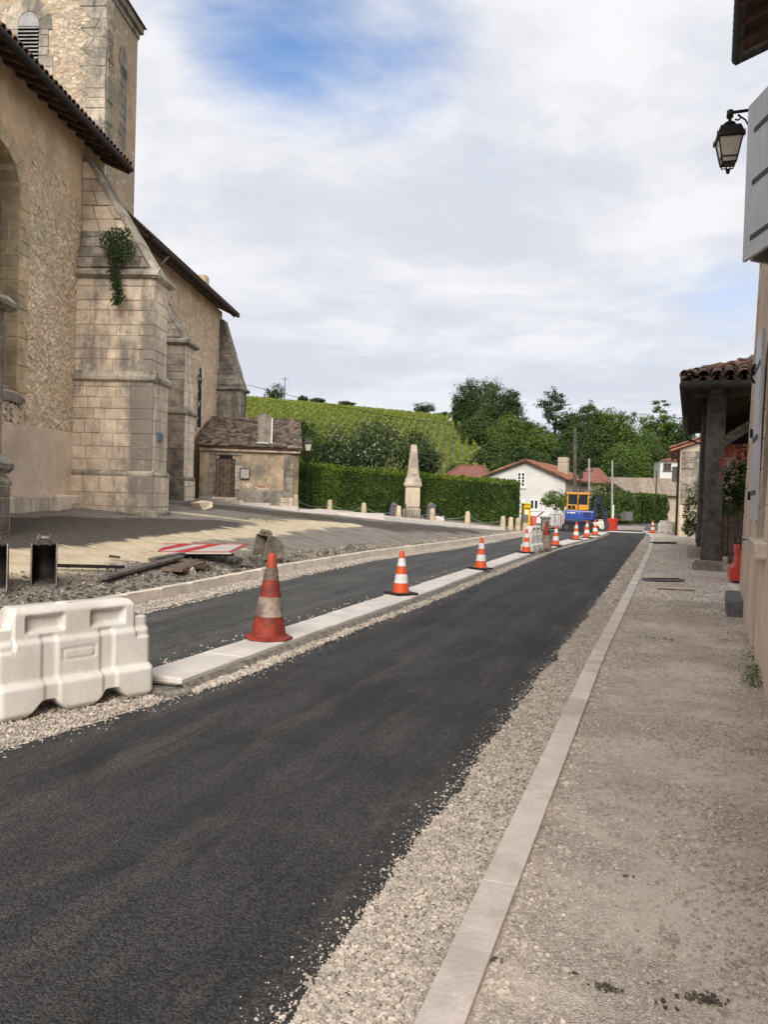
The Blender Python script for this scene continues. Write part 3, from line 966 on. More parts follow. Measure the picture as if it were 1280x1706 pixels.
# loose gravel on the footpath: coarse along the kerb and in patches, fine elsewhere
s, tt, e = band(90000, 1.5, 13.5, lambda s: kerb_r(s) + .14, lambda s: 1.2 + 0 * s, 1.8)
nz_ = np.array([mnoise.noise((a * .8, b_ * 1.6, 4)) + .5 * mnoise.noise((a * 2.6, b_ * 4, 8)) for a, b_ in zip(s, tt)])
edge = np.exp(-(tt - kerb_r(s) - .14) / .10)
right = smooth((tt - .35) / .5)
pr = np.clip(.05 + .55 * edge + np.clip(nz_ - .12, 0, 1) * 1.5 + right * np.clip(nz_ + .15, 0, 1) * 1.0, 0, .95)
k = rng.random(len(s)) < pr
s, tt, ed = s[k], tt[k], edge[k]
scatter_stones('footpath_gravel', place(s, tt, .078 + 0 * s), rng.uniform(.005, .015, len(s)) * (1 + .35 * ed), M['stone_chip'], seed=8)
s, tt, e = band(16000, 1.5, 9, lambda s: kerb_r(s) + .14, lambda s: 1.1 + 0 * s, 1.8)
scatter_stones('footpath_grit', place(s, tt, .077 + 0 * s), rng.uniform(.003, .008, len(s)), M['stone_chip'], seed=9)
s, tt, e = band(16000, 11.5, 36, lambda s: kerb_r(s) + .14, lambda s: 1.25 + 0 * s, 1.5)
k = rng.random(len(s)) < .30 + .5 * np.exp(-(tt - kerb_r(s) - .14) / .12)
s, tt = s[k], tt[k]
scatter_stones('footpath_gravel', place(s, tt, .078 + 0 * s), rng.uniform(.010, .026, len(s)), M['stone_chip'], seed=38)
s, tt, e = band(9000, 1.7, 4.6, lambda s: .02 + 0 * s, lambda s: .95 + 0 * s, 1.3)
nz_ = np.array([mnoise.noise((a * 1.1, b_ * 1.9, 14)) + .6 * mnoise.noise((a * 3.6, b_ * 5, 18)) for a, b_ in zip(s, tt)])
k = rng.random(len(s)) < np.clip(.12 + nz_ * 1.6, 0, .9)
s, tt = s[k], tt[k]
scatter_stones('footpath_gravel', place(s, tt, .079 + 0 * s), rng.uniform(.006, .017, len(s)), M['stone_chip'], seed=28)
# dark crumbs of asphalt on the footpath
for (u0, v0, n_, sp) in ((1178, 1665, 60, .028), (1155, 1658, 12, .03), (1010, 1645, 26, .02), (1028, 1652, 8, .01), (1098, 1064, 40, .10), (826, 1602, 16, .012), (1050, 1460, 3, .012), (960, 1622, 3, .01), (1090, 1636, 4, .015), (1100, 1675, 5, .02)):
    q = at(u0, v0, 1)
    kx = (CAM_H - .078) / (CAM_H - q[2])
    px_, py_ = q[0] * kx, kx
    P = np.stack([px_ + rng.normal(0, sp, n_), py_ + rng.normal(0, sp * .6, n_), np.full(n_, .080)], 1)
    scatter_stones('asphalt_crumbs', P, rng.uniform(.003, .013, n_), M['mud'], seed=int(u0))
# rubble behind the square kerb
s, tt, e = band(2300, 5, 36, lambda s: kerb_l(s) - np.interp(s, [6, 10, 14, 20, 30, 40], [1.5, 1.3, .9, .5, .35, .3]), lambda s: kerb_l(s) - .13, 1.3)
P = place(s, tt, 0 * s)
P[:, 2] = G(P[:, 0], P[:, 1]) + .01
scatter_stones('kerb_rubble', P, rng.uniform(.012, .036, len(s)), M['mixed_chip'], seed=10)
s, tt, e = band(420, 6, 20, lambda s: kerb_l(s) - .6, lambda s: kerb_l(s) - .13, 1.2)
P = place(s, tt, 0 * s)
P[:, 2] = G(P[:, 0], P[:, 1]) + .015
scatter_stones('broken_asphalt', P, rng.uniform(.02, .055, len(s)), M['dark_chip'], seed=11)
s, tt, e = band(2600, 7, 30, lambda s: bike_l(s) - .05, lambda s: bike_l(s) + .18, 1.2)
scatter_stones('lane_edge_gravel', place(s, tt, .012 + 0 * s), rng.uniform(.010, .025, len(s)), M['stone_chip'], seed=12)
s, tt, e = band(5000, 7, 30, lambda s: kerb_l(s) + .03, lambda s: bike_l(s) + .02, 1.2)
scatter_stones('lane_edge_gravel', place(s, tt, .006 + 0 * s), rng.uniform(.012, .028, len(s)), M['stone_chip'], seed=13)

# pale edging kerb and path that close the square at the back
edge_px = [(332, 831), (400, 841), (497, 853), (560, 858), (640, 867), (720, 874), (790, 880), (842, 884)]
edge_w = [ghit(*p) for p in edge_px]
ep = np.array([[p[0], p[1]] for p in edge_w])


def edge_path(off):
    out_ = []
    for i in range(len(ep)):
        a_ = ep[max(i - 1, 0)]
        b_ = ep[min(i + 1, len(ep) - 1)]
        dvec = (b_ - a_) / np.linalg.norm(b_ - a_)
        out_.append(ep[i] + np.array([-dvec[1], dvec[0]]) * off)
    return np.array(out_)


root = link('square_edging', None)
root['kind'] = 'structure'
e0, e1, e2 = edge_path(0), edge_path(.14), edge_path(2.6)
for i in range(len(ep) - 1):
    n_ = max(1, int(np.linalg.norm(ep[i + 1] - ep[i]) / 1.0))
    for j in range(n_):
        f0, f1 = j / n_ + .004, (j + 1) / n_ - .004
        L_ = lambda a_, f: a_[i] * (1 - f) + a_[i + 1] * f
        q = [L_(e0, f0), L_(e0, f1), L_(e1, f1), L_(e1, f0)]
        z = float(G(q[0][0], q[0][1]))
        b = MB()
        b.add(*qblock([tuple(p) for p in q], z - .2, z + .09, .012))
        b.build('kerb_stone', M['kerb_white'], root)
V, F = [], []
for i in range(2, len(ep)):
    for p in (e1[i], e1[i] + np.array([.3, 1.2]), e1[i] + np.array([.4, 3.2])):
        V.append((p[0], p[1], float(G(*e0[i])) + .078))
for i in range(len(ep) - 3):
    F += [(i * 3, (i + 1) * 3, (i + 1) * 3 + 1, i * 3 + 1), (i * 3 + 1, (i + 1) * 3 + 1, (i + 1) * 3 + 2, i * 3 + 2)]
o = link('monument_path', fastmesh('monument_path', V, F, [M['path']]))
o['kind'] = 'structure'
# ------------------------------------------------------------------ church
CAZ = R(3.9)
church = thing('church', 'old ochre stone church with stepped buttresses, louvred tower and dark overhanging eaves', 'church', (-7.85, 20, 0), -CAZ)
GZ = .75                       # walls start a little under the square


def arch_pts(y0, y1, zs, rise, n=9, sharp=1.25):
    """pointed arch from (y1,zs) over to (y0,zs)"""
    yc, hw = (y0 + y1) / 2, (y1 - y0) / 2
    pts = []
    for i in range(n * 2 + 1):
        a = math.pi * i / (n * 2)
        y = math.cos(a)
        z = math.sin(a) ** (1 / sharp) if sharp else math.sin(a)
        pts.append((yc + hw * y, zs + rise * z))
    return pts


# nave wall in pieces round the window opening (window from y -4.4 to -2.4)
WY0, WY1, WZ0, WS, WR = -4.75, -2.7, 3.9, 7.55, 1.12
b = MB()
b.prism([(-14, GZ), (WY0, GZ), (WY0, 10.3), (-14, 10.3)], 0, -.7, 'x')
b.prism([(WY1, GZ), (1.55, GZ), (1.55, 10.3), (WY1, 10.3)], 0, -.7, 'x')
b.prism([(WY0, GZ), (WY1, GZ), (WY1, WZ0 - .3), (WY0, WZ0 - .3)], 0, -.7, 'x')
ap = arch_pts(WY0, WY1, WS, WR)
b.prism([(WY1, WS)] + ap[1:-1] + [(WY0, WS), (WY0, 10.3), (WY1, 10.3)], 0, -.7, 'x')
b.box(-5, -.7, 1.0, 1.55, GZ, 10.3)
nave = b.build('nave_wall', M['wall_ochre'], church)
# smooth render dado and stone bench at the foot
b = MB(); b.box(-.02, .035, -6.6, .0, GZ, 2.92, .01)
b.build('render_dado', M['wall_pink'], nave)
for i, (a, e_) in enumerate(((-6.5, -4.9), (-4.9, -3.3), (-3.3, -1.6), (-1.6, -.03))):
    b = MB(); b.M = Matrix.Translation((0, 0, 0))
    b.box(.0, .36 + .02 * (i % 2), a + .01, e_ - .01, GZ, 1.33 + .015 * i, .03)
    b.build('bench_stone', M['ashlar_clean'], nave)
# rubble showing through the render
n_ = 13000
yy = rng.uniform(-6.5, 1.4, n_); z_ = rng.uniform(2.95, 9.9, n_)
fade = smooth((10.0 - z_ - .55 * (yy + 1.5)) / 3.0)
keep = (rng.random(n_) < fade) & ~((yy < WY1 + .42) & (yy > WY0 - .42) & (z_ > 3.2))
yy, z_ = yy[keep], z_[keep]
sz = rng.uniform(.035, .088, len(yy)) * (1 + .45 * (rng.random(len(yy)) < .07))
A_, B_, N_ = (0, 1, 0), (0, 0, 1), (1, 0, 0)
order = np.argsort(-sz)
P = np.stack([np.full(len(yy), .004), yy, z_], 1)
scatter_stones('rubble_stones', P[order[170:]], sz[order[170:]], M['rubble'], parent=nave, flat=.26, seed=21, N=(A_, B_, N_))
for i in order[:170]:
    o = scatter_stones('rubble_stone', P[i:i + 1], sz[i:i + 1] * 1.1, M['rubble'], kind=None, parent=nave, flat=.34, seed=100 + int(i), N=(A_, B_, N_))
# window: far jamb stones, frame, leaded glass
win = MB(); win.prism([(WY0 + .02, WZ0)] + [(WY1 - .02, WZ0)] + arch_pts(WY0 + .02, WY1 - .02, WS, WR - .02), -.50, -.47, 'x')
win = win.build('nave_window', M['glass'], church)
b = MB()
b.tube([(-.455, WY1 - .04, WZ0), (-.455, WY1 - .04, WS)] + [(-.455, p[0] - .04 * (1 if p[0] > (WY0 + WY1) / 2 else -1), p[1] - .03) for p in arch_pts(WY0, WY1, WS, WR)] + [(-.455, WY0 + .04, WZ0)], .035, 6)
for z in np.arange(4.4, 8, .62):
    b.tube([(-.46, WY0 + .05, z), (-.46, WY1 - .05, z)], .014, 5)
for y in (-3.9, -3.42, -2.95):
    b.tube([(-.46, y, WZ0), (-.46, y, 8.4)], .012, 5)
b.build('window_bars', M['black_iron'], win)
zc = [3.6]
while zc[-1] < WS - .2: zc.append(zc[-1] + rnd.uniform(.27, .36))
zc[-1] = WS
ashlar(church, frame((0, WY1 + .005, 0), (1, 0, 0), (0, 0, 1)), lambda z: (-.46, .012), zc, M['ochre_ashlar'], 'jamb_stone', L=(.22, .42), d=(-.05, .012), seed=3)
def toothed(z): return (WY1, WY1 + (.42 if int(z * 3.2) % 2 else .24))
ashlar(church, frame((0, 0, 0), (0, 1, 0), (0, 0, 1)), toothed, zc, M['ochre_ashlar'], 'jamb_stone', L=(.5, .6), d=(.005, .022), seed=4)
apo = arch_pts(WY0 - .42, WY1 + .40, WS, WR + .38)
for i in range(0, 18, 2):      # voussoirs
    q0, q1, p0, p1 = ap[i], ap[i + 2], apo[i], apo[i + 2]
    b = MB(); b.M = frame((0, 0, 0), (0, 1, 0), (0, 0, 1))
    sh = lambda p, c: (p[0] + (c[0] - p[0]) * .03, p[1] + (c[1] - p[1]) * .03)
    c_ = ((q0[0] + p1[0]) / 2, (q0[1] + p1[1]) / 2)
    b.add(*qblock([sh(p, c_) for p in (q0, p0, p1, q1)], -.46, .02 + .004 * (i % 3), .01))
    b.build('voussoir', M['ochre_ashlar'], church)
# sloping sill
b = MB(); b.prism([(.14, 3.35), (.14, 3.45), (-.48, 4.0), (-.48, 3.35)], WY0 - .1, WY1 + .12, 'y')
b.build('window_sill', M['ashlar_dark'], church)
n_ = 120
scatter_stones('rubble_stones', np.stack([np.full(n_, .02), rng.uniform(WY0, WY1 + .15, n_), rng.uniform(2.95, 3.35, n_)], 1), rng.uniform(.08, .16, n_), M['rubble'], parent=nave, flat=.5, seed=31, N=(A_, B_, N_))

# nave roof
EX, EZ, RS = .68, 10.0, .42
b = MB(); b.prism([(EX, EZ + .06), (EX, EZ + .12), (-5, EZ + .12 + RS * 5.68), (-5, EZ + .06 + RS * 5.68)], -14, 1.5, 'y')
roof = b.build('nave_roof', M['wood_rafter'], church)
for y in np.arange(-13.8, 1.5, .47):
    b = MB(); b.prism([(EX - .02, EZ - .06), (EX - .02, EZ + .06), (-.6, EZ + .06 + RS * 1.28), (-.6, EZ - .06 + RS * 1.28)], y, y + .10, 'y')
    b.build('rafter', M['wood_rafter'], roof)
b = MB(); b.tube([(EX + .06, -14, EZ + .06), (EX + .06, 1.5, EZ + .06)], .075, 8)
b.build('gutter', M['zinc'], roof)
b = MB(); b.prism([(EX, EZ - .05), (EX, EZ + .17), (-4.9, EZ + .17 + RS * 5.6), (-4.9, EZ - .05 + RS * 5.6)], 1.5, 1.56, 'y')
b.build('verge_board', M['wood_rafter'], roof)


def canal_tile(L=.46, r0=.085, r1=.068, th=.016, n=5, cup=False):
    vs, fs = [], []
    for (rr, x) in ((r0, 0), (r1, L)):
        for w_ in (0, th):
            for i in range(n + 1):
                a = math.pi * i / n
                vs.append((x, (rr - w_) * math.cos(a), (rr - w_) * math.sin(a) * (-1 if cup else 1)))
    k = n + 1
    for i in range(n):
        fs += [(i, i + 1, 2 * k + i + 1, 2 * k + i), (k + i + 1, k + i, 3 * k + i, 3 * k + i + 1), (i + 1, i, k + i, k + i + 1), (2 * k + i, 2 * k + i + 1, 3 * k + i + 1, 3 * k + i)]
    fs += [(0, k, 3 * k, 2 * k), (n + k, n, 2 * k + n, 3 * k + n)]
    return vs, fs


TV, TF = canal_tile()
tile_me = []
for i in range(3):
    b = MB(); b.add([(x + rnd.uniform(-.006, .006), y + rnd.uniform(-.004, .004), z) for x, y, z in TV], TF)
    o = b.build('roof_tile', M['tile'], None); tile_me.append(o.data); bpy.data.objects.remove(o)
sl = math.atan(RS)
y = -11.8
while y < 1.5:                 # the row of tile ends along the eave
    o = link('roof_tile', tile_me[rnd.randrange(3)], roof, (EX + .10, y, EZ + .135))
    o.rotation_euler = (rnd.uniform(-.05, .05), 0, math.pi + rnd.uniform(-.05, .05))
    o.rotation_euler = (Matrix.Rotation(math.pi + rnd.uniform(-.05, .05), 3, 'Z') @ Matrix.Rotation(-sl, 3, 'Y')).to_euler()
    y += .205
b = MB()
for k in range(1, 13):
    for y in np.arange(-14, 1.5, .205):
        b.M = Matrix.Translation((EX + .10 - k * .40, y + rnd.uniform(-.01, .01), EZ + .135 + k * .40 * RS)) @ (Matrix.Rotation(math.pi, 4, 'Z') @ Matrix.Rotation(-sl, 4, 'Y'))
        b.add(TV, TF)
b.build('roof_tiles', M['tile_red'], roof)['kind'] = 'stuff'

# tower
TY0, TY1, TX = 4.9, 7.35, -1.5
TT = 17.15
b = MB(); b.box(-6.2, TX, TY0, TY1, 6, TT)
tower = b.build('tower', M['wall_tower'], church)
n_ = 4200
xx, z_ = rng.uniform(-5.4, TX - .05, n_), rng.uniform(9.5, TT, n_)
keep = ~((abs(xx + 4.0) < .66) & (z_ > 13))
xx, z_ = xx[keep], z_[keep]
sz = rng.uniform(.06, .16, len(xx))
scatter_stones('rubble_stones', np.stack([xx, np.full(len(xx), TY0), z_], 1), sz * .8, M['rubble_tower'], parent=tower, flat=.2, seed=41, N=((1, 0, 0), (0, 0, 1), (0, -1, 0)))
n_ = 260
yy, z_ = rng.uniform(TY0, TY1, n_), rng.uniform(9.5, TT, n_)
scatter_stones('rubble_stones', np.stack([np.full(n_, TX - .01), yy, z_], 1), rng.uniform(.06, .15, n_), M['rubble_tower'], parent=tower, flat=.18, seed=42, N=((0, 1, 0), (0, 0, 1), (1, 0, 0)))
zc = [9.0]
while zc[-1] < TT - .2: zc.append(zc[-1] + rnd.uniform(.25, .40))
ashlar(tower, frame((0, TY0, 0), (1, 0, 0), (0, 0, 1)), lambda z: (TX - (.85 if int(z * 3) % 2 else .5), TX), zc, M['ashlar_mid'], 'quoin', L=(.4, .6), d=(-.05, .03), seed=8, jit=.01)
ashlar(tower, frame((TX, TY0 + .06, 0), (0, 1, 0), (0, 0, 1)), lambda z: (0, .28 if int(z * 3) % 2 else .45), zc, M['ashlar_mid'], 'quoin', L=(.5, .6), d=(-.05, .02), seed=9, jit=.01)
# louvred belfry window
BX, BW, BS = -4.0, .34, 15.75
fr = frame((0, TY0, 0), (1, 0, 0), (0, 0, 1))
oin = [(p[0], p[1]) for p in arch_pts(BX - BW, BX + BW, BS, .55, 4)]
oout = [(p[0], p[1]) for p in arch_pts(BX - BW - .42, BX + BW + .42, BS, 1.0, 4)]
for i in range(8):
    b = MB(); b.M = fr
    b.add(*qblock([oin[i], oout[i], oout[i + 1], oin[i + 1]], -.05, .05 + .006 * (i % 2), .012))
    b.build('voussoir', M['ashlar_mid'], tower)
zz_ = 12.9
while zz_ < BS - .05:
    h_ = min(rnd.uniform(.27, .37), BS - zz_)
    for sg in (-1, 1):
        wd = rnd.choice((.30, .46))
        x0, x1 = (BX + BW, BX + BW + wd) if sg > 0 else (BX - BW - wd, BX - BW)
        b = MB(); b.M = fr
        b.add(*qblock([(x0, zz_ + .005), (x1, zz_ + .005), (x1, zz_ + h_ - .005), (x0, zz_ + h_ - .005)], -.05, .05, .012))
        b.build('jamb_stone', M['ashlar_mid'], tower)
    zz_ += h_
b = MB(); b.M = fr
b.prism([(BX - BW, 12.9), (BX + BW, 12.9)] + [(p[0], p[1]) for p in oin], .004, .012, 'y')
b.M = Matrix()
b = MB()
b.add([(p[0], TY0 - .012, p[1]) for p in [(BX - BW, 12.9), (BX + BW, 12.9)] + oin], [tuple(range(2 + len(oin)))])
lw = b.build('belfry_window', M['dark'], tower)
b = MB(); b.add([(p[0], TY0 - .035, p[1]) for p in [(BX + BW, BS + .1), *oin[1:-1], (BX - BW, BS + .1)]], [tuple(range(len(oin)))])
b.build('arch_panel', M['lead'], lw)
for z in np.arange(13.0, BS + .02, .115):
    b = MB(); b.prism([(TY0 - .08, z), (TY0 - .08, z + .022), (TY0 - .02, z + .075), (TY0 - .02, z + .053)], BX - BW, BX + BW, 'x')
    b.build('louvre_slat', M['lead'], lw)
# blind lancet on the flank, cornice, roof
lc = TY0 + 1.25
for z in np.arange(12.4, 15.1, .32):
    b = MB(); b.M = frame((TX, 0, 0), (0, 1, 0), (0, 0, 1))
    b.add(*qblock([(lc - .30, z + .006), (lc + .30, z + .006), (lc + .30, z + .314), (lc - .30, z + .314)], -.04, .03, .01))
    b.build('lancet_stone', M['ashlar_dark'], tower)
b = MB(); b.M = frame((TX, 0, 0), (0, 1, 0), (0, 0, 1))
b.add([(p[0], p[1], .03) for p in arch_pts(lc - .30, lc + .30, 15.28, .62, 4)], [tuple(range(9))])
b.add([(lc - .3, 15.0, .03), (lc + .3, 15.0, .03), (lc + .3, 15.28, .03), (lc - .3, 15.28, .03)], [(0, 1, 2, 3)])
b.build('lancet_head', M['ashlar_dark'], tower)
b = MB(); b.box(-6.5, TX + .06, TY0 - .06, TY1 + .06, TT - .32, TT - .12); b.box(-6.6, TX + .16, TY0 - .16, TY1 + .16, TT - .12, TT + .12)
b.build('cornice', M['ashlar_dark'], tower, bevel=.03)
b = MB()
x0, x1, y0, y1 = -6.9, TX + .24, TY0 - .24, TY1 + .24
b.add([(x0, y0, TT + .12), (x1, y0, TT + .12), (x1, y1, TT + .12), (x0, y1, TT + .12), (-3.8, (y0 + y1) / 2, TT + 1.9)], [(3, 2, 1, 0), (0, 1, 4), (1, 2, 4), (2, 3, 4), (3, 0, 4)])
b.build('tower_roof', M['tile'], tower)

# choir wall and roof
CX = -1.7
b = MB(); b.box(CX - .7, CX, 1.55, 19.3, GZ, 10.35); b.box(-7, CX - .7, 18.7, 19.3, GZ, 12)
choir = b.build('choir_wall', M['wall_ochre'], church)
n_ = 3200
yy, z_ = rng.uniform(7.7, 19.2, n_), rng.uniform(4.0, 9.9, n_)
keep = rng.random(n_) < .35 + .5 * smooth((z_ - 4.5) / 3)
yy, z_ = yy[keep], z_[keep]
scatter_stones('rubble_stones', np.stack([np.full(len(yy), CX + .0), yy, z_], 1), rng.uniform(.06, .14, len(yy)), M['rubble'], parent=choir, flat=.18, seed=43, N=((0, 1, 0), (0, 0, 1), (1, 0, 0)))
zc = list(np.arange(8.2, 10.3, .33))
ashlar(choir, frame((CX, 0, 0), (0, 1, 0), (0, 0, 1)), lambda z: (7.8, 9.0 if int(z * 3) % 2 else 8.7), zc, M['ashlar_clean'], 'quoin', L=(.5, .8), d=(-.02, .02), seed=12)
b = MB(); b.prism([(15.6, 4.4), (16.2, 4.4)] + arch_pts(15.6, 16.2, 6.4, .7, 5), CX + .01, CX + .012, 'x')
cw = b.build('choir_window', M['dark'], church)
for sg, y in ((-1, 15.6), (1, 16.2)):
    for z in np.arange(4.2, 6.4, .36):
        b = MB(); b.M = frame((CX, 0, 0), (0, 1, 0), (0, 0, 1))
        ya, yb = (y, y + .3) if sg > 0 else (y - .3, y)
        b.add(*qblock([(ya, z + .005), (yb, z + .005), (yb, z + .355), (ya, z + .355)], -.02, .03, .01))
        b.build('jamb_stone', M['ashlar_clean'], choir)
ci, co = arch_pts(15.6, 16.2, 6.4, .7, 3), arch_pts(15.3, 16.5, 6.4, 1.1, 3)
for i in range(6):
    b = MB(); b.M = frame((CX, 0, 0), (0, 1, 0), (0, 0, 1))
    b.add(*qblock([ci[i], co[i], co[i + 1], ci[i + 1]], -.02, .03, .01))
    b.build('voussoir', M['ashlar_clean'], choir)
EX2, EZ2 = -1.08, 10.2
b = MB(); b.prism([(EX2, EZ2), (EX2, EZ2 + .10), (-7, EZ2 + .10 + .42 * 6.4), (-7, EZ2 + .42 * 6.4)], 5.3, 19.75, 'y')
croof = b.build('choir_roof', M['wood_rafter'], church)
for y in np.arange(7.8, 19.7, .48):
    b = MB(); b.prism([(EX2 - .02, EZ2 - .12), (EX2 - .02, EZ2), (-1.5, EZ2 + .38), (-1.5, EZ2 + .26)], y, y + .10, 'y')
    b.build('rafter', M['wood_rafter'], croof)
b = MB(); b.tube([(EX2 + .06, 7.75, EZ2 + .05), (EX2 + .06, 19.75, EZ2 + .05)], .08, 8)
b.build('gutter', M['zinc'], croof)
b = MB(); b.tube([(EX2 + .03, 9.6, EZ2), (EX2 - .15, 9.6, EZ2 - .22), (CX + .12, 9.55, EZ2 - .45), (CX + .08, 9.5, EZ2 - .8), (CX + .08, 9.5, 5)], .055, 8)
b.build('downpipe', M['lead'], croof, smooth_=True)
b = MB()
for k in range(0, 4):
    for y in np.arange(5.3, 19.8, .2):
        b.M = Matrix.Translation((EX2 + .12 - k * .40, y, EZ2 + .11 + k * .40 * RS)) @ (Matrix.Rotation(math.pi + rnd.uniform(-.05, .05), 4, 'Z') @ Matrix.Rotation(-sl, 4, 'Y'))
        b.add(TV, TF)
b.build('roof_tiles', M['tile'], croof)['kind'] = 'stuff'


def steps(z0, z1, h=(.26, .36), seed=1):
    r_ = random.Random(seed)
    zs = [z0]
    while zs[-1] < z1 - h[0] * 1.2:
        zs.append(zs[-1] + r_.uniform(*h))
    if z1 - zs[-1] < .12: zs.pop()
    return zs + [z1]


def moulding(parent, x0, x1, y0, y1, z, h, p, m, name='string_course', L=.9):
    """projecting sloped ledge round a buttress, in cut lengths: front pieces then end piece"""
    r_ = random.Random(int(z * 100 + x0 * 10))
    x = x0
    while x < x1 - .02:
        e_ = min(x + L * r_.uniform(.6, 1.1), x1)
        if x1 - e_ < .25: e_ = x1
        ee = e_ if e_ < x1 else x1 + p
        b = MB(); b.prism([(y0 - p, z), (y0 - p, z + h * .35), (y0 + .02, z + h), (y0 + .05, z + h), (y0 + .05, z - h * .3), (y0 - p * .3, z - h * .3)], x + .004, ee - .004, 'x')
        b.build(name, m, parent)
        x = e_
    b = MB(); b.prism([(x1 + p, z), (x1 + p, z + h * .35), (x1 - .02, z + h), (x1 - .05, z + h), (x1 - .05, z - h * .3), (x1 + p * .3, z - h * .3)], y0 - p + .07, y1 + p, 'y')
    b.build(name, m, parent)


def buttress(xw, x1, y0, y1, zb, zp, zs_, zc_, zt, mf, me_, seed, cap_m, skirt=True):
    """wall at xw, end face at x1, front y0, back y1; plinth top zp, string zs_, cap zc_, apex zt"""
    b = MB()
    b.box(xw, x1 - .02, y0 + .02, y1 - .02, zb - .3, zc_)
    b.box(xw, x1 + .10, y0 - .10, y1 + .08, zb - .3, zp)
    b.box(xw, x1 + .04, y0 - .04, y1 + .03, zp, zs_)
    yi, yj = y0 + .22, y1 - .2
    b.prism([(xw, zc_), (x1 - .03, zc_), (xw + .12, zt), (xw, zt)], yi + .02, yj, 'y')
    bt = b.build('buttress', M['joint'], church)
    F_ = lambda y: frame((0, y, 0), (1, 0, 0), (0, 0, 1))
    E_ = lambda x, y: frame((x, y, 0), (0, 1, 0), (0, 0, 1))
    ashlar(bt, F_(y0 - .10), lambda z: (xw, x1 + .115), steps(zb, zp - .05, (.28, .38), seed), mf, seed=seed, c=.014)
    ashlar(bt, E_(x1 + .10, y0 - .05), lambda z: (0, y1 - y0 + .1), steps(zb, zp - .05, (.28, .38), seed), me_, seed=seed + 1, c=.014)
    ashlar(bt, F_(y0 - .04), lambda z: (xw, x1 + .055), steps(zp + .08, zs_ - .02, (.25, .36), seed + 2), mf, seed=seed + 2, d=(-.04, .012), jit=.006, L=(.26, .68), c=.012)
    ashlar(bt, E_(x1 + .04, y0 + .01), lambda z: (0, y1 - y0), steps(zp + .08, zs_ - .02, (.27, .35), seed + 2), me_, seed=seed + 3, d=(-.04, .012))
    ashlar(bt, F_(y0 + .02), lambda z: (xw, x1 - .005), steps(zs_ + .16, zc_ - .04, (.25, .36), seed + 4), mf, seed=seed + 4, d=(-.03, .012), jit=.007, L=(.26, .68), c=.013)
    ashlar(bt, E_(x1 - .02, y0 + .06), lambda z: (0, y1 - y0 - .07), steps(zs_ + .16, zc_ - .04, (.27, .35), seed + 4), me_, seed=seed + 5, d=(-.03, .012))
    moulding(bt, xw, x1 + .04, y0 - .04, y1 + .03, zp - .03, .15, .07, cap_m, 'plinth_moulding')
    moulding(bt, xw, x1, y0, y1, zs_, .24, .13, cap_m)
    moulding(bt, xw, x1, y0, y1, zc_, .20, .14, cap_m, 'cap_moulding')
    # hipped skirt and sloped top
    h_ = (.95 if skirt else .7)
    xe = lambda z: x1 - .03 + (xw + .12 - x1 + .03) * (z - zc_) / (zt - zc_)
    z = zc_ + .2
    k = 0
    while z < zc_ + h_ + .2:
        z1_ = min(z + .27, zc_ + h_ + .21)
        f0, f1 = (z - zc_ - .2) / h_, (z1_ - zc_ - .2) / h_
        ya, yb = y0 - .02 + f0 * .24, y0 - .02 + f1 * .24
        A = Vector((xw, ya, z)); Bv = Vector((0, yb - ya, z1_ - z))
        L_ = Bv.length
        x = xw
        while x < xe(z) - .1:
            e_ = min(x + rnd.uniform(.3, .5), xe(z))
            if xe(z) - e_ < .2: e_ = xe(z)
            e1 = e_ if e_ < xe(z) - .01 else xe(z1_)
            b = MB(); b.M = frame(A, (1, 0, 0), Bv)
            b.add(*qblock([(x - xw + .005, .006), (e_ - xw - .005, .006), (e1 - xw - .005, L_ - .004), (x - xw + .005, L_ - .004)], -.14, .02 + rnd.uniform(-.008, .016), .014))
            b.build('weathering_stone', cap_m, bt)
            x = e_
        z = z1_; k += 1
    ashlar(bt, F_(yi + .02), lambda z: (xw, max(xw + .02, xe(z) + .0)), steps(zc_ + h_ + .2, zt - .05, (.27, .36), seed + 6), mf, seed=seed + 6, d=(-.03, .02), jit=.012, gap=.012)
    # slabs up the slope
    A = Vector((x1 + .02, yi - .05, zc_ + .06)); Bv = Vector((xw + .12 - x1 - .02, 0, zt - zc_))
    L_ = Bv.length; Bn = Bv.normalized(); q0 = 0.0
    while q0 < L_ - .1:
        q1 = min(q0 + rnd.uniform(.35, .55), L_)
        b = MB(); b.M = frame(A + Bn * q0, (0, 1, 0), Bn)
        b.add(*qblock([(0, .004), (yj - yi + .1, .004), (yj - yi + .1, q1 - q0 - .004), (0, q1 - q0 - .004)], -.05, .05 + rnd.uniform(-.01, .01), .014))
        b.build('coping_slab', cap_m, bt)
        q0 = q1
    return bt


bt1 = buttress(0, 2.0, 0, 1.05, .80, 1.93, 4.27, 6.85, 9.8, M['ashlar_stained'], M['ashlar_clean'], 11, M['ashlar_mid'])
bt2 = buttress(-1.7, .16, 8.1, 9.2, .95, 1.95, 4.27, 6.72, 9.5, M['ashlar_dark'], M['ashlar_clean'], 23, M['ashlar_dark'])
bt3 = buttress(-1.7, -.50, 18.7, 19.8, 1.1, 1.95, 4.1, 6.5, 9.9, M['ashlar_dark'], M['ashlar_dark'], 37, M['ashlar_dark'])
bt0 = buttress(0, 2.0, -7.75, -6.72, .45, 1.62, 1.85, 4.5, 8.6, M['ashlar'], M['ashlar_dark'], 51, M['ashlar_dark'])
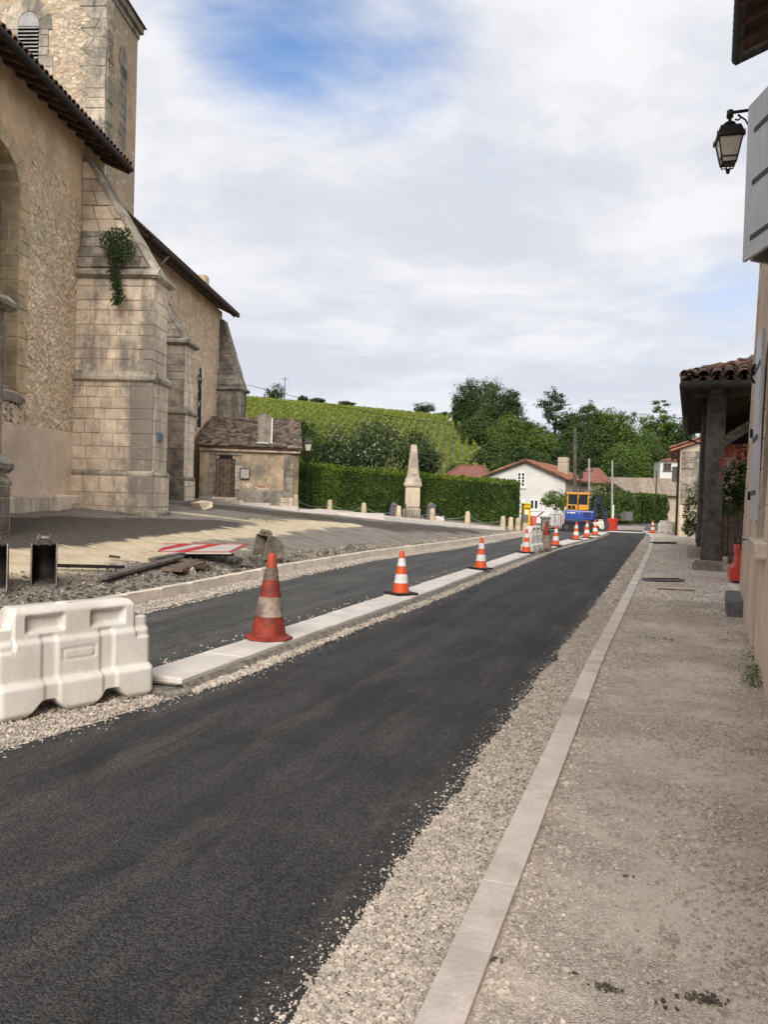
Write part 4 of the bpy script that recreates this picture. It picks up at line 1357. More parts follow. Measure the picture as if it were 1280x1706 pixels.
# stepped footing stones of the first buttress
for x in np.arange(.3, 2.1, .42):
    b = MB(); b.box(x, x + rnd.uniform(.3, .42), -.26 - rnd.uniform(0, .08), -.05, .6, 1.0 + rnd.uniform(-.05, .06), .03)
    b.build('footing_stone', M['ashlar_dark'], bt1)
b = MB(); b.box(1.7, 2.32, -.25, .75, .6, 1.04, .04); b.build('footing_stone', M['ashlar_dark'], bt1)
b = MB(); b.box(2.045, 2.10, .28, .60, 2.80, 3.02, .01); b.build('wall_plaque', M['blue_plaque'], bt1)

# ivy on the first buttress
ivy = thing('ivy_plant', 'dark ivy clump hanging from the sloped top of the nearest church buttress', 'plant', (-6.9, 19.5, 7.6))
P, O = [], []
for i in range(1900):
    f = rnd.random()
    if f < .62:
        a, r_ = rnd.uniform(0, 6.28), rnd.random() ** .6
        cu, cv, ru_, rv_ = rnd.choice(((178, 402, 13, 16), (190, 392, 16, 14), (207, 396, 13, 20), (200, 412, 20, 18), (213, 416, 12, 18), (188, 420, 12, 16), (196, 430, 12, 12)))
        u_, v_ = cu + ru_ * r_ * math.cos(a), cv + rv_ * r_ * math.sin(a)
        Y = 19.75 - .22 * rnd.random()
    else:
        v_ = 425 + 84 * rnd.random() ** .9
        u_ = 193 + rnd.gauss(0, 4.5) + 3 * math.sin(v_ * .08)
        Y = 19.66 - .16 * rnd.random()
    P.append(at(u_, v_, Y)); O.append((0, -1, .2))
P = np.array(P) - np.array(ivy.location)
link('foliage', leaves('foliage', P, .075, [M['ivy']], out=np.array(O), up=.1, seed=9), ivy)
b = MB(); b.tube([Vector(at(195, 420, 19.8)) - ivy.location, Vector(at(194, 455, 19.72)) - ivy.location, Vector(at(196, 505, 19.72)) - ivy.location], .018, 6)
b.build('stem', M['bark'], ivy)

# ------------------------------------------------------------------ annex with stone slate roof
ax, ay, _ = at(331, 830, 34.7); bx_, by_, _ = at(496, 851, 35.3)
aa = math.atan2(by_ - ay, bx_ - ax)
AL = math.hypot(bx_ - ax, by_ - ay)
annex = thing('annex_building', 'low ochre annex with plank door and mossy stone slate roof beside the church', 'building', (ax, ay, .80), aa)
b = MB(); D = 3.4
b.prism([(0, 0), (AL, 0), (AL, 2.70), (0, 2.70)], 0, .4, 'y')
b.prism([(0, 0), (D, 0), (D, 4.15), (.0, 2.70)], AL - .35, AL, 'x')
b.prism([(0.01, 0), (D, 0), (D, 4.15), (.01, 2.70)], 0, .3, 'x')
awall = b.build('wall', M['wall_annex'], annex)
b = MB()
b.box(-.01, .66, -.045, .01, -.2, .86, .01); b.box(1.66, AL - .3, -.045, .01, -.2, .86, .01)
b.build('base_course', M['ashlar_dark'], awall)
# door with shouldered head
DX0, DX1, DZ0, DZ1 = .70, 1.52, .52, 2.28
b = MB(); b.add([(DX0, -.012, DZ0), (DX1, -.012, DZ0), (DX1, -.012, DZ1 - .12), (DX1 - .12, -.012, DZ1 - .08), (DX1 - .12, -.012, DZ1 + .06), (DX0 + .14, -.012, DZ1 + .06), (DX0 + .14, -.012, DZ1 - .08), (DX0, -.012, DZ1 - .12)], [tuple(range(8))])
door = b.build('door', M['dark'], annex)
for i in range(5):
    x = DX0 + .02 + i * (DX1 - DX0 - .04) / 5
    b = MB(); b.box(x + .004, x + (DX1 - DX0 - .04) / 5 - .004, -.045, -.015, DZ0, DZ1 - (.14 if i in (0, 4) else .10), .004)
    b.build('plank', M['wood_brown'], door)
for sx_, (xa, xb) in ((0, (DX0 - .28, DX0)), (1, (DX1, DX1 + .28))):
    z = .5
    while z < DZ1:
        h_ = rnd.uniform(.3, .42)
        b = MB(); b.box(xa, xb, -.05, .01, z, min(z + h_, DZ1 + .02) - .008, .01)
        b.build('jamb_stone', M['ashlar_dark'] if rnd.random() < .6 else M['ashlar'], door); z += h_
b = MB(); b.box(DX0 - .3, DX1 + .3, -.052, .01, DZ1 + .06, DZ1 + .30, .01); b.build('lintel', M['ashlar_dark'], door)
b = MB(); b.box(DX0 - .12, DX1 + .12, -.25, .0, .30, DZ0 - .005, .015); b.build('doorstep', M['ashlar'], door)
# notice box
b = MB(); b.box(1.72, 2.17, -.10, .0, 1.32, 1.80, .01)
nb = b.build('notice_box', M['wood_grey'], annex)
b = MB(); b.box(1.77, 2.12, -.108, -.10, 1.37, 1.75); b.build('panel', M['sign_white'], nb)
# quoin strip at the right corner, exposed stones
for i, z in enumerate(np.arange(.55, 2.4, .31)):
    b = MB(); b.box(AL - .66, AL - .24, -.06, .01, z, z + .30, .012); b.build('quoin', M['ashlar_dark'], annex)
for i, z in enumerate(np.arange(-.15, .5, .24)):
    for x in (AL - .78, AL - .40):
        b = MB(); b.box(x, x + .37, -.075, .01, z, z + .23, .02); b.build('quoin', M['ashlar'], annex)
P = np.stack([np.concatenate([rng.uniform(1.7, 2.25, 30), rng.uniform(2.45, 2.95, 14)]), np.full(44, -.004), np.concatenate([rng.uniform(.95, 1.2, 30), rng.uniform(.88, 1.0, 14)])], 1)
scatter_stones('exposed_stones', P, rng.uniform(.06, .13, 44), M['rubble'], parent=annex, flat=.3, seed=60, N=((1, 0, 0), (0, 0, 1), (0, -1, 0)))
for x in np.arange(2.47, 2.85, .13):
    b = MB(); b.box(x, x + .12, -.02, .01, .98, 1.04); b.build('brick', M['brick'], annex)
# roof
b = MB(); b.prism([(-.28, 2.66), (-.28, 2.74), (D, 4.32), (D, 4.20)], -.05, AL + .12, 'x')
aroof = b.build('roof', M['wood_rafter'], annex)
rs = math.atan2(4.2 - 2.66, D + .28)
b = MB()
rows = 21
for k in range(rows):
    d_ = k / rows * (D + .28) / math.cos(rs)
    x = -.05 + rnd.uniform(-.1, 0)
    while x < AL + .1:
        wd = rnd.uniform(.12, .30)
        b.M = Matrix.Translation((x, -.30 + d_ * math.cos(rs), 2.745 + d_ * math.sin(rs))) @ Matrix.Rotation(rs - .06 + rnd.uniform(-.04, .06), 4, 'X') @ Matrix.Rotation(rnd.uniform(-.06, .06), 4, 'Z')
        b.box(0, min(wd, AL + .12 - x) - .008, -rnd.uniform(0, .06), .27, 0, rnd.uniform(.02, .05))
        x += wd
b.build('roof_slates', M['slate'], aroof)['kind'] = 'stuff'
cx_ = 2.75
b = MB(); b.prism([(cx_ - .29, 2.9), (cx_ + .29, 2.9), (cx_ + .29, 4.1), (cx_ + .2, 4.22), (cx_ - .2, 4.22), (cx_ - .29, 4.1)], .14, .7, 'y')
st_ = b.build('dormer_slab', M['ashlar_dark'], annex)
b = MB(); b.box(cx_ - .34, cx_ + .38, .05, .14, 2.86, 2.96, .005); b.box(cx_ + .29, cx_ + .35, .10, .16, 2.96, 4.05, .005)
b.build('slab_trim', M['white_paint'], st_)
b = MB(); b.box(-.02, AL + .04, -.16, -.0, 2.52, 2.66, .02); b.build('eave_course', M['ashlar'], annex)
# ------------------------------------------------------------------ the house on the right
HA = math.atan2(5.41, 2.21)                     # direction of its street wall
HX, HY = .5 + .4085 * 12.24, 12.24              # its far corner
house = thing('house', 'beige rendered house at the right edge with half open grey shutters above the footpath', 'house', (HX, HY, 0), HA - math.pi / 2)
# local frame: y runs away along the street wall (0 at the far corner, negative nearer), x points into the house
HB = .022                                       # the wall leans back a little as it rises
def wl(z): return HB * z
H_TOP = 8.5
wy0, wy1, wz0, wz1 = -5.15, -4.05, 1.28, 3.5    # ground floor window


def wallpiece(bb, y0, y1, z0, z1):
    bb.prism([(wl(z0), z0), (.5, z0), (.5, z1), (wl(z1), z1)], y0, y1, 'y')


b = MB()
wallpiece(b, -13, wy0, -.2, H_TOP); wallpiece(b, wy1, 0, -.2, H_TOP)
wallpiece(b, wy0, wy1, -.2, wz0); wallpiece(b, wy0, wy1, wz1, H_TOP)
b.box(.5, 6, -.5, 0, -.2, H_TOP)
hw = b.build('wall', M['house_wall'], house)
zz_ = .1
k = 0
while zz_ < H_TOP - .3:                          # corner stones, worn and uneven
    h_ = rnd.uniform(.26, .40)
    L_ = .42 if k % 2 else .26
    b = MB(); b.prism([(wl(zz_) - .012, zz_ + .006), (.2, zz_ + .006), (.2, zz_ + h_ - .006), (wl(zz_ + h_) - .012, zz_ + h_ - .006)], -L_, .02 + rnd.uniform(-.012, .012), 'y')
    b.build('quoin', M['house_wall'] if rnd.random() < .7 else M['ashlar_clean'], hw, bevel=.012)
    zz_ += h_; k += 1
w_ = MB(); w_.box(.22, .25, wy0, wy1, wz0, wz1)
hwin = w_.build('window', M['dark'], house)
b = MB(); b.box(.17, .22, wy0, wy0 + .06, wz0, wz1); b.box(.17, .22, wy1 - .06, wy1, wz0, wz1); b.box(.17, .22, wy0 + .06, wy1 - .06, wz1 - .06, wz1); b.box(.17, .22, wy0 + .06, wy1 - .06, wz0, wz0 + .06)
b.build('frame', M['white_paint'], hwin)
b = MB(); b.box(-.07, .25, wy0 - .25, wy1 + .14, wz0 - .17, wz0 - .004, .02); b.build('sill', M['ashlar_clean'], hwin)
for ya, yb in ((wy0 - .2, wy0), (wy1, wy1 + .2)):
    z = wz0
    while z < wz1 - .05:
        h_ = min(rnd.uniform(.3, .45), wz1 - z)
        b = MB(); b.prism([(wl(z) - .018, z + .005), (.16, z + .005), (.16, z + h_ - .005), (wl(z + h_) - .018, z + h_ - .005)], ya, yb, 'y')
        b.build('jamb_stone', M['ashlar_clean'], hwin); z += h_
b = MB(); b.prism([(wl(wz1) - .02, wz1), (.16, wz1), (.16, wz1 + .28), (wl(wz1 + .3) - .02, wz1 + .28)], wy0 - .25, wy1 + .25, 'y'); b.build('lintel', M['ashlar_clean'], hwin)
# ground floor shutter, folded back against the wall beyond the window
sh = MB(); sh.M = Matrix.Translation((wl(1.4) - .012, wy1 + .06, 0)) @ Matrix.Rotation(R(1.0), 4, 'Z')
sh.box(-.035, 0, 0, .80, 1.45, 3.50, .004)
gsh = sh.build('shutter', M['shutter'], house)
b = MB(); b.M = sh.M
for z in (1.75, 2.35, 3.15):
    b.box(-.045, -.036, .02, .74, z - .025, z + .025)
b.build('strap_hinge', M['black_iron'], gsh)
b = MB(); b.M = sh.M; b.lathe([(.02, -.0), (.05, .01), (.05, .05), (.02, .06)], 8)
b = MB(); b.M = sh.M
b.tube([(-.05, .62, 3.0), (-.085, .62, 3.06), (-.085, .62, 3.16), (-.05, .62, 3.22)], .016, 6)
b.build('latch', M['black_iron'], gsh)
for z in (1.72, 2.45, 3.18):
    b = MB(); b.box(-.06, .05, wy1 + .90, wy1 + .96, z - .05, z + .05); b.build('hinge_pin', M['black_iron'], hw)
b = MB(); b.tube([(-.02, wy1 + .35, 1.23), (-.16, wy1 + .35, 1.23), (-.17, wy1 + .35, 1.38)], .008, 5); b.tube([(-.12, wy1 + .10, 1.23), (-.12, wy1 + .55, 1.23)], .008, 5); b.tube([(-.12, wy1 + .55, 1.10), (-.13, wy1 + .55, 1.23), (-.20, wy1 + .60, 1.42)], .008, 5)
b.build('shutter_stop', M['black_iron'], hw)
# upper bi-fold shutter standing out from the wall: its free edge from the photograph's sight line
fx, fy, _ = at(1249, 300, 7.7)
inv = house.matrix_basis.inverted() if False else (Matrix.Translation((HX, HY, 0)) @ Matrix.Rotation(HA - math.pi / 2, 4, 'Z')).inverted()
fl = inv @ Vector((fx, fy, 0))
zb_, zt_ = at(1246, 437, 7.7)[2], at(1252, 178, 7.7)[2]
hinge = Vector((wl(4.5) - .01, fl.y - .78))
far_h = Vector((wl(4.5) - .01, fl.y + .30))
def leafbox(p, q, th=.03):
    d_ = (q - p); L_ = d_.length
    bb = MB(); bb.M = Matrix.Translation((p.x, p.y, 0)) @ Matrix.Rotation(math.atan2(d_.y, d_.x), 4, 'Z')
    return bb, L_
fl2 = Vector((fl.x, fl.y))
bb, L_ = leafbox(hinge, fl2); bb.box(0.005, L_ - .005, .004, .03, zb_ + .01, zt_ - .01)
ush = bb.build('shutter', M['shutter'], house)
for i in range(6):
    bb, L_ = leafbox(hinge, fl2); bb.box(L_ * i / 6 + .002, L_ * (i + 1) / 6 - .002, -.0, .036, zb_ + rnd.uniform(-.004, .004), zt_ + rnd.uniform(-.004, .004), .005)
    bb.build('board', M['shutter'], ush)
bb2, _ = leafbox(hinge, fl2)
for f in (.12, .47, .80):
    z = zb_ + (zt_ - zb_) * f
    bb2.box(.0, L_ - .16, .036, .044, z - .022, z + .022)
bb2.build('strap_hinge', M['black_iron'], ush)
bb, L_ = leafbox(fl2 + Vector((.03, .012)), far_h); bb.box(.01, L_, -.035, .0, zb_ + .01, zt_ - .01)
bb.build('shutter', M['shutter'], house)
b = MB(); b.box(wl(4.6) - .02, wl(4.6) + .05, hinge.y - .9, far_h.y + .02, zb_ + .02, zt_ - .1)
b.box(wl(4.3) - .09, .2, hinge.y - 1.1, far_h.y + .12, zb_ - .26, zb_ - .09)
uw = b.build('window', M['dark'], house)
b = MB(); b.box(wl(4.3) - .10, .2, hinge.y - 1.1, far_h.y + .14, zb_ - .27, zb_ - .06, .02); b.build('sill', M['ashlar_clean'], uw)
# eave with rafters, boards and gutter
ex_, ey_, ez_ = at(1222, 108, 12.75)
el = inv @ Vector((ex_, ey_, 0))
RS2 = .36
b = MB(); b.prism([(el.x + .07, ez_ + .10), (el.x + .07, ez_ + .16), (4.5, ez_ + .16 + RS2 * (4.4 - el.x)), (4.5, ez_ + .10 + RS2 * (4.4 - el.x))], -13, el.y - .10, 'y')
hroof = b.build('roof', M['wood_rafter'], house)
for y in np.arange(-12.8, el.y - .3, .5):
    b = MB(); b.prism([(el.x + .06, ez_ - .03), (el.x + .06, ez_ + .10), (1.2, ez_ + .10 + RS2 * (1.1 - el.x)), (1.2, ez_ - .03 + RS2 * (1.1 - el.x))], y, y + .09, 'y')
    b.build('rafter', M['wood_rafter'], hroof)
b = MB(); b.tube([(el.x + .06, -13, ez_ + .07), (el.x + .06, el.y, ez_ + .07)], .085, 10); b.build('gutter', M['zinc'], hroof, smooth_=True)
b = MB(); b.prism([(el.x + .03, ez_ - .01), (el.x + .03, ez_ + .20), (4.5, ez_ + .2 + RS2 * (4.4 - el.x)), (4.5, ez_ - .01 + RS2 * (4.4 - el.x))], el.y - .02, el.y + .03, 'y')
b.build('verge_board', M['wood_dark'], hroof)
b = MB()
for k in range(10):
    for y in np.arange(-13, el.y - .1, .205):
        b.M = Matrix.Translation((el.x + k * .4, y, ez_ + .2 + k * .4 * RS2)) @ Matrix.Rotation(-math.atan(RS2), 4, 'Y')
        b.add(TV, TF)
b.build('roof_tiles', M['tile'], hroof)['kind'] = 'stuff'
# grey granite step at the foot of the wall
b = MB(); b.box(-.20, .02, -1.5, -.02, .0, .30, .02)
gs_ = b.build('granite_step', M['granite']); gs_.matrix_world = Matrix.Translation((HX, HY, 0)) @ Matrix.Rotation(HA - math.pi / 2, 4, 'Z')
tag(gs_, 'low grey granite step along the foot of the beige house wall', 'step')

# ------------------------------------------------------------------ wall lantern
lx, ly, lz = at(1215, 250, 11.2)
lan = thing('wall_lantern', 'black four sided street lantern hanging from a scrolled bracket by the shutter', 'lantern', (lx, ly, lz), HA - math.pi / 2 + R(8))
k = 11.2 / F_PX                                  # metres per photo pixel at this distance
b = MB()
def sq(r, z): return [(r, r, z), (-r, r, z), (-r, -r, z), (r, -r, z)]
def sqloft(bb, prof, cap=True):
    vs = []
    for r_, z in prof: vs += sq(r_, z)
    fs = []
    for i in range(len(prof) - 1):
        for j in range(4):
            fs.append((i * 4 + j, i * 4 + (j + 1) % 4, i * 4 + 4 + (j + 1) % 4, i * 4 + 4 + j))
    if cap: fs += [(3, 2, 1, 0), tuple(range(len(vs) - 4, len(vs)))]
    bb.add(vs, fs)
# hood
sqloft(b, [(.168, .135), (.178, .150), (.172, .185), (.135, .285), (.130, .30), (.06, .31)])
hood = b.build('hood', M['lamp_metal'], lan)
b = MB(); b.lathe([(.02, .31), (.028, .325), (.075, .345), (.082, .362), (.05, .385), (.022, .40), (.022, .44), (.045, .445), (.045, .54), (.03, .55)], 14)
b.build('chimney_cap', M['lamp_metal'], hood, smooth_=True)
for sx_ in (-1, 1):
    for sy_ in (-1, 1):
        b = MB(); b.tube([(.172 * sx_, .172 * sy_, .12), (.175 * sx_, .175 * sy_, .175), (.176 * sx_, .176 * sy_, .21)], [.014, .01, .004], 5); b.build('finial', M['lamp_metal'], hood)
# glass body and frame
b = MB(); sqloft(b, [(.085, -.185), (.15, .14)], cap=False); b.build('glass', M['lamp_glass'], lan)
b = MB()
for sx_ in (-1, 1):
    for sy_ in (-1, 1):
        b.tube([(.155 * sx_, .155 * sy_, .14), (.105 * sx_, .105 * sy_, -.12), (.088 * sx_, .088 * sy_, -.20)], .0105, 5)
for r_, z in ((.155, .14), (.106, -.118), (.09, -.19)):
    q = sq(r_, z); b.tube(q + [q[0]], .010, 5)
b.build('frame', M['lamp_metal'], lan)
b = MB()
for a_ in range(4):
    an = a_ * math.pi / 2 + math.pi / 4
    b.tube([(.12 * math.cos(an), .12 * math.sin(an), -.18), (.10 * math.cos(an), .10 * math.sin(an), -.235), (.035 * math.cos(an), .035 * math.sin(an), -.24), (.025 * math.cos(an), .025 * math.sin(an), -.28)], .0095, 5)
b.lathe([(.012, -.33), (.026, -.315), (.026, -.295), (.018, -.285), (.035, -.28), (.035, -.265), (.01, -.26)], 10)
b.build('pendant', M['lamp_metal'], lan)
b = MB(); b.lathe([(.03, .0), (.045, .04), (.045, .10), (.02, .13)], 10); b.build('bulb', M['white_paint'], lan, smooth_=True)
b = MB(); ar = .52
b.tube([(-.03, 0, .51), (ar, 0, .545)], .022, 6)
sc_ = [(.10 + .035 * math.cos(a), 0, .44 + .035 * math.sin(a)) for a in np.linspace(-2.6, 1.6, 9)]
b.tube(sc_ + [(.20, 0, .40), (.27, 0, .27), (.36, 0, .17), (ar, 0, .13)], .012, 6)
b.box(ar - .01, ar + .02, -.03, .03, .05, .62)
b.build('bracket', M['lamp_metal'], lan)

# ------------------------------------------------------------------ porch: open timber market shed with hipped tile roof
PA = R(21)
gx_, gy_, gz_ = at(1140, 640, 18.2)              # gutter corner
porch = thing('timber_shelter', 'open timber shelter with dark posts and a hipped canal tile roof beside the footpath', 'shelter', (gx_, gy_, 0), -PA)
PZ = gz_
PL, PW = 13.5, 7.0
b = MB()
b.tube([(PW, 0, PZ - .02), (0, 0, PZ - .02)], .095, 10)
b.build('gutter', M['zinc'], porch, smooth_=True)
b = MB(); b.tube([(0, 0, PZ - .02), (0, PL, PZ - .02)], .095, 10)
b.tube([(0, PL, PZ - .06), (.05, PL, PZ - .22), (.55, PL + .05, PZ - .42), (.6, PL, PZ - 4.2)], .045, 7)
b.build('gutter', M['zinc'], porch, smooth_=True)
RS3 = .34
apx, rz_ = 3.5, PZ + 3.5 * RS3
b = MB()
ea = [(0.02, 0.02), (PW, 0.02), (PW, PL), (0.02, PL)]
b.add([(p[0], p[1], PZ + .05) for p in ea] + [(apx, apx, rz_ + .05), (apx, PL - apx, rz_ + .05)], [(0, 1, 4), (1, 2, 5, 4), (2, 3, 5), (3, 0, 4, 5)])
b.add([(p[0], p[1], PZ + .0) for p in ea] + [(apx, apx, rz_), (apx, PL - apx, rz_)], [(4, 1, 0), (4, 5, 2, 1), (5, 3, 2), (5, 4, 0, 3)])
proof = b.build('roof', M['wood_rafter'], porch)
b = MB()
for y in np.arange(.4, PL, .5):
    b.prism([(.05, PZ - .1), (.05, PZ), (2.6, PZ + 2.55 * RS3), (2.6, PZ + 2.55 * RS3 - .1)], y, y + .08, 'y')
for x in np.arange(.4, PW, .5):
    b.prism([(.05, PZ - .1), (.05, PZ), (2.2, PZ + 2.15 * RS3), (2.2, PZ + 2.15 * RS3 - .1)], x, x + .08, 'x')
b.build('rafters', M['wood_dark'], proof)['kind'] = 'stuff'
big_tile = []
TV2, TF2 = canal_tile(.5, .135, .105, .022, 6)
for i in range(4):
    b = MB(); b.add([(x + rnd.uniform(-.012, .012), y + rnd.uniform(-.01, .01), z + rnd.uniform(-.006, .006)) for x, y, z in TV2], TF2)
    o = b.build('roof_tile', M['tile'], None); big_tile.append(o.data); bpy.data.objects.remove(o)
TV3, TF3 = canal_tile(.5, .105, .125, .02, 4, cup=True)
b = MB(); b.add(TV3, TF3); o = b.build('channel', M['tile'], None); chan_me = o.data; bpy.data.objects.remove(o)
s3 = math.atan(RS3)
pitch = .285
cnt = 0
joined = MB()
for j, x in enumerate(np.arange(.12, 5.2, pitch)):    # slope facing us: hip line x = y on the left
    for k in range(8):
        y = -.06 + k * .40
        if y + .1 > x + .12: break
        if y > 3.1: break
        z = PZ + .09 + (y + .06) * RS3 + .03
        o = link('roof_tile', big_tile[rnd.randrange(4)], proof, (x + rnd.uniform(-.015, .015), y + rnd.uniform(-.03, .03), z + .05))
        o.rotation_euler = (Matrix.Rotation(math.pi / 2 + rnd.uniform(-.06, .06), 3, 'Z') @ Matrix.Rotation(-s3 + rnd.uniform(0, .05), 3, 'Y')).to_euler()
        o = link('roof_tile', chan_me, proof, (x + pitch / 2, y + .03, z + .045))
        o.rotation_euler = (Matrix.Rotation(math.pi / 2, 3, 'Z') @ Matrix.Rotation(-s3, 3, 'Y')).to_euler()
for k in range(12):                              # hip ridge tiles
    p = .0 + k * .36 / math.sqrt(2)
    o = link('ridge_tile', big_tile[k % 4], proof, (p, p, PZ + .19 + p * RS3))
    o.rotation_euler = (Matrix.Rotation(math.pi / 4 + rnd.uniform(-.06, .06), 3, 'Z') @ Matrix.Rotation(-math.atan(RS3 / math.sqrt(2)) + .03, 3, 'Y')).to_euler()
for y in np.arange(.5, PL - .2, pitch):
    for k in range(8):
        x = -.06 + k * .4
        if x > y - .1: break
        joined.M = Matrix.Translation((x, y, PZ + .17 + (x + .06) * RS3)) @ Matrix.Rotation(rnd.uniform(-.05, .05), 4, 'Z') @ Matrix.Rotation(-s3, 4, 'Y')
        joined.add(TV2, TF2)
joined.build('roof_tiles', M['tile'], proof)['kind'] = 'stuff'
# posts (rooted by the photograph), braces, beams
pinv = (Matrix.Translation((gx_, gy_, 0)) @ Matrix.Rotation(-PA, 4, 'Z')).inverted()
def ploc(u, v, Y):
    p = pinv @ Vector(at(u, v, Y)); return p
pa_ = ploc(1182, 944, 19.0); pb_ = ploc(1170, 926, 23.2)
for i, (p, wd) in enumerate(((pa_, .20), (pb_, .17), (pb_ + Vector((.0, 4.3, 0)), .16))):
    b = MB(); b.M = Matrix.Translation((p.x, p.y, 0)) @ Matrix.Rotation(R(3), 4, 'Z')
    vs = []
    for z, r_, o_ in ((.30 if i else .12, wd, 0), (1.5, wd * .96, .03), (2.9, wd * 1.0, .03), (PZ + .15, wd * .96, .05)):
        vs += [(-r_ + o_, -r_, z), (r_ + o_, -r_, z), (r_ + o_, r_, z), (-r_ + o_, r_, z)]
    fs = [(3, 2, 1, 0), (12, 13, 14, 15)] + [(a * 4 + j, a * 4 + (j + 1) % 4, a * 4 + 4 + (j + 1) % 4, a * 4 + 4 + j) for a in range(3) for j in range(4)]
    b.add(vs, fs)
    b.build('post', M['wood_dark'], porch, bevel=.02)
b = MB(); b.box(pa_.x - .12, pa_.x + .12, .2, PL - .3, PZ - .12, PZ + .12)
b.build('beam', M['wood_dark'], porch)
b = MB(); b.box(.2, PW - .2, pa_.y - .11, pa_.y + .11, PZ - .14, PZ + .10)
b.build('beam', M['wood_dark'], porch)
b = MB(); b.M = Matrix.Translation((0, pa_.y, 0))
b.prism([(pa_.x + .18, 2.95), (pa_.x + .18, 3.22), (pa_.x + 1.9, PZ + .05), (pa_.x + 1.9, PZ - .2)], -.09, .09, 'y')
b.build('brace', M['wood_grey'], porch)
b = MB(); b.prism([(pa_.y + .2, 2.6), (pa_.y + .2, 2.85), (pa_.y + 1.6, PZ - .1), (pa_.y + 1.6, PZ - .35)], pa_.x - .08, pa_.x + .08, 'x')
b.build('brace', M['wood_dark'], porch)
b = MB(); b.prism([(pb_.y - .2, 2.6), (pb_.y - .2, 2.85), (pb_.y - 1.6, PZ - .1), (pb_.y - 1.6, PZ - .35)], pb_.x - .08, pb_.x + .08, 'x')
b.build('brace', M['wood_dark'], porch)
b = MB(); b.box(2.4, PW, 2.2, 2.5, PZ - .6, PZ + .8); b.box(1.0, PW, PL - .5, PL - .3, 3.2, PZ + .5); b.build('back_boarding', M['wood_dark'], porch)
# stone pads
for (u, v, Y, sx_, sy_, h_, lab) in ((1160, 940, 23.0, .24, .26, .30, 'rough cube of stone under the farther timber post'),
                                     (1180, 956, 18.6, .33, .22, .22, 'long low block of stone in front of the nearer timber post')):
    p = at(u, v, Y)
    b = MB(); b.box(-sx_, sx_, -sy_, sy_, -.1, h_, .05)
    for i_, vv in enumerate(b.v):
        b.v[i_] = (vv[0] + rnd.uniform(-.025, .025), vv[1] + rnd.uniform(-.025, .025), vv[2] + rnd.uniform(-.02, .02))
    o = b.build('stone_block', M['ashlar_mid'], None, (p[0], p[1], .09), -PA)
    tag(o, lab, 'stone block')
# timber partition behind the posts, with door frame
px_, py_, _ = at(1193, 935, 21.0)
q_ = at(1262, 940, 20.2)
pa2 = math.atan2(q_[1] - py_, q_[0] - px_); pl_ = math.hypot(q_[0] - px_, q_[1] - py_)
part_ = thing('board_partition', 'brown partition of overlapping horizontal boards behind the timber posts', 'partition', (px_, py_, .09), pa2)
z = .0
while z < 1.42:
    b = MB(); b.M = Matrix.Translation((0, 0, z)) @ Matrix.Rotation(R(5 + rnd.uniform(-2, 2)), 4, 'X')
    b.box(.34, pl_ + 1, -.015, .015, 0, .165); b.build('board', M['wood_brown'], part_); z += .135
b = MB(); b.box(.0, .16, -.06, .06, 0, 1.62); b.box(.16, .30, -.03, .04, 0.18, 1.5); b.build('frame_post', M['wood_brown'], part_)
b = MB(); b.box(.0, pl_ + 1, -.08, .08, 1.45, 1.66); b.build('top_rail', M['wood_brown'], part_)
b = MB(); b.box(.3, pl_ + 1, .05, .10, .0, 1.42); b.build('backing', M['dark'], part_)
# red plastic barrier standing on end behind the house corner
bx0, by0, _ = at(1236, 962, 15.6)
rb = MB()
prof = [(-.24, 0), (.24, 0), (.24, .30), (.13, .38), (.10, .64), (.13, .66), (.13, .86), (-.13, .86), (-.13, .66), (-.10, .64), (-.13, .38), (-.24, .30)]
rb.prism(prof, 0, .9, 'y')
rb.v = [(x * .82, y, z * .80) for x, y, z in rb.v]
o = rb.build('plastic_barrier', M['plastic_red'], None, (bx0, by0, .12), R(-20), bevel=.03)
tag(o, 'bright red plastic barrier seen end on behind the house corner', 'barrier')

# building behind the roses, seen between the porch and the house
p = at(1212, 742, 27); q = at(1300, 735, 27)
b = MB(); b.box(0, 6, 0, 4, 0, p[2] - .1)
o = b.build('wall', M['house_wall'], None)
beh = thing('rear_house', 'beige house wall with brick band just visible behind the rose bush', 'house', (p[0] - .4, p[1], 0), -R(27))
o.parent = beh
b = MB(); b.box(-.02, 6, -.03, 0, p[2] - .42, p[2] - .10); b.build('brick_band', M['brick'], beh)
b = MB(); b.prism([(-.3, p[2] - .1), (-.3, p[2]), (3, p[2] + .06), (6.3, p[2]), (6.3, p[2] - .1)], -.3, 4.3, 'y'); b.build('roof', M['tile_red'], beh)

# roses and shrub
def bush(name, label, cat, pts, size, m, core=None, n=None, seed=1, stems=3, group=None, extra=None):
    c = np.mean(np.array(pts)[:, :3], axis=0)
    z0 = min(p[2] for p in pts)
    root = thing(name, label, cat, (float(c[0]), float(c[1]), float(z0)), 0, group)
    P = np.array(pts)[:, :3] - np.array([c[0], c[1], z0])
    O = P - P.mean(0); O /= np.linalg.norm(O, axis=1)[:, None] + 1e-6
    link('foliage', leaves('foliage', P, size, [m], out=O, seed=seed), root)
    return root


def cloud(c, r, n, seed=0, flat=1.0, shell=.55):
    r_ = np.random.default_rng(seed)
    d_ = r_.normal(0, 1, (n, 3)); d_ /= np.linalg.norm(d_, axis=1)[:, None]
    rad = (shell + (1 - shell) * r_.random(n)) if shell < 1 else r_.random(n) ** .33
    return np.array(c) + d_ * rad[:, None] * np.array(r)


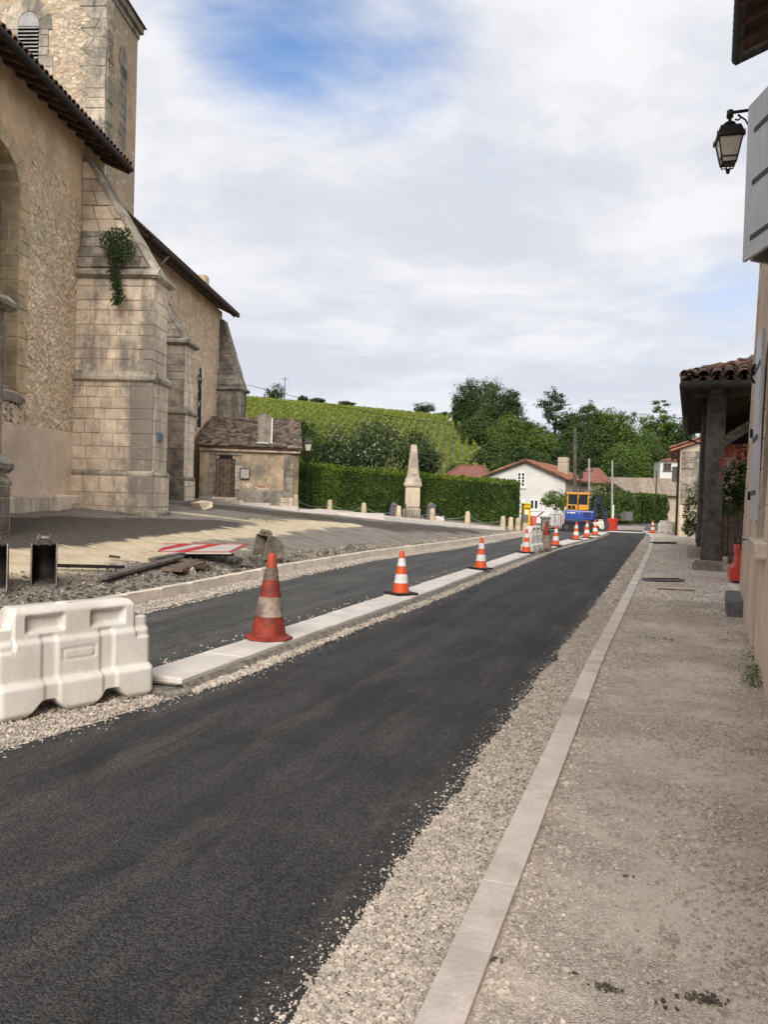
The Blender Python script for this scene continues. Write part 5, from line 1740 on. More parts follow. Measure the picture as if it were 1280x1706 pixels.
pts = np.concatenate([cloud(at(u, v, Y), (ru, .45, rv), n_, seed=int(u)) for (u, v, Y, ru, rv, n_) in
                      ((1232, 800, 19.0, .42, .55, 900), (1216, 835, 19.2, .30, .40, 500), (1245, 770, 18.8, .30, .30, 300), (1240, 825, 19.0, .28, .30, 400), (1207, 800, 19.3, .14, .3, 120))])
rose = bush('rose_bush', 'rose bush with pink flowers hanging over the board partition', 'rose bush', pts, .085, M['hedge_dark'], seed=77)
fl_ = np.array([at(u + rnd.gauss(0, 3), v + rnd.gauss(0, 3), 18.5) for (u, v) in ((1204, 765), (1206, 770), (1210, 768), (1204, 775), (1203, 792), (1225, 748), (1228, 752), (1235, 758), (1243, 745), (1240, 762), (1246, 766), (1230, 770), (1222, 760)) for _ in range(14)])
link('flowers', leaves('flowers', fl_ - np.array(rose.location), .07, [M['rose']], seed=4), rose)
b = MB(); q = Vector(at(1225, 905, 19.3)) - rose.location
b.tube([q, q + Vector((.1, 0, 1.2)), q + Vector((.05, 0, 2.0))], .03, 6); b.build('stem', M['bark'], rose)
pts = np.concatenate([cloud(at(u, v, 35), (.35, .4, rv), n_, seed=int(v)) for (u, v, rv, n_) in ((1152, 855, .9, 600), (1150, 880, .4, 350), (1155, 825, .6, 250))])
bush('shrub', 'small green shrub against the stone gable behind the timber post', 'shrub', pts, .12, M['hedge_leaf'], seed=78)
# drain channel and sunken slots on the footpath
for (u0, v0, u1, v1, wd, lab) in ((1074, 967, 1138, 968, .10, 'black drain channel cover lying across the footpath'), (1088, 905, 1124, 905, .16, 'dark open trench slot in the far footpath')):
    def gp(u, v):
        q = at(u, v, 1); k = (CAM_H - .09) / (CAM_H - q[2]); return Vector((q[0] * k, k))
    a_, b_ = gp(u0, v0), gp(u1, v1)
    d_ = b_ - a_
    bb = MB(); bb.M = Matrix.Translation((a_.x, a_.y, .085)) @ Matrix.Rotation(math.atan2(d_.y, d_.x), 4, 'Z')
    bb.box(0, d_.length, -wd, wd, 0, .05, .01)
    o = bb.build('drain_channel', M['granite'] if 'cover' in lab else M['dark'])
    if 'cover' in lab:
        for i in range(14):
            x = .05 + i * (d_.length - .1) / 14
            m2 = MB(); m2.M = bb.M; m2.box(x, x + .03, -wd * .7, wd * .7, .05, .056); m2.build('slot', M['dark'], o)
    tag(o, lab, 'drain')
b = MB(); b.box(-.32, .32, -.10, .10, 0, .02, .008)
q = gp(1128, 981)
o = b.build('paving_slab', M['bollard'], None, (q.x, q.y, .088), R(-12)); tag(o, 'weathered flat board half sunk in the footpath near the stone block', 'board')

# ------------------------------------------------------------------ stone house farther on
sx0, sy0, _ = at(1129, 893, 38.0)
stoneh = thing('stone_house', 'old stone house end on the right with red tiled roof and dark drainpipe', 'house', (sx0, sy0, 0), -R(20))
zE = at(1115, 752, 40)[2]
b = MB(); b.prism([(0, -.2), (7, -.2), (7, zE), (3.5, zE + 1.3), (0, zE)], 0, 8, 'y')
sw = b.build('wall', M['beige_wall'], stoneh)
ashlar(sw, frame((0, 0, 0), (1, 0, 0), (0, 0, 1)), lambda z: (.06, 2.4), steps(1.6, zE - .1, (.26, .42), 3), M['ashlar_dark'], 'rubble_block', L=(.3, .7), d=(-.03, .05), jit=.02, seed=5)
ashlar(sw, frame((0, 0, 0), (1, 0, 0), (0, 0, 1)), lambda z: (.0, 2.4), [.0, .5, 1.05, 1.6], M['ashlar'], 'rubble_block', L=(.5, .9), d=(-.03, .03), jit=.02, seed=6)
b = MB(); b.tube([(-.30, -.1, zE - .1), (-.14, -.06, zE - .35), (-.06, .35, zE - .6), (-.06, .35, .1)], .05, 7); b.build('drainpipe', M['zinc'], stoneh)
b = MB(); b.tube([(.04, -.05, zE - .2), (.04, -.05, .1)], .028, 6); b.build('conduit', M['bollard'], stoneh)
b = MB()
for sg in (0, 1):
    pass
b.prism([(-.45, zE - .14), (-.45, zE - .04), (3.5, zE + 1.42), (3.5, zE + 1.3)], -.25, 8.2, 'y')
b.prism([(7.45, zE - .14), (7.45, zE - .04), (3.5, zE + 1.42), (3.5, zE + 1.3)], -.25, 8.2, 'y')
sr = b.build('roof', M['tile_red'], stoneh)
sl4 = math.atan(1.44 / 3.95)
b = MB()
for k in range(9):
    for y in np.arange(-.15, 8.2, .21):
        b.M = Matrix.Translation((-.5 + k * .42, y, zE + .02 + k * .42 * math.tan(sl4))) @ Matrix.Rotation(rnd.uniform(-.05, .05), 4, 'Z') @ Matrix.Rotation(-sl4, 4, 'Y')
        b.add(TV, TF)
b.build('roof_tiles', M['tile_red'], sr)['kind'] = 'stuff'
for (y0, y1, z0, z1, m_) in ((1.6, 2.4, .0, 2.2, 'wood_grey'), (3.4, 4.2, 1.0, 2.4, 'shutter'), (5.2, 6.0, 1.0, 2.4, 'shutter')):
    b = MB(); b.box(-.05, .01, y0, y1, z0 + .1, z1); f_ = b.build('shutter', M[m_], stoneh)
b = MB(); b.box(-.35, -.10, 2.7, 3.6, 2.75, 3.5, .02); b.build('wall_box', M['sign_white'], stoneh)
# ------------------------------------------------------------------ water filled plastic barriers
def barrier_shape(L=1.2, D=.21, Ht=.74):
    """half thickness as a function of place; the two faces are the same moulded shape back to back"""
    lug = .13
    xs = sorted(set([round(v, 4) for v in np.linspace(0, L, 101)] + [.001, .008, .02, lug - .006, lug + .006, lug + .02, L - lug - .02, L - lug + .006, L - lug - .006, L - .008, L - .02, L - .001]))
    rows = 60
    def zb(x):
        c = abs(x - L / 2)
        # two arched cut-outs between three feet
        def cut(a, b_, s):
            if a < x < b_:
                e = min((x - a) / s, (b_ - x) / s, 1); return .105 * e
            return 0
        end = max(0, .035 - min(x, L - x)) * .8
        return max(cut(.205, .505, .10), cut(L - .505, L - .205, .10)) + end
    def zt(x):
        e = min(x, L - x)
        if e < lug:
            return .60 - max(0, .03 - e) ** 2 * 25
        r_ = min(1, (e - lug) / .035)
        return .60 + (Ht - .60) * (r_ ** .5)
    def h(x, z):
        f = lambda a, b_: float(smooth((z - a) / (b_ - a)))
        hh = D * (.95 + .05 * f(0, .05)) if z < .2 else D - .055 * f(.205, .25)
        hh -= .030 * f(.49, .53)
        if z > .66: hh -= .035 * f(.69, Ht) ** 2
        if z < .03: hh -= .02 * (1 - z / .03)
        e = min(x, L - x)
        hh -= .04 * max(0, 1 - e / .05) ** 2
        def bandf(c, w_): return float(smooth((w_ - abs(x - c)) / .016 + .5))
        for c in (.38, L - .38):                 # vertical flutes
            g = bandf(c, .055)
            hh -= .015 * g * f(.02, .12) * (1 - f(.52, .56))
        if z > .545:                             # hand pockets
            for c in (.36, L - .36):
                g = bandf(c, .135) * f(.56, .59) * (1 - f(.665, .69))
                hh -= .052 * g
        if e < lug + .03 and z > .44: hh -= .018 * float(smooth((lug + .02 - e) / .02)) * f(.44, .46)
        # label recess in the middle
        if .33 < z < .46:
            q = max(abs(x - L / 2) - .115, abs(z - .395) - .033)
            if abs(q) < .007: hh -= .009
        return max(hh, .03)
    nx = len(xs)
    V = []
    for sgn in (-1, 1):
        for x in xs:
            a, b_ = zb(x), zt(x)
            for r_ in range(rows + 1):
                z = a + (b_ - a) * r_ / rows
                V.append((x - L / 2, sgn * h(x, z), z))
    k = rows + 1
    F = []
    off = nx * k
    for i in range(nx - 1):
        for r_ in range(rows):
            p = i * k + r_
            F.append((p, p + k, p + k + 1, p + 1))
            F.append((off + p + 1, off + p + k + 1, off + p + k, off + p))
        p = i * k
        F.append((off + p, off + p + k, p + k, p))
        p = i * k + rows
        F.append((p, p + k, off + p + k, off + p))
    for r_ in range(rows):
        F.append((r_ + 1, off + r_ + 1, off + r_, r_))
        p = (nx - 1) * k + r_
        F.append((p, off + p, off + p + 1, p + 1))
    return fastmesh('barrier_body', V, F, [M['plastic_white']], smooth_=True)


bar_me = barrier_shape()


def barrier(label, loc, rz, sc_=(1, 1, 1), group='white plastic road barriers'):
    t_ = thing('road_barrier', label, 'barrier', loc, rz, group)
    o = link('body', bar_me, t_)
    pass
    for x in (-.54, .54):
        b = MB(); b.lathe([(.024, .585), (.024, .603)], 12, x, 0); b.build('pin_hole', M['dark'], t_)
    b = MB(); b.lathe([(.05, .735), (.052, .748), (.0, .752)], 14, -.05, 0, caps=False); b.build('filler_cap', M['plastic_white'], t_)
    t_.scale = sc_
    return t_


pR, pL = Vector((-1.735, 6.14)), Vector((-2.56, 5.18))
dv = (pR - pL).normalized()
an = math.atan2(dv.y, dv.x)
nrm = Vector((-dv.y, dv.x))
cen = pR - dv * .60 + nrm * .20
barrier('white plastic barrier with moulded feet standing nearest, at the left edge on gravel', (cen.x, cen.y, .012), an)
q = W(23.35, -3.50)
barrier('white plastic barrier seen end on beside the dark tall cone on the median', (q[0], q[1] + .1, .09), R(60), (.85, .9, 1.0))
q = at(1101, 888, 41.5)
barrier('white plastic barrier far off by the stone house drainpipe', (q[0] + .25, q[1], .05), R(-15), (.62, .8, .9))

# ------------------------------------------------------------------ cones
def cone(kind):
    if kind == 'big':
        t_ = thing('traffic_cone', '', 'cone')
        Ht, r0, r1 = .86, .185, .035
        bands = [('cone_red_dirty', .03, .27), ('cone_band_dirty', .27, .50), ('cone_red_dirty', .50, .70), ('cone_band_dirty', .70, .845), ('cone_orange_dull', .845, 1.0)]
        bm, base_w, bh = 'cone_red_dirty', .25, .03
    elif kind == 'wide':
        t_ = thing('traffic_cone', '', 'cone')
        Ht, r0, r1 = .86, .185, .035
        bands = [('cone_band_dirty', .03, .50), ('cone_red_dirty', .50, .76), ('cone_red_dirty', .76, 1.0)]
        bm, base_w, bh = 'cone_band_dirty', .19, .03
    else:
        t_ = thing('traffic_cone', '', 'cone')
        Ht, r0, r1 = .655, .135, .032
        bands = [('cone_orange', .04, .27), ('cone_white', .27, .475), ('cone_orange', .475, .66), ('cone_white', .66, .84), ('cone_orange', .84, 1.0)]
        bm, base_w, bh = 'rubber', .195, .035
    b = MB()
    if kind == 'small':
        b.box(-base_w, base_w, -base_w, base_w, 0, bh, .012)
    else:
        b.lathe([(base_w * .96, 0), (base_w, .006), (base_w, .02), (base_w * .9, .03), (r0 * 1.06, .036), (r0 * 1.02, .05)], 8 if kind == 'big' else 12)
    b.build('base', M[bm], t_)
    rad = lambda f: r0 + (r1 - r0) * f
    for i, (m_, a, c) in enumerate(bands):
        g = .0025 if m_ in ('cone_white', 'cone_band_dirty') else 0
        b = MB(); b.smooth = True
        n_ = 4
        prof = [(rad(a + (c - a) * k / n_) + g, (a + (c - a) * k / n_) * Ht) for k in range(n_ + 1)]
        if i == len(bands) - 1: prof += [(r1 * .92, Ht * 1.0 + .006), (r1 * .6, Ht + .008), (.0, Ht - .01)]
        b.lathe(prof, 28, caps=False)
        b.build('reflective_band' if 'white' in m_ or 'band' in m_ else 'cone_body', M[m_], t_)
    return t_


c_big, c_wide, c_small = cone('big'), cone('wide'), cone('small')
cones = [(447, 1063, 'big', 'large dirty red cone nearest the camera on the median end', 1.0),
         (668, 990, 'small', 'orange and white cone with a scuffed lower band, second along the median', 1.0),
         (801, 948, 'small', 'clean orange and white cone on the bare median between second cone and barrier', 1.0),
         (877, 921, 'small', 'orange and white cone just left of the end on white barrier', 1.0),
         (910, 915, 'wide', 'tall dirty dark red cone squeezed against the end on white barrier', 1.0),
         (926, 909, 'small', 'orange and white cone just right of the dirty dark red cone', 1.0),
         (960, 899, 'small', 'first orange and white cone beneath the excavator rear', 1.02),
         (978, 896, 'small', 'orange and white cone beneath the excavator boom', 1.05),
         (992, 892, 'small', 'farthest cone on the median, by the excavator bucket', 1.05)]
protos = {'big': c_big, 'wide': c_wide, 'small': c_small}
used = set()
for (u, v, kd, lab, sc_) in cones:
    q = at(u, v, 1); k = (CAM_H - .106) / (CAM_H - q[2])
    o = protos[kd] if kd not in used else copy_tree(protos[kd])
    used.add(kd)
    o.location = (q[0] * k, k, .106)
    o.rotation_euler = (R(rnd.uniform(-1, 1)), R(rnd.uniform(-1, 1)), rnd.uniform(-.5, .9))
    o.scale = (sc_,) * 3
    tag(o, lab, 'cone', 'traffic cones along the road')
o = copy_tree(c_small); q = at(1088, 888, 41.0)
o.location = (q[0], q[1], .06); tag(o, 'orange and white cone alone at the far kerb beside the white barrier', 'cone', 'traffic cones along the road')

# ------------------------------------------------------------------ excavator buckets
def bucket(label, loc, rz, w_, s, mt, tilt=0, teeth=4):
    t_ = thing('excavator_bucket', label, 'bucket', loc, rz, 'excavator buckets lying on the square')
    # side profile in (y, z): mouth towards -y; it stands on its lip, ears on top
    prof = [(-.05, 0.0), (.42, .02), (.56, .14), (.58, .34), (.46, .55), (.28, .66), (.10, .70)]
    b = MB()
    b.M = Matrix.Rotation(R(tilt), 4, 'X') @ Matrix.Scale(s, 4)
    hw_ = w_ / 2 / s
    vs, fs = [], []
    for x in (-hw_, hw_):
        for p in prof: vs.append((x, p[0], p[1]))
    n = len(prof)
    for i in range(n - 1): fs.append((i, i + 1, n + i + 1, n + i))
    b.add(vs, fs)
    o = b.build('shell', M[mt], t_, smooth_=True)
    sd = o.modifiers.new('solid', 'SOLIDIFY'); sd.thickness = .03 * s
    for x in (-hw_, hw_):
        c = MB(); c.M = b.M
        c.prism(prof + [(.02, .45)], x - .014, x + .014, 'x'); sp_ = c.build('side_plate', M[mt], t_)
        c = MB(); c.M = b.M; c.tube([(x, -.06, .01), (x, .015, .45), (x, .09, .70)], .010, 5); c.build('worn_edge', M['worn_steel'], sp_)
    for i in range(teeth):
        x = -hw_ + (i + .5) * 2 * hw_ / teeth
        c = MB(); c.M = b.M
        wdt = hw_ / teeth * .55
        c.add([(x - wdt, -.02, .03), (x + wdt, -.02, .03), (x + wdt, -.02, -.02), (x - wdt, -.02, -.02), (x - wdt * .6, -.17, .0), (x + wdt * .6, -.17, .0), (x + wdt * .6, -.17, -.02), (x - wdt * .6, -.17, -.02)],
              [(0, 1, 5, 4), (3, 7, 6, 2), (0, 4, 7, 3), (1, 2, 6, 5), (4, 5, 6, 7)])
        c.build('tooth', M['worn_steel'], t_)
    for x in (-hw_ * .45, hw_ * .45):
        c = MB(); c.M = b.M
        c.prism([(.08, .66), (.30, .62), (.30, .74), (.22, .84), (.14, .84), (.06, .76)], x - .02, x + .02, 'x'); c.build('ear', M[mt], t_)
    c = MB(); c.M = b.M; c.box(-hw_, hw_, -.09, .04, -.012, .035); c.build('cutting_edge', M['worn_steel'], t_)
    c = MB(); c.M = b.M; c.tube([(-hw_ * .6, .18, .77), (hw_ * .6, .18, .77)], .035, 8); c.build('pin', M['worn_steel'], t_)
    return t_


q = ghit(432, 931)
bucket('muddy brown wide excavator bucket behind the largest red cone', q, R(-58), .60, .70, 'rust_steel', 0, 5)
q = ghit(72, 978)
bucket('narrow dark trenching bucket standing upright with three bright teeth', q, R(24), .30, .80, 'dark_steel', 8, 3)
q = ghit(-20, 985)
bucket('dark bucket cut off by the left edge of the view', q, R(24), .40, .80, 'dark_steel', 4, 3)

# ------------------------------------------------------------------ things lying on the square
q = ghit(306, 921)
sgn_ = thing('road_sign', 'red and white striped road sign panel lying flat on the square', 'sign', (q[0], q[1], q[2] + .06), R(-8))
L_, D_ = 2.15, 1.05
b = MB(); b.box(-L_ / 2, L_ / 2, -D_ / 2, D_ / 2, 0, .03); b.M = Matrix()
pan = b.build('panel', M['sign_white'], sgn_)
b = MB()
for (x0, x1, y0, y1) in ((-L_ / 2, L_ / 2, -D_ / 2, -D_ / 2 + .07), (-L_ / 2, L_ / 2, D_ / 2 - .07, D_ / 2), (-L_ / 2, -L_ / 2 + .07, -D_ / 2, D_ / 2), (L_ / 2 - .07, L_ / 2, -D_ / 2, D_ / 2)):
    b.box(x0, x1, y0, y1, .031, .036)
b.build('border', M['red_paint'], pan)
for x in (-.42, .16):
    b = MB(); b.prism([(x - .16, -D_ / 2 + .07), (x + .10, -D_ / 2 + .07), (x + .42, D_ / 2 - .07), (x + .16, D_ / 2 - .07)], .031, .035, 'z'); b.build('stripe', M['red_paint'], pan)
sgn_.rotation_euler = (R(5), R(-2), R(-7))
b = MB(); b.box(-L_ / 2, L_ / 2, -D_ / 2 + .1, -D_ / 2 + .16, -.05, -.002); b.build('rail', M['black_iron'], sgn_)
planks = [((170, 972), (300, 935), .16, .05, 'wood_grey', 'longest grey plank lying askew across the rubble'),
          ((252, 940), (312, 928), .12, .05, 'wood_grey', 'narrow grey plank lying by the striped sign panel'),
          ((286, 958), (328, 944), .34, .05, 'wood_brown', 'short wide board resting on the rubble below the sign panel'),
          ((92, 951), (206, 953), .05, .05, 'rubber', 'thin dark strip of torn asphalt edge beside the narrow bucket'),
          ((181, 934), (199, 936), .06, .04, 'wood_brown', 'tiny dark stick of wood alone on the grey asphalt'),
          ((320, 953), (345, 951), .12, .06, 'wood_brown', 'short broken board end beside the wide board')]
for (a, c, wd, th, m_, lab) in planks:
    p, q = Vector(ghit(*a)), Vector(ghit(*c))
    d_ = q - p
    b = MB(); b.box(0, d_.length, -wd / 2, wd / 2, 0, th, .006)
    o = b.build('plank', M[m_])
    o.matrix_world = Matrix.Translation(p + Vector((0, 0, .05))) @ d_.to_track_quat('X', 'Z').to_matrix().to_4x4()
    tag(o, lab, 'plank' if 'asphalt edge' not in lab else 'strip')
for (u, v, s_, lab) in ((317, 957, .10, 'pale lump of limestone beside the wide board'), (405, 945, .12, 'dark lump of broken asphalt nearer the kerb than the brown bucket'), (428, 943, .13, 'dark asphalt lump just left of the largest cone tip')):
    q = ghit(u, v)
    o = scatter_stones('stone_lump', np.array([[0, 0, 0.0]]), np.array([s_ * 1.6]), M['stone_chip' if 'lime' in lab else 'dark_chip'], kind=None, seed=int(u))
    o.location = (q[0], q[1], q[2] + .05); tag(o, lab, 'stone')
q = ghit(337, 849)
o = scatter_stones('boulder', np.array([[0, 0, 0.0]]), np.array([.42]), M['ashlar'], kind=None, seed=5)
o.location = (q[0], q[1], q[2] + .12); tag(o, 'pale boulder at the foot of the second buttress', 'boulder')

# ------------------------------------------------------------------ bollards and chains
bol = MB(); bol.smooth = True
bol.lathe([(.135, -.1), (.135, .0), (.128, .28), (.112, .52), (.100, .585), (.075, .62), (.03, .638), (.0, .64)], 14, caps=False)
bol_me = bol.build('stone_bollard', M['bollard']); bol_data = bol_me.data; bpy.data.objects.remove(bol_me)
bl_px = [(492, 849, 33.2, 'bollard close against the annex corner'), (549, 856, 36, 'second stone bollard from the annex corner'), (606, 861, 36, 'third stone bollard from the annex corner'),
         (664, 866, 36, 'stone bollard left of the memorial railing gate'), (720, 870, 36, 'stone bollard right of the memorial railing'), (779, 875, 36, 'lone stone bollard in front of the long right hedge'),
         (838, 883, 36, 'leftmost of the three close set bollards at the hedge end'), (851, 884, 36.4, 'middle of the three close set bollards at the hedge end'), (863, 885, 36.8, 'rightmost of the three close set bollards at the hedge end')]
bpos = []
for i, (u, v, Y, lab) in enumerate(bl_px):
    q = at(u, v, Y)
    o = link('stone_bollard', bol_data, None, q, rnd.uniform(0, 6))
    o.scale = (1, 1, 1.0 if i < 7 else .98)
    tag(o, 'pale ' + lab, 'bollard', 'pale stone bollards edging the square')
    bpos.append(Vector(q))
q = at(875, 886, 37.5)
t_ = thing('marker_post', 'pale stone post with dark top in front of the yellow letter box', 'post', q)
b = MB(); b.lathe([(.12, -.1), (.12, .3), (.105, .46)], 12); b.build('shaft', M['bollard'], t_)
b = MB(); b.lathe([(.13, .46), (.13, .78), (.09, .82)], 12); b.build('dark_cap', M['granite'], t_)
cl_lab = ['chain hanging between the annex corner bollard and the next', 'chain between the second and third stone bollards', 'chain between the third bollard and the railing bollard',
          'chain across the front of the memorial railing', 'chain between the railing and the lone hedge bollard', 'chain sagging from the lone bollard to the hedge end']
for i in range(6):
    p, q = bpos[i] + Vector((0, 0, .46)), bpos[i + 1] + Vector((0, 0, .46))
    pts = [p.lerp(q, f) + Vector((0, 0, -.24 * 4 * f * (1 - f))) for f in np.linspace(0, 1, 13)]
    b = MB(); b.tube(pts, .018, 5); o = b.build('chain', M['chain']); tag(o, 'thin grey ' + cl_lab[i], 'chain', 'chains between the stone bollards')

# ------------------------------------------------------------------ war memorial
mx, my, mz = at(686, 866, 37.6)
mon = thing('memorial_obelisk', 'pale stone memorial obelisk with inscribed die in front of the hedge', 'monument', (mx, my, mz), R(2))
k = 37.6 / F_PX
def sqp(prof, name, m_, bevel=.01):
    bb = MB(); sqloft(bb, prof); return bb.build(name, m_, mon, bevel=bevel)
sqp([(.52, -.2), (.52, .16)], 'step', M['monument'])
sqp([(.43, .16), (.43, .46), (.385, .52)], 'base', M['monument'])
die = sqp([(.34, .52), (.335, 1.52)], 'die', M['monument_clean'])
sqp([(.345, 1.52), (.41, 1.60), (.41, 1.68), (.38, 1.76), (.35, 1.95), (.31, 1.98)], 'cornice', M['monument'])
ob_ = sqp([(.30, 1.98), (.285, 2.03), (.135, 3.50), (.125, 3.53)], 'obelisk_shaft', M['monument'])
for i in range(13):
    b = MB(); z = .62 + i * .062
    for x0 in (-.27, .03): b.box(x0, x0 + .24 - rnd.uniform(0, .06), -.3415, -.335, z, z + .014)
    b.build('inscription_line', M['monument'], die)
b = MB(); b.box(-.17, .17, -.30, -.20, 2.14, 2.40, .01); pl_o = b.build('plaque', M['monument_clean'], ob_)
for i in range(3):
    b = MB(); b.box(-.13, .13, -.303, -.30, 2.19 + i * .065, 2.205 + i * .065); b.build('inscription_line', M['monument'], pl_o)
# railing round it
rail = thing('memorial_railing', 'low black iron railing standing round the memorial obelisk', 'railing', (mx, my, mz), R(2))
RX, RY = 1.15, .95
def bars(p, q, n, name='bar'):
    p, q = Vector(p), Vector(q)
    for i in range(n + 1):
        c = p.lerp(q, i / n); big = i in (0, n)
        bb = MB(); bb.tube([(c.x, c.y, 0), (c.x, c.y, .66 if not big else .76)], .011 if not big else .028, 5); bb.build('post' if big else name, M['black_iron'], rail)
    bb = MB()
    for z in (.08, .60): bb.tube([(p.x, p.y, z), (q.x, q.y, z)], .014, 5)
    bb.build('rail', M['black_iron'], rail)
bars((-.36, -RY, 0), (.36, -RY, 0), 7); bars((.36, -RY, 0), (RX, -RY, 0), 7); bars((-RX, -RY, 0), (-.36, -RY, 0), 7)
bars((-RX, -RY, 0), (-RX, RY, 0), 12); bars((RX, -RY, 0), (RX, RY, 0), 12)
for (u, lab) in ((655, 'dark pointed slate memorial stone left of the obelisk'), (717, 'dark pointed slate memorial stone right of the obelisk')):
    q = at(u, 866, 37.9)
    t_ = thing('memorial_stone', lab, 'memorial stone', q, R(2))
    b = MB(); b.prism([(-.22, 0), (.22, 0), (.20, .55), (.10, .80), (-.02, .86), (-.14, .70)], -.12, .12, 'y'); b.build('slab', M['granite'], t_, bevel=.02)
    b = MB(); b.prism([(-.02, .2), (.26, .2), (.22, .70), (.12, .80)], -.26, -.16, 'y'); b.build('slab', M['granite'], t_, bevel=.015)
    b = MB(); b.box(-.30, .30, -.34, .2, -.05, .05); b.build('foot', M['granite'], t_)
q = at(732, 868, 36.6)
b = MB(); b.box(-.22, .22, -.12, .12, 0, .22, .02); o = b.build('stone_box', M['kerb_white'], None, q); tag(o, 'small pale stone box on the kerb right of the memorial', 'stone box')

# lamp post behind the annex
lx2, ly2, lz2 = at(514, 742, 37.2)
lp = thing('street_lamp', 'small black lantern on a post in front of the hedge beside the annex', 'street lamp', (lx2, ly2, .7))
h_ = lz2 - .7
b = MB(); b.tube([(0, 0, -.3), (0, 0, h_ - .32)], [.06, .04], 8); b.build('post', M['lamp_metal'], lp)
b = MB(); b.M = Matrix.Translation((0, 0, h_)); sqloft(b, [(.09, -.25), (.16, .06)], cap=False); b.build('glass', M['lamp_glass'], lp)
b = MB(); b.M = Matrix.Translation((0, 0, h_)); sqloft(b, [(.19, .06), (.19, .10), (.10, .28), (.03, .34)]); b.build('hood', M['lamp_metal'], lp)
b = MB(); b.M = Matrix.Translation((0, 0, h_)); b.tube([(0, 0, -.36), (0, 0, -.25)], [.03, .10], 8); b.build('collar', M['lamp_metal'], lp)

# ------------------------------------------------------------------ excavator
qx, qy, _ = at(967, 886, 42.0)
exc = thing('mini_excavator', 'blue excavator with orange cab and folded dark boom parked beyond the cones', 'excavator', (qx, qy, 0), R(-12))
def P_(name, m_, fn, parent=None, bevel=.03):
    b = MB(); fn(b); return b.build(name, M[m_], parent or exc, bevel=bevel)
for y in (-.55, .55):
    def tr(b, y=y):
        b.prism([(-.75, .0), (.75, .0), (.92, .12), (.92, .30), (.78, .42), (-.78, .42), (-.92, .30), (-.92, .12)], y - .16, y + .16, 'y')
    tk = P_('track', 'rubber', tr)
    for i in range(14):
        P_('track_shoe', 'rubber', lambda b, i=i, y=y: b.box(-.78 + i * .115, -.71 + i * .115, y - .17, y + .17, -.015, .01), tk, 0)
    for x in (-.70, -.25, .25, .70):
        def wh(b, x=x, y=y):
            b.M = Matrix.Translation((x, y - .17, .21)) @ Matrix.Rotation(R(90), 4, 'X'); b.lathe([(.13, -.01), (.13, .02), (.05, .03)], 12)
        P_('roller', 'dark_steel', wh, tk, 0)
P_('undercarriage', 'dark_steel', lambda b: b.box(-.6, .6, -.4, .4, .15, .48))
body = P_('body', 'blue_paint', lambda b: b.prism([(-.78, .62), (.62, .62), (.66, .95), (.66, 1.10), (-.30, 1.14), (-.80, 1.14)], -.62, .62, 'y'), bevel=.07)
P_('counterweight', 'navy_paint', lambda b: b.prism([(-.80, .42), (.3, .42), (.40, .66), (-.82, .66)], -.635, .635, 'y'), body, .06)
for i in range(5):
    P_('vent_slat', 'navy_paint', lambda b, i=i: b.box(.12, .50, -.637, -.62, .78 + i * .06, .81 + i * .06), body, 0)
for (x0, x1) in ((-.70, -.62), (-.56, -.40), (-.38, -.28), (-.12, -.09)):
    P_('body_marking', 'white_paint', lambda b, x0=x0, x1=x1: b.box(x0, x1, -.636, -.62, .96, 1.02), body, 0)
cab = thing('cab', None, None); cab.parent = exc
def cabf(b):
    b.box(-.74, .36, -.60, .30, 1.14, 1.42)
    for (x, y) in ((-.72, -.58), (.30, -.58), (-.72, .24), (.30, .24), (-.20, -.58)):
        b.box(x, x + .07, y, y + .06, 1.42, 1.96)
    b.box(-.76, .42, -.63, .32, 1.96, 2.06)
cabo = P_('cab', 'orange_paint', cabf, bevel=.02)
bpy.data.objects.remove(cab)
for (x0, x1, y0, y1) in ((-.65, -.20, -.565, -.56), (-.13, .30, -.565, -.56), (-.70, -.695, -.52, .24), (.335, .34, -.52, .24)):
    P_('window', 'glass', lambda b, c=(x0, x1, y0, y1): b.box(*c, 1.44, 1.95), cabo, 0)
P_('engine_grille', 'dark', lambda b: b.box(-.66, -.30, -.612, -.60, 1.18, 1.38), cabo, 0)
P_('grille_frame', 'orange_paint', lambda b: b.box(-.49, -.46, -.62, -.605, 1.18, 1.38), cabo, 0)
P_('seat', 'dark', lambda b: (b.box(-.45, -.05, -.30, .12, 1.42, 1.55), b.box(-.47, -.37, -.30, .12, 1.55, 1.92)), cabo)
P_('beacon', 'cone_orange', lambda b: b.lathe([(.05, 2.06), (.05, 2.14), (.02, 2.16)], 8, .2, -.3), cabo, 0)
P_('boom_swing', 'navy_paint', lambda b: b.box(.60, .88, -.28, .12, .55, .95))
P_('boom', 'navy_paint', lambda b: b.prism([(.66, .78), (.86, .80), (.80, 1.45), (1.02, 1.92), (.90, 2.02), (.62, 1.50)], -.20, .02, 'y'))
arm = P_('arm', 'navy_paint', lambda b: b.prism([(.84, 1.98), (.98, 1.94), (1.34, .72), (1.22, .62), (1.12, .72)], -.19, .01, 'y'))
P_('hydraulic_ram', 'worn_steel', lambda b: (b.tube([(.60, -.09, 1.02), (.70, -.09, 1.55)], .035, 7), b.tube([(.66, -.09, 1.62), (.92, -.09, 1.90)], .03, 7)), None, 0)
P_('hydraulic_hose', 'rubber', lambda b: b.tube([(.55, -.22, 1.1), (.66, -.24, 1.75), (.95, -.22, 2.05), (1.14, -.22, 1.3)], .02, 6), None, 0)
P_('digging_bucket', 'dark_steel', lambda b: b.prism([(1.10, .70), (1.34, .66), (1.45, .40), (1.36, .10), (1.10, .04), (1.22, .25), (1.18, .5)], -.32, .14, 'y'))
P_('exhaust', 'dark_steel', lambda b: b.tube([(-.55, .35, 1.12), (-.55, .35, 1.40), (-.60, .35, 1.46)], .03, 7), None, 0)
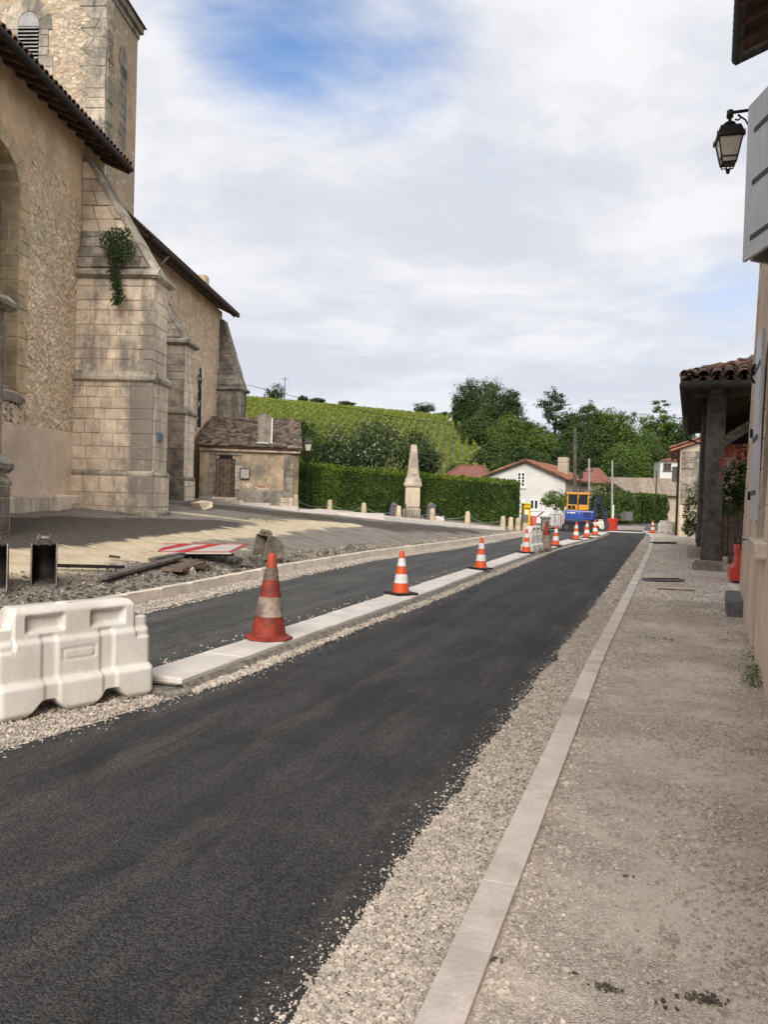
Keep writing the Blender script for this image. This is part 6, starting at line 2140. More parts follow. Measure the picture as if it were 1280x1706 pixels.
P_('mirror', 'dark', lambda b: (b.tube([(.36, -.60, 1.70), (.46, -.72, 1.74)], .012, 5), b.box(.44, .48, -.78, -.68, 1.66, 1.84)), None, 0)
P_('handrail', 'dark', lambda b: b.tube([(-.14, -.66, 1.2), (-.14, -.67, 1.25), (-.14, -.67, 1.75), (-.14, -.63, 1.80)], .014, 5), cabo, 0)
P_('door_seam', 'dark', lambda b: b.box(-.19, -.175, -.612, -.60, 1.16, 1.42), cabo, 0)
exc.scale = (1.02, 1.02, .99)

# small site things around it
def fx(name, lab, cat, u, v, Y, rz, fn, m_, bevel=.02, group=None, z=None):
    q = at(u, v, Y)
    b = MB(); fn(b)
    o = b.build(name, M[m_], None, (q[0], q[1], q[2] if z is None else z), rz, bevel=bevel)
    tag(o, lab, cat, group)
    return o


barp = [(-.5, 0), (.5, 0), (.5, .1), (.42, .14), (.42, .55), (.46, .6), (.46, .8), (-.46, .8), (-.46, .6), (-.42, .55), (-.42, .14), (-.5, .1)]
fx('plastic_barrier', 'faded red plastic barrier standing beside the yellow letter box', 'barrier', 889, 880, 41, R(10), lambda b: b.prism([(p[0] * .30, p[1] * .80) for p in barp], -.12, .12, 'y'), 'plastic_pink')
fx('plastic_barrier', 'faded red barrier half hidden behind the excavator tracks', 'barrier', 940, 878, 46, R(5), lambda b: b.prism([(p[0] * .45, p[1] * .95) for p in barp], -.14, .14, 'y'), 'plastic_pink')
fx('plastic_barrier', 'bright red barrier standing right of the excavator bucket', 'barrier', 1020, 884, 44, R(-50), lambda b: b.prism([(p[0] * .6, p[1] * .85) for p in barp], -.16, .16, 'y'), 'plastic_red')
o = barrier('white plastic barrier lying beyond the excavator bucket', (*at(1006, 881, 45)[:2], 0), R(4), (1.0, 1, .8))
fx('road_plate', 'small red plastic block on the far verge', 'marker', 1032, 868, 60, 0, lambda b: b.box(-.3, .3, -.2, .2, 0, .25), 'plastic_red')
fx('utility_box', 'grey box on the far verge beside the hedge', 'box', 1040, 867, 58, 0, lambda b: b.box(-.55, .55, -.3, .3, 0, .65), 'granite')
yb = thing('letter_box', 'tall yellow letter box with white panel at the hedge end', 'letter box', at(876, 882, 39.5), R(12))
b = MB(); b.box(-.18, .18, -.2, .2, 0, 1.22, .03); yo = b.build('body', M['yellow_paint'], yb)
b = MB(); b.box(-.20, .20, -.22, .22, 1.22, 1.30, .03); b.build('cap', M['yellow_paint'], yb)
b = MB(); b.box(-.14, .02, -.206, -.2, .55, .95); b.build('panel', M['white_paint'], yo)
b = MB(); b.box(-.12, .12, -.208, -.2, 1.02, 1.07); b.build('slot', M['dark'], yo)
# white gate with vertical slats, fence part and iron gate before it
ga, gb = Vector(at(906, 868, 44)), Vector(at(940, 874, 44))
ga.z = gb.z = 0
gt = thing('white_gate', 'white slatted gate in front of the white house', 'gate', ga, math.atan2((gb - ga).y, (gb - ga).x))
gl = (gb - ga).length
for i in range(11):
    x = i * gl / 10
    b = MB(); b.box(x - .028, x + .028, -.015, .015, .12, 1.16 - .18 * (i / 10) + (0 if i % 2 else .02)); b.build('slat', M['white_paint'], gt)
b = MB(); b.box(0, gl, .016, .04, .25, .33); b.box(0, gl, .016, .04, .80, .88); b.build('rail', M['white_paint'], gt)
for x in (-.06, gl + .06):
    b = MB(); b.box(x - .06, x + .06, -.06, .06, 0, 1.25); b.build('post', M['white_paint'], gt)
ga, gb = Vector(at(884, 868, 43.5)), Vector(at(906, 870, 43.5)); ga.z = gb.z = 0
gt = thing('white_fence', 'white panel fence between the letter box and the slatted gate', 'fence', ga, math.atan2((gb - ga).y, (gb - ga).x))
gl = (gb - ga).length
for i in range(5):
    b = MB(); b.box(i * gl / 5 + .01, (i + 1) * gl / 5 - .01, -.02, .02, .35, .95); b.build('panel', M['white_paint'], gt)
b = MB(); b.box(0, gl, -.08, .08, 0, .35); b.build('low_wall', M['mortar'], gt)
b = MB(); b.tube([(0, -.06, .4), (gl, -.06, 1.0)], .025, 6); b.build('handrail', M['zinc'], gt)
ga = Vector(at(915, 876, 42.6))
t_ = thing('iron_gate', 'open dark iron gate leaf in front of the white slats', 'gate', (ga.x, ga.y, 0), R(8))
for i in range(6):
    b = MB(); b.tube([(i * .13, 0, .05), (i * .13, 0, .86)], .012, 5); b.build('bar', M['zinc'], t_)
b = MB(); b.tube([(0, 0, .06), (.65, 0, .06)], .016, 5); b.tube([(0, 0, .86), (.65, 0, .86)], .016, 5); b.build('rail', M['zinc'], t_)
q = at(911, 885, 41.5)
fx('stone_pier', 'short stone gate pier behind the dirty dark red cone', 'pier', 909, 884, 41, 0, lambda b: (b.box(-.2, .2, -.2, .2, 0, .62), b.box(-.26, .26, -.26, .26, .62, .72)), 'mortar')
# ------------------------------------------------------------------ houses behind
def tiles_on(b, x0, x1, L_, M0, pitch=.24, row=.45, big=1.0):
    pass


# white gable house
hx, hy, _ = at(940, 868, 51)
RH = R(24)
wh = thing('white_house', 'white gabled house with red tiled roof and white windows behind the gate', 'house', (hx, hy, -.1), -RH)
kk = 51 / F_PX
ez = at(940, 799, 51)[2] + .1
pz = at(879, 769, 51.5)[2] + .1
GW = 5.45                      # gable width; x from -GW to 0, gable faces -y
px0 = -2.55
LH = 8.5
b = MB(); b.prism([(-GW, -.2), (0, -.2), (0, ez), (px0, pz), (-GW, ez)], 0, LH, 'y')
wo = b.build('wall', M['white_wall'], wh)
b = MB(); b.box(.003, .03, .02, LH, -.2, ez - .1); b.build('side_render', M['beige_wall'], wo)
def win_(parent, x0, x1, z0, z1, y=-.0, bars=2, m_='white_paint'):
    b = MB(); b.box(x0, x1, y - .012, y - .004, z0, z1); w2 = b.build('window', M['glass'], parent)
    b = MB()
    t_ = .07
    b.box(x0 - t_, x0, y - .05, y, z0 - t_, z1 + t_); b.box(x1, x1 + t_, y - .05, y, z0 - t_, z1 + t_); b.box(x0, x1, y - .05, y, z1, z1 + t_); b.box(x0, x1, y - .05, y, z0 - t_, z0)
    b.box((x0 + x1) / 2 - .05, (x0 + x1) / 2 + .05, y - .04, y - .013, z0, z1)
    for i in range(1, bars + 1):
        z = z0 + (z1 - z0) * i / (bars + 1); b.box(x0, x1, y - .03, y - .0125, z - .02, z + .02)
    b.build('frame', M[m_], w2)
    b = MB(); b.box(x0 - .15, x1 + .15, y - .10, y, z0 - .17, z0 - .075); b.build('sill', M[m_], w2)
    return w2
def gx(u, v):
    p = (Matrix.Translation((hx, hy, -.1)) @ Matrix.Rotation(-RH, 4, 'Z')).inverted() @ Vector(at(u, v, 51.8)); return p.x, p.z
xa, za = gx(860.5, 809); xb, zb2 = gx(872.5, 788)
win_(wo, xa, xb, za, zb2, bars=3)
xa, za = gx(884.5, 847); xb, zb2 = gx(897, 834)
win_(wo, xa, xb, za, zb2, bars=0)
xa, za = gx(868, 850); xb, zb2 = gx(871.5, 834)
win_(wo, xa, xb, za, zb2, bars=1)
def gable_roof(parent, xl, xp, xr, ze, zp, y0, y1, m_, over=.3, eov=.35, tiles=True, th=.12):
    b = MB()
    sl_l, sl_r = (zp - ze) / (xp - xl), (zp - ze) / (xr - xp)
    L0, R0 = xl - eov, xr + eov
    zl, zr = ze - eov * sl_l, ze - eov * sl_r
    b.prism([(L0, zl), (L0, zl + th), (xp, zp + th), (xp, zp + .0)], y0 - over, y1 + over, 'y')
    b.prism([(xp, zp), (xp, zp + th), (R0, zr + th), (R0, zr)], y0 - over, y1 + over, 'y')
    ro = b.build('roof', M['wood_rafter'], parent)
    if tiles:
        b = MB()
        for sg, (X0, slp) in ((1, (R0, sl_r)), (-1, (L0, sl_l))):
            aa_ = math.atan(slp); span = abs(X0 - xp) / math.cos(aa_)
            nr = int(span / .42)
            for k in range(nr):
                d_ = k * .42 * math.cos(aa_)
                for y in np.arange(y0 - over + .1, y1 + over, .24):
                    b.M = Matrix.Translation((X0 - sg * d_, y, (zr if sg > 0 else zl) + th + d_ * slp)) @ Matrix.Rotation((math.pi if sg > 0 else 0), 4, 'Z') @ Matrix.Rotation(-aa_, 4, 'Y') @ Matrix.Scale(1.25, 4)
                    b.add([TV[i] for i in LOW_I], LOW_F)
        b.build('roof_tiles', M[m_], ro)['kind'] = 'stuff'
    return ro


_k = 6
LOW_I = [0, 1, 2, 3, 4, 5] + [12, 13, 14, 15, 16, 17]
LOW_F = [(i, i + 1, 6 + i + 1, 6 + i) for i in range(5)]
wr = gable_roof(wh, -GW, px0, 0, ez, pz, 0, LH, 'tile_red')
cq = (Matrix.Translation((hx, hy, -.1)) @ Matrix.Rotation(-RH, 4, 'Z')).inverted() @ Vector(at(940, 762, 54.5))
b = MB(); b.box(cq.x - .33, cq.x + .33, cq.y - .3, cq.y + .3, pz - 1.6, cq.z); b.build('chimney', M['beige_wall'], wr)
# brown hipped roof on the left
p = at(740, 797, 62); q = at(815, 797, 62); r_ = at(775, 774, 62)
bh = thing('brown_roofed_house', 'low house with a plain red brown hipped roof behind the hedge', 'house', (p[0], p[1], 0), R(-10))
wdt = q[0] - p[0]
b = MB(); b.box(0, wdt, 0, 6, -.2, p[2] - .0); b.build('wall', M['white_wall'], bh)
b = MB(); e_ = .4
b.add([(-e_, -e_, p[2] - .15), (wdt + e_, -e_, p[2] - .15), (wdt + e_, 6 + e_, p[2] - .15), (-e_, 6 + e_, p[2] - .15), (1.0, 3, r_[2]), (wdt - .6, 3, r_[2])], [(3, 2, 1, 0), (0, 1, 5, 4), (1, 2, 5), (2, 3, 4, 5), (3, 0, 4)])
br = b.build('roof', M['tile_brown'], bh)
for (x0, y0, x1, y1) in ((-e_, -e_, 1.0, 3), (1.0, 3, wdt - .6, 3), (wdt + e_, -e_, wdt - .6, 3)):
    z0 = p[2] - .15 if y0 < 0 else r_[2]
    b = MB(); b.tube([(x0, y0, z0 + .02), (x1, y1, r_[2] + .02)], .09, 6); b.build('ridge_tiles', M['tile_brown'], br)
# small red roof behind the white house
p = at(985, 803, 66); q = at(1024, 803, 66); r_ = at(1004, 780, 68)
rh = thing('red_roofed_house', 'small red roofed house between the white house and the long beige roof', 'house', (p[0] - 1.2, p[1], 0), R(-20))
b = MB(); b.box(0, 2.4, 0, 5, -.2, p[2]); b.build('wall', M['beige_wall'], rh)
b = MB(); b.add([(-.4, -.4, p[2] - .1), (2.8, -.4, p[2] - .1), (2.8, 5.4, p[2] - .1), (-.4, 5.4, p[2] - .1), (.6, 2.5, r_[2]), (1.6, 2.5, r_[2])], [(3, 2, 1, 0), (0, 1, 5, 4), (1, 2, 5), (2, 3, 4, 5), (3, 0, 4)]); b.build('roof', M['tile_brown'], rh)
# long beige roofed building
p = at(990, 832, 76); ridge = at(1015, 796, 79); eav = at(1050, 819, 74.5)
lh = thing('long_house', 'long low house with a beige tiled roof at the road bend', 'house', (at(1046, 850, 74)[0], at(1046, 850, 74)[1], -.1), R(-12))
b = MB()
zE2, zR2 = eav[2], ridge[2]
b.box(-3, 9, 0, 7, -.2, zE2); b.prism([(0, zE2), (7, zE2), (3.5, zR2)], -3, 9, 'x')
b.build('wall', M['beige_wall'], lh)
b = MB(); b.prism([(-.5, zE2 - .2), (-.5, zE2 - .05), (3.5, zR2 + .12), (7.5, zE2 - .05), (7.5, zE2 - .2), (3.5, zR2 - .02)], -3.35, 9.4, 'x')
lr = b.build('roof', M['tile_beige'], lh)
b = MB()
for x in np.arange(-3.3, 9.4, .24):
    b.prism([(-.5, zE2 - .05), (-.5, zE2 - .015), (3.5, zR2 + .155), (3.5, zR2 + .12)], x, x + .14, 'x')
b.build('roof_tiles', M['tile_beige'], lr)['kind'] = 'stuff'
g_ = MB(); g_.box(2.1, 3.0, -.03, -.005, .2, 2.2); dd = g_.build('door', M['wood_brown'], lh)
win_(lh, 1.9, 2.5, 1.6, 2.4, y=0, bars=1)
# gable wing nearer on its left
gw = thing('gabled_outbuilding', 'cream gabled outbuilding left of the long beige roofed house', 'building', (at(1000, 850, 70)[0], at(1000, 850, 70)[1], -.1), R(-20))
za_ = at(1018, 797, 70)[2]
b = MB(); b.prism([(-2.4, -.2), (2.6, -.2), (2.6, za_ - 1.5), (.3, za_), (-2.4, za_ - 1.6)], 0, 6, 'y'); gwo = b.build('wall', M['beige_wall'], gw)
gable_roof(gw, -2.4, .3, 2.6, za_ - 1.55, za_, 0, 6, 'tile_beige', tiles=False)
# far house with a dormer at the right of the gap
fh = thing('far_white_house', 'far white house front with brown framed window above the bend', 'house', (at(1104, 820, 84)[0], at(1104, 820, 84)[1], 0), R(-10))
z0 = at(1104, 790, 84)[2]; z1 = at(1104, 771, 84)[2]
b = MB(); b.box(-.3, 4, 0, 4, 0, z1 + .25); fo = b.build('wall', M['white_wall'], fh)
win_(fo, .1, .75, z0 + .45, z1 - .1, y=0, bars=1, m_='wood_brown')
b = MB(); b.prism([(-.5, z1 + .22), (4.4, z1 + .22), (1.8, z1 + .9)], -.4, 4.4, 'y'); b.build('roof', M['tile_brown'], fh)

# ------------------------------------------------------------------ poles and cables
def pole(label, u, vt, vb, Y, r0, r1, m_, arms=()):
    q = at(u, vb, Y); h_ = at(u, vt, Y)[2]
    t_ = thing('utility_pole', label, 'pole', (q[0], q[1], 0), 0, 'utility poles along the street')
    top = at(u + 5, vt, Y)
    b = MB(); b.tube([(0, 0, -.3), (top[0] - q[0] - .2, 0, h_)], [r0, r1], 8); b.build('shaft', M[m_], t_)
    for (z, x0, x1) in arms:
        b = MB(); b.tube([(x0, 0, h_ - z), (x1, 0, h_ - z)], .03, 5)
        b.build('cross_arm', M['zinc'], t_)
        for x in (x0, (x0 + x1) / 2, x1):
            b = MB(); b.lathe([(.04, h_ - z + .03), (.05, h_ - z + .09), (.02, h_ - z + .14)], 7, x, 0); b.build('insulator', M['zinc'], t_)
    return t_, Vector((q[0], q[1], h_))


pA, tA = pole('thick dark wooden utility pole beside the white house', 959, 712, 872, 47, .13, .10, 'pole_wood', ((.8, -.1, .4),))
b = MB(); b.tube([(.18, -.12, .3), (.18, -.12, 3.0)], .03, 5); b.build('conduit', M['zinc'], pA)
b = MB(); b.box(.05, .30, -.26, -.12, 2.9, 3.3); b.build('meter_box', M['zinc'], pA)
pB, tB = pole('thin pole with a cross arm behind the white house roof', 982, 764, 868, 56, .09, .07, 'pole_concrete', ((.1, -1.0, .12), (.9, -.9, .1)))
pC, tC = pole('slim pale pole in front of the far hedge', 1021, 767, 866, 52, .085, .06, 'pole_concrete')
b = MB(); b.tube([(0, -.1, 0), (0, -.1, 1.4)], .06, 6); b.build('sleeve', M['white_paint'], pC)
pD, tD = pole('short grey pole at the road bend by the long house', 1094, 783, 855, 66, .09, .07, 'pole_wood')
fp = thing('mast', 'thin bare mast on the vineyard skyline beside a round tree', 'mast', at(474, 660, 165))
b = MB(); b.tube([(0, 0, -1), (0, 0, 3.9)], [.12, .07], 5); b.build('shaft', M['pole_wood'], fp)
b = MB(); b.tube([(-.8, 0, 3.5), (.8, 0, 3.6)], .05, 4); b.build('cross_arm', M['pole_wood'], fp)
def cable(label, p, q, sag, r_=.014):
    p, q = Vector(p), Vector(q)
    b = MB(); b.tube([p.lerp(q, f) + Vector((0, 0, -sag * 4 * f * (1 - f))) for f in np.linspace(0, 1, 17)], r_, 4)
    o = b.build('overhead_cable', M['cable']); tag(o, label, 'cable', 'overhead cables')
cable('dark cable sagging from the church corner across the vineyard', at(412, 641, 40), at(964, 723, 47), 0.55, .012)
cable('upper pale cable running left from the wooden pole over the hedge', at(690, 764, 46), at(960, 770, 47), .05, .013)
cable('cable from the wooden pole to the cross arm pole', at(961, 722, 47), at(978, 766, 56), .2, .012)
cable('cable from the wooden pole towards the stone house', at(962, 735, 47), at(1112, 758, 41), .5, .012)

# ------------------------------------------------------------------ hedges
def hedge(name, label, path, h0, h1, th, n, leafs, size, seed, lumps=.12, cat='hedge'):
    """path: list of ground points; a clipped hedge with a twig core, leaves over its faces"""
    r_ = np.random.default_rng(seed)
    pts = [Vector(p) for p in path]
    root = thing(name, label, cat, pts[0])
    b = MB()
    P, O, MI = [], [], []
    segs = list(zip(pts[:-1], pts[1:]))
    Ls = [(q - p).length for p, q in segs]
    tot = sum(Ls)
    acc = 0
    for (p, q), L_ in zip(segs, Ls):
        d_ = (q - p); d_.z = 0; d_.normalize()
        nn = Vector((d_.y, -d_.x, 0))            # towards the viewer when the path runs left to right
        f0, f1 = acc / tot, (acc + L_) / tot
        ha, hb = h0 + (h1 - h0) * f0, h0 + (h1 - h0) * f1
        i0, i1 = p - pts[0], q - pts[0]
        c = .16
        a_ = [i0 + nn * (th / 2 - c), i1 + nn * (th / 2 - c), i1 - nn * (th / 2 - c), i0 - nn * (th / 2 - c)]
        b.add([tuple(v) for v in a_] + [tuple(a_[0] + Vector((0, 0, ha - c))), tuple(a_[1] + Vector((0, 0, hb - c))), tuple(a_[2] + Vector((0, 0, hb - c))), tuple(a_[3] + Vector((0, 0, ha - c)))],
              [(0, 1, 5, 4), (4, 5, 6, 7), (1, 2, 6, 5), (3, 0, 4, 7), (2, 3, 7, 6)])
        m = int(n * L_ / tot)
        f = r_.random(m); g = r_.random(m)
        hh = ha + (hb - ha) * f
        kind = r_.random(m)
        wav = np.array([mnoise.noise(((acc + a * L_) * 1.1, w_ * 2.2, seed)) + .6 * mnoise.noise(((acc + a * L_) * 3.1, w_ * 5, seed)) for a, w_ in zip(f, g)]) * lumps
        front = kind < .68
        topm = (kind >= .68) & (kind < .90)
        x = np.array(i0)[None] + (np.array(q - p))[None] * f[:, None]
        off = np.where(front, th / 2 + wav - .05 * r_.random(m), np.where(topm, (g - .5) * th, -th / 2 - wav))
        zz = np.where(front, g ** .9 * hh, np.where(topm, hh + wav - .06 * r_.random(m) + .10 * (r_.random(m) < .06) * r_.random(m), g * hh))
        PP = x + np.array(nn)[None] * off[:, None]
        PP[:, 2] = x[:, 2] + zz
        OO = np.where(front[:, None], np.array(nn)[None], np.where(topm[:, None], np.array([[0, 0, 1.0]]), -np.array(nn)[None]))
        P.append(PP); O.append(OO)
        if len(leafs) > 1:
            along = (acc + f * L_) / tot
            pr = np.where(topm | (zz > hh - .18), .6, .05 + .60 * np.clip(1 - along * 2.4, 0, 1) * np.clip(.4 + wav * 6, 0, 1.2))  # second leaf colour: new growth on top, painted sunlight towards the left end
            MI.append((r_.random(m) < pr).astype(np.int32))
        acc += L_
    b.build('twigs', M['hedge_core'], root)
    P, O = np.concatenate(P), np.concatenate(O)
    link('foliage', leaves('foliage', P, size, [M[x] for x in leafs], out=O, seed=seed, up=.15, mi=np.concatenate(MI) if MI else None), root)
    return root


def gpt(u, v, Y): return at(u, v, Y)
p0, p1, p2, p3 = at(480, 850, 39.5), at(600, 862, 39.5), at(700, 870, 39.5), at(862, 884, 39.3)
hedge('laurel_hedge', 'long clipped laurel hedge behind the memorial and bollards', [p0, p1, p2, p3], at(500, 772, 39.5)[2] - p0[2] + .05, at(858, 803, 39.3)[2] - p3[2], 1.5, 42000, ['hedge_leaf', 'hedge_new_sunlit'], .11, 3, lumps=.2)
a_ = at(1000, 872, 60); b_ = at(1094, 858, 68)
hedge('roadside_hedge', 'bright green hedge along the far road bend', [a_[:2] + (-.1,), at(1050, 864, 62)[:2] + (-.1,), b_[:2] + (-.1,)], at(1020, 822, 60)[2], at(1090, 823, 68)[2], 2.0, 9000, ['hedge_leaf', 'tree_b'], .2, 8, lumps=.3)


def blob_tree(name, label, cat, blobs, size, m, n, seed, base=None, group=None, extra=None, trunk=True):
    """crown made of leaf clumps in several lobes: blobs = (x, y, z, rx, ry, rz, weight)"""
    bs = np.array([q[:3] for q in blobs])
    x0 = base if base is not None else (bs[:, 0].mean(), bs[:, 1].mean(), (bs[:, 2] - np.array([q[5] for q in blobs])).min())
    root = thing(name, label, cat, tuple(float(v) for v in x0), 0, group)
    wt = np.array([q[6] for q in blobs]); wt = wt / wt.sum()
    P, O = [], []
    r_ = np.random.default_rng(seed)
    for i, q in enumerate(blobs):
        m_ = int(n * wt[i])
        nc = max(3, m_ // 26)
        cc = cloud(q[:3], q[3:6], nc, seed * 31 + i, shell=.5)
        own = r_.integers(0, nc, m_)
        jit = r_.normal(0, 1, (m_, 3)) * np.array(q[3:6]) * .17
        pp = cc[own] + jit
        P.append(pp)
        oo = (pp - np.array(q[:3])) / np.array(q[3:6]); oo /= np.linalg.norm(oo, axis=1)[:, None] + 1e-6
        O.append(oo)
    P = np.concatenate(P) - np.array(x0); O = np.concatenate(O)
    link('crown', leaves('crown', P, size, [M[x] for x in (m if isinstance(m, list) else [m])], out=O, seed=seed, mi=(r_.random(len(P)) < extra).astype(np.int32) if extra else None), root)
    if trunk:
        b = MB()
        rr = max(.05, .03 * float(np.ptp(P[:, 2])))
        top = Vector(bs.mean(0) - np.array(x0))
        b.tube([(0, 0, -.3), (top.x * .4, top.y * .4, top.z * .5), tuple(top)], [rr, rr * .75, rr * .4], 7)
        for q in bs[:5]:
            e_ = Vector(q - np.array(x0))
            b.tube([(top.x * .4, top.y * .4, top.z * .5), tuple(e_ * .8 + top * .1), tuple(e_)], [rr * .5, rr * .35, rr * .15], 5)
        b.build('trunk', M['bark'], root)
    return root


def bl(u, v, Y, wpx, hpx, dep, wt=1.0):
    k = Y / F_PX
    p = at(u, v, Y)
    return (*p, wpx / 2 * k, dep, hpx / 2 * k, wt)


blob_tree('flowering_shrub', 'big dark shrub with pale blossom above the laurel hedge', 'shrub', [bl(575, 748, 43, 100, 80, 1.3, 2), bl(632, 738, 43.5, 80, 90, 1.3, 2), bl(545, 765, 43, 50, 50, 1.0, .8), bl(605, 765, 42.6, 110, 50, 1.1, 1.2)], .15, ['privet', 'blossom'], 9000, 11, base=at(600, 850, 43), extra=.09)
blob_tree('evergreen_shrub', 'dark rounded shrub just behind the memorial obelisk', 'shrub', [bl(690, 758, 43, 70, 80, 1.1, 1.4), bl(715, 772, 43, 40, 60, 1, .8)], .15, 'privet', 4200, 12, base=at(692, 850, 43))
blob_tree('garden_shrub', 'leafy green shrub beside the small lantern behind the annex', 'shrub', [bl(513, 745, 41, 44, 90, 1, 1), bl(500, 720, 41.5, 30, 40, .8, .5)], .14, 'hedge_leaf', 2400, 13, base=at(508, 850, 41))
blob_tree('garden_shrub', 'vine like shrub beside the white gate by the white house corner', 'shrub', [bl(926, 832, 47, 44, 30, .8, 1), bl(913, 834, 47, 24, 16, .6, .4), bl(940, 845, 47, 26, 40, .6, .5)], .16, 'tree_b', 1500, 14, base=at(926, 868, 47))
blob_tree('garden_tree', 'dark bushy garden tree behind the excavator boom', 'tree', [bl(1000, 835, 56, 60, 56, 1.5, 1.5), bl(1030, 832, 58, 50, 40, 1.4, 1), bl(1010, 855, 55, 70, 30, 1.3, 1)], .22, 'tree_a', 4200, 15, base=at(1004, 868, 56))

# ------------------------------------------------------------------ vineyard on the hill
rows = []
r_ = np.random.default_rng(5)
def row_mesh(x0):
    ys = np.arange(88, 177, .21)
    xs_ = x0 + (ys - 120) * .10 + r_.normal(0, .05, len(ys))
    lim = 12.6 + (168 - ys) * .05
    k_ = xs_ < lim
    ys, xs_ = ys[k_], xs_[k_]
    m_ = 5
    Y = np.repeat(ys, m_) + r_.uniform(-.15, .15, len(ys) * m_)
    X = np.repeat(xs_, m_) + r_.normal(0, .15, len(ys) * m_)
    Z = T(X, Y) + r_.uniform(.25, 1.35, len(X))
    return np.stack([X, Y, Z], 1)
n_rows = 0
for x0 in np.arange(-46, 17.5, 1.32):
    P = row_mesh(x0)
    if len(P) < 30: continue
    o = link('vine_row', leaves('vine_row', P - np.array([x0, 88, 0]), .36, [M['vine']], seed=n_rows, up=.5), None, (x0, 88, 0))
    tag(o, 'long straight row of yellow green vines climbing the hill', 'vine row', 'vine rows on the hillside')
    n_rows += 1
V, F = [], []
ys = np.arange(104, 176, 2.0)
for y in ys:
    xl = 12.8 + (168 - y) * .05
    wd = .9 + 1.3 * smooth((y - 120) / 30)
    V += [(xl, y, T(xl, y) + .08), (xl + wd, y, T(xl + wd, y) + .08)]
F = [(2 * i, 2 * i + 1, 2 * i + 3, 2 * i + 2) for i in range(len(ys) - 1)]
o = link('hill_track', fastmesh('hill_track', V, F, [M['track']])); o['kind'] = 'structure'
# skyline shrubs
for (u, v, w_, h_, lab) in ((457, 650, 36, 24, 'round dark tree on the vineyard skyline beside the mast'), (505, 660, 16, 10, 'small bush on the skyline right of the round tree'), (529, 662, 24, 9, 'flat bush on the skyline, second right of the round tree'),
                            (578, 667, 25, 9, 'lone low bush mid way along the vineyard skyline'), (706, 677, 36, 16, 'wide bush near the right end of the vineyard skyline'), (738, 687, 26, 10, 'thin bush where the skyline meets the bare track')):
    Y = 176
    v += 2 if w_ > 30 else 5
    p = at(u, v, Y); gz_ = T(p[0], Y)
    blob_tree('skyline_bush', lab, 'bush', [bl(u, v, Y, w_, h_, 1.5, 1), bl(u + w_ * .2, v + h_ * .2, Y, w_ * .6, h_ * .8, 1.2, .6), bl(u - w_ * .2, v + h_ * .25, Y, w_ * .6, h_ * .7, 1.2, .6), bl(u, v + h_ * .6, Y, w_ * .7, h_ * .6, 1.2, .5)], .34, 'tree_c', 2200, int(u), base=(p[0], Y, float(gz_)), trunk=(w_ > 30))

# ------------------------------------------------------------------ the wood on the right: every tree its own
def wood(u, vt, w_, Y, m_, lab, n=4200, seed=0, airy=False, size=.42, name='broadleaf_tree'):
    k = Y / F_PX
    x, _, zt_ = at(u, vt, Y)
    g_ = float(T(x, Y))
    H_ = zt_ - g_
    rw = w_ / 2 * k
    rr = random.Random(seed * 7 + 3)
    blobs = []
    if airy:
        for i in range(9):
            f = .45 + .55 * i / 8
            blobs.append((x + rr.uniform(-.6, .6) * rw * (1.3 - f), Y + rr.uniform(-.5, .5) * rw, g_ + H_ * f - rw * .15, rw * rr.uniform(.38, .7), rw * .5, rw * rr.uniform(.18, .32), 1))
    else:
        nb = 9
        for i in range(nb):
            f = rr.uniform(.22, .80)
            spread = math.sin(math.pi * min(1, .25 + f * .85)) * 1.0
            a = rr.uniform(0, 6.28)
            r0_ = rw * rr.uniform(.38, .58)
            blobs.append((x + math.cos(a) * rw * .62 * spread, Y + math.sin(a) * rw * .6 * spread, g_ + H_ * f, r0_, r0_, min(r0_ * .9, H_ * .24), r0_ ** 2))
        r0_ = rw * .52
        blobs.append((x + rr.uniform(-.1, .1) * rw, Y, zt_ - min(r0_ * .85, H_ * .2), r0_, r0_, min(r0_ * .85, H_ * .2), r0_ ** 2))
        blobs.append((x, Y - .2 * rw, g_ + H_ * .5, rw * .85, rw * .75, H_ * .38, rw ** 2 * 1.3))
        blobs.append((x, Y - .4 * rw, g_ + H_ * .24, rw * .85, rw * .6, H_ * .24, rw ** 2 * .8))
    return blob_tree(name, lab, 'tree', blobs, size, m_, n, seed, base=(x, Y, g_), group='trees of the wood on the hillside')


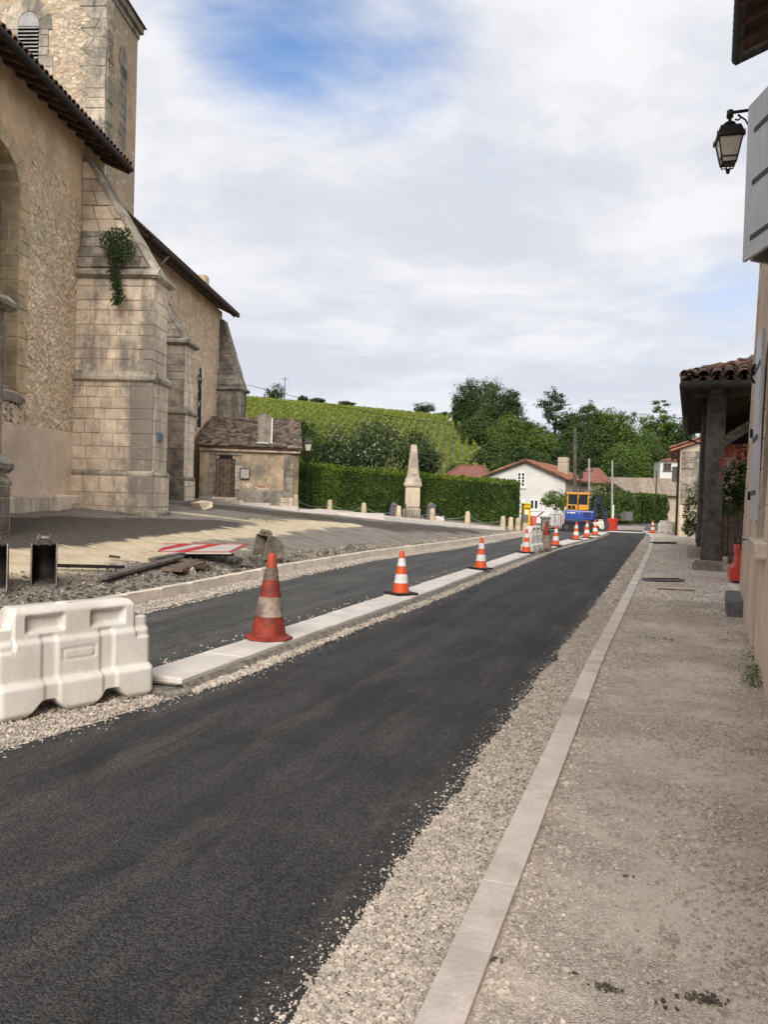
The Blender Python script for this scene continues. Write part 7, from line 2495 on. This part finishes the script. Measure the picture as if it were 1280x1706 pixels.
WD = [(785, 632, 58, 150, 'tree_c', 'tall dark tree forming the left shoulder of the wood'), (818, 629, 62, 146, 'tree_a', 'highest rounded oak at the left top of the wood'), (850, 643, 50, 142, 'tree_c', 'dark oak sloping down right of the highest oak'),
      (800, 690, 64, 134, 'tree_a', 'bushy tree below the left shoulder of the wood'), (848, 688, 66, 130, 'tree_b', 'paler green tree below the two high oaks'), (822, 735, 60, 116, 'tree_a', 'dense thicket tree above the brown hipped roof'),
      (880, 700, 60, 132, 'tree_a', 'tree in the dip left of the pine'), (870, 745, 60, 112, 'tree_c', 'dark tree just above the white house ridge'), (905, 712, 56, 124, 'tree_b', 'light green tree beneath the pine'),
      (905, 756, 44, 100, 'tree_a', 'low tree behind the white house roof right slope'), (955, 682, 52, 128, 'tree_c', 'dark tree right of the pine crown'), (985, 672, 60, 132, 'tree_c', 'broad dark crown behind the wooden pole'),
      (1018, 676, 58, 128, 'tree_b', 'bright acacia crown in the middle of the wood'), (1045, 682, 52, 124, 'tree_b', 'bright acacia right of the middle of the wood'), (1078, 688, 56, 126, 'tree_b', 'pale acacia behind the slim pole'),
      (1112, 690, 56, 122, 'tree_a', 'tree behind the stone house gutter'), (1145, 694, 56, 122, 'tree_a', 'tree half hidden behind the timber shelter roof'), (945, 735, 60, 104, 'tree_c', 'dark tree behind the chimney of the white house'),
      (990, 740, 58, 100, 'tree_c', 'deep green tree behind the cross arm pole'), (1030, 738, 60, 98, 'tree_b', 'bright leafy tree above the long beige roof'), (1062, 742, 62, 97, 'tree_b', 'bright tree filling the wood above the far hedge'),
      (1104, 735, 60, 98, 'tree_a', 'leafy tree above the far white house'), (962, 700, 52, 112, 'tree_a', 'mid green tree between pine and poles'), (1075, 712, 56, 110, 'tree_b', 'light green tree low in the right of the wood'),
      (1000, 705, 60, 112, 'tree_a', 'mid green tree low in the middle of the wood'), (770, 664, 30, 152, 'tree_a', 'narrow tree at the very left edge of the wood'), (1035, 775, 52, 92, 'tree_c', 'dark tree close behind the beige tiled ridge'),
      (840, 765, 50, 100, 'tree_a', 'low thicket behind the white gable top'), (765, 770, 60, 92, 'tree_a', 'low green tree behind the brown roof left end'), (800, 775, 40, 92, 'tree_b', 'small green tree behind the brown roof right end')]
for i, (u, vt, w_, Y, m_, lab) in enumerate(WD):
    wood(u, vt, w_ * 1.22, Y, m_, lab, n=8600, seed=i + 1, size=.35 if Y > 110 else .29)
wood(930, 652, 74, 130, 'tree_d', 'thin pine with an airy crown rising above the wood', n=3200, seed=91, airy=True, size=.40, name='pine_tree')
wood(1106, 668, 60, 120, 'tree_b', 'lacy light tree standing above the right of the wood', n=1800, seed=92, airy=True, size=.36, name='acacia_tree')
wood(985, 670, 74, 126, 'tree_a', 'airy feathery tree top right of the pine', n=1800, seed=93, airy=True, size=.36, name='acacia_tree')
# undergrowth that fills the gaps between the trunks
P = np.stack([rng.uniform(13.5, 75, 16000), rng.uniform(88, 165, 16000), np.zeros(16000)], 1)
k_ = P[:, 0] > 14.5 + (168 - P[:, 1]) * .05
P = P[k_]; P[:, 2] = T(P[:, 0], P[:, 1]) + rng.uniform(0, 2.4, len(P))
o = link('undergrowth', leaves('undergrowth', P, .6, [M['tree_a']], seed=3, up=.4)); o['kind'] = 'stuff'

# ------------------------------------------------------------------ weeds
def weeds(name, pts, n, spread, h_, seed):
    r_ = np.random.default_rng(seed)
    P = []
    for (x, y, z) in pts:
        P.append(np.stack([x + r_.normal(0, spread, n), y + r_.normal(0, spread * .5, n), z + np.abs(r_.normal(0, h_, n))], 1))
    o = link(name, leaves(name, np.concatenate(P), h_ * .9, [M['grass']], seed=seed, aspect=.22, up=-.3)); o['kind'] = 'stuff'


weeds('weeds', [ghit(u, v) for (u, v) in ((118, 848), (335, 838), (330, 846), (462, 862), (430, 868), (415, 866), (445, 869), (520, 862), (500, 858), (480, 862), (540, 864), (555, 866), (232, 850), (210, 860))], 70, .22, .07, 1)
hp = lambda y: tuple((Matrix.Translation((HX, HY, 0)) @ Matrix.Rotation(HA - math.pi / 2, 4, 'Z')) @ Vector((-.05, y, .09)))
weeds('weeds', [hp(y) for y in (-5.3, -5.5, -5.7, -5.9, -6.0, -4.6)], 45, .06, .05, 2)
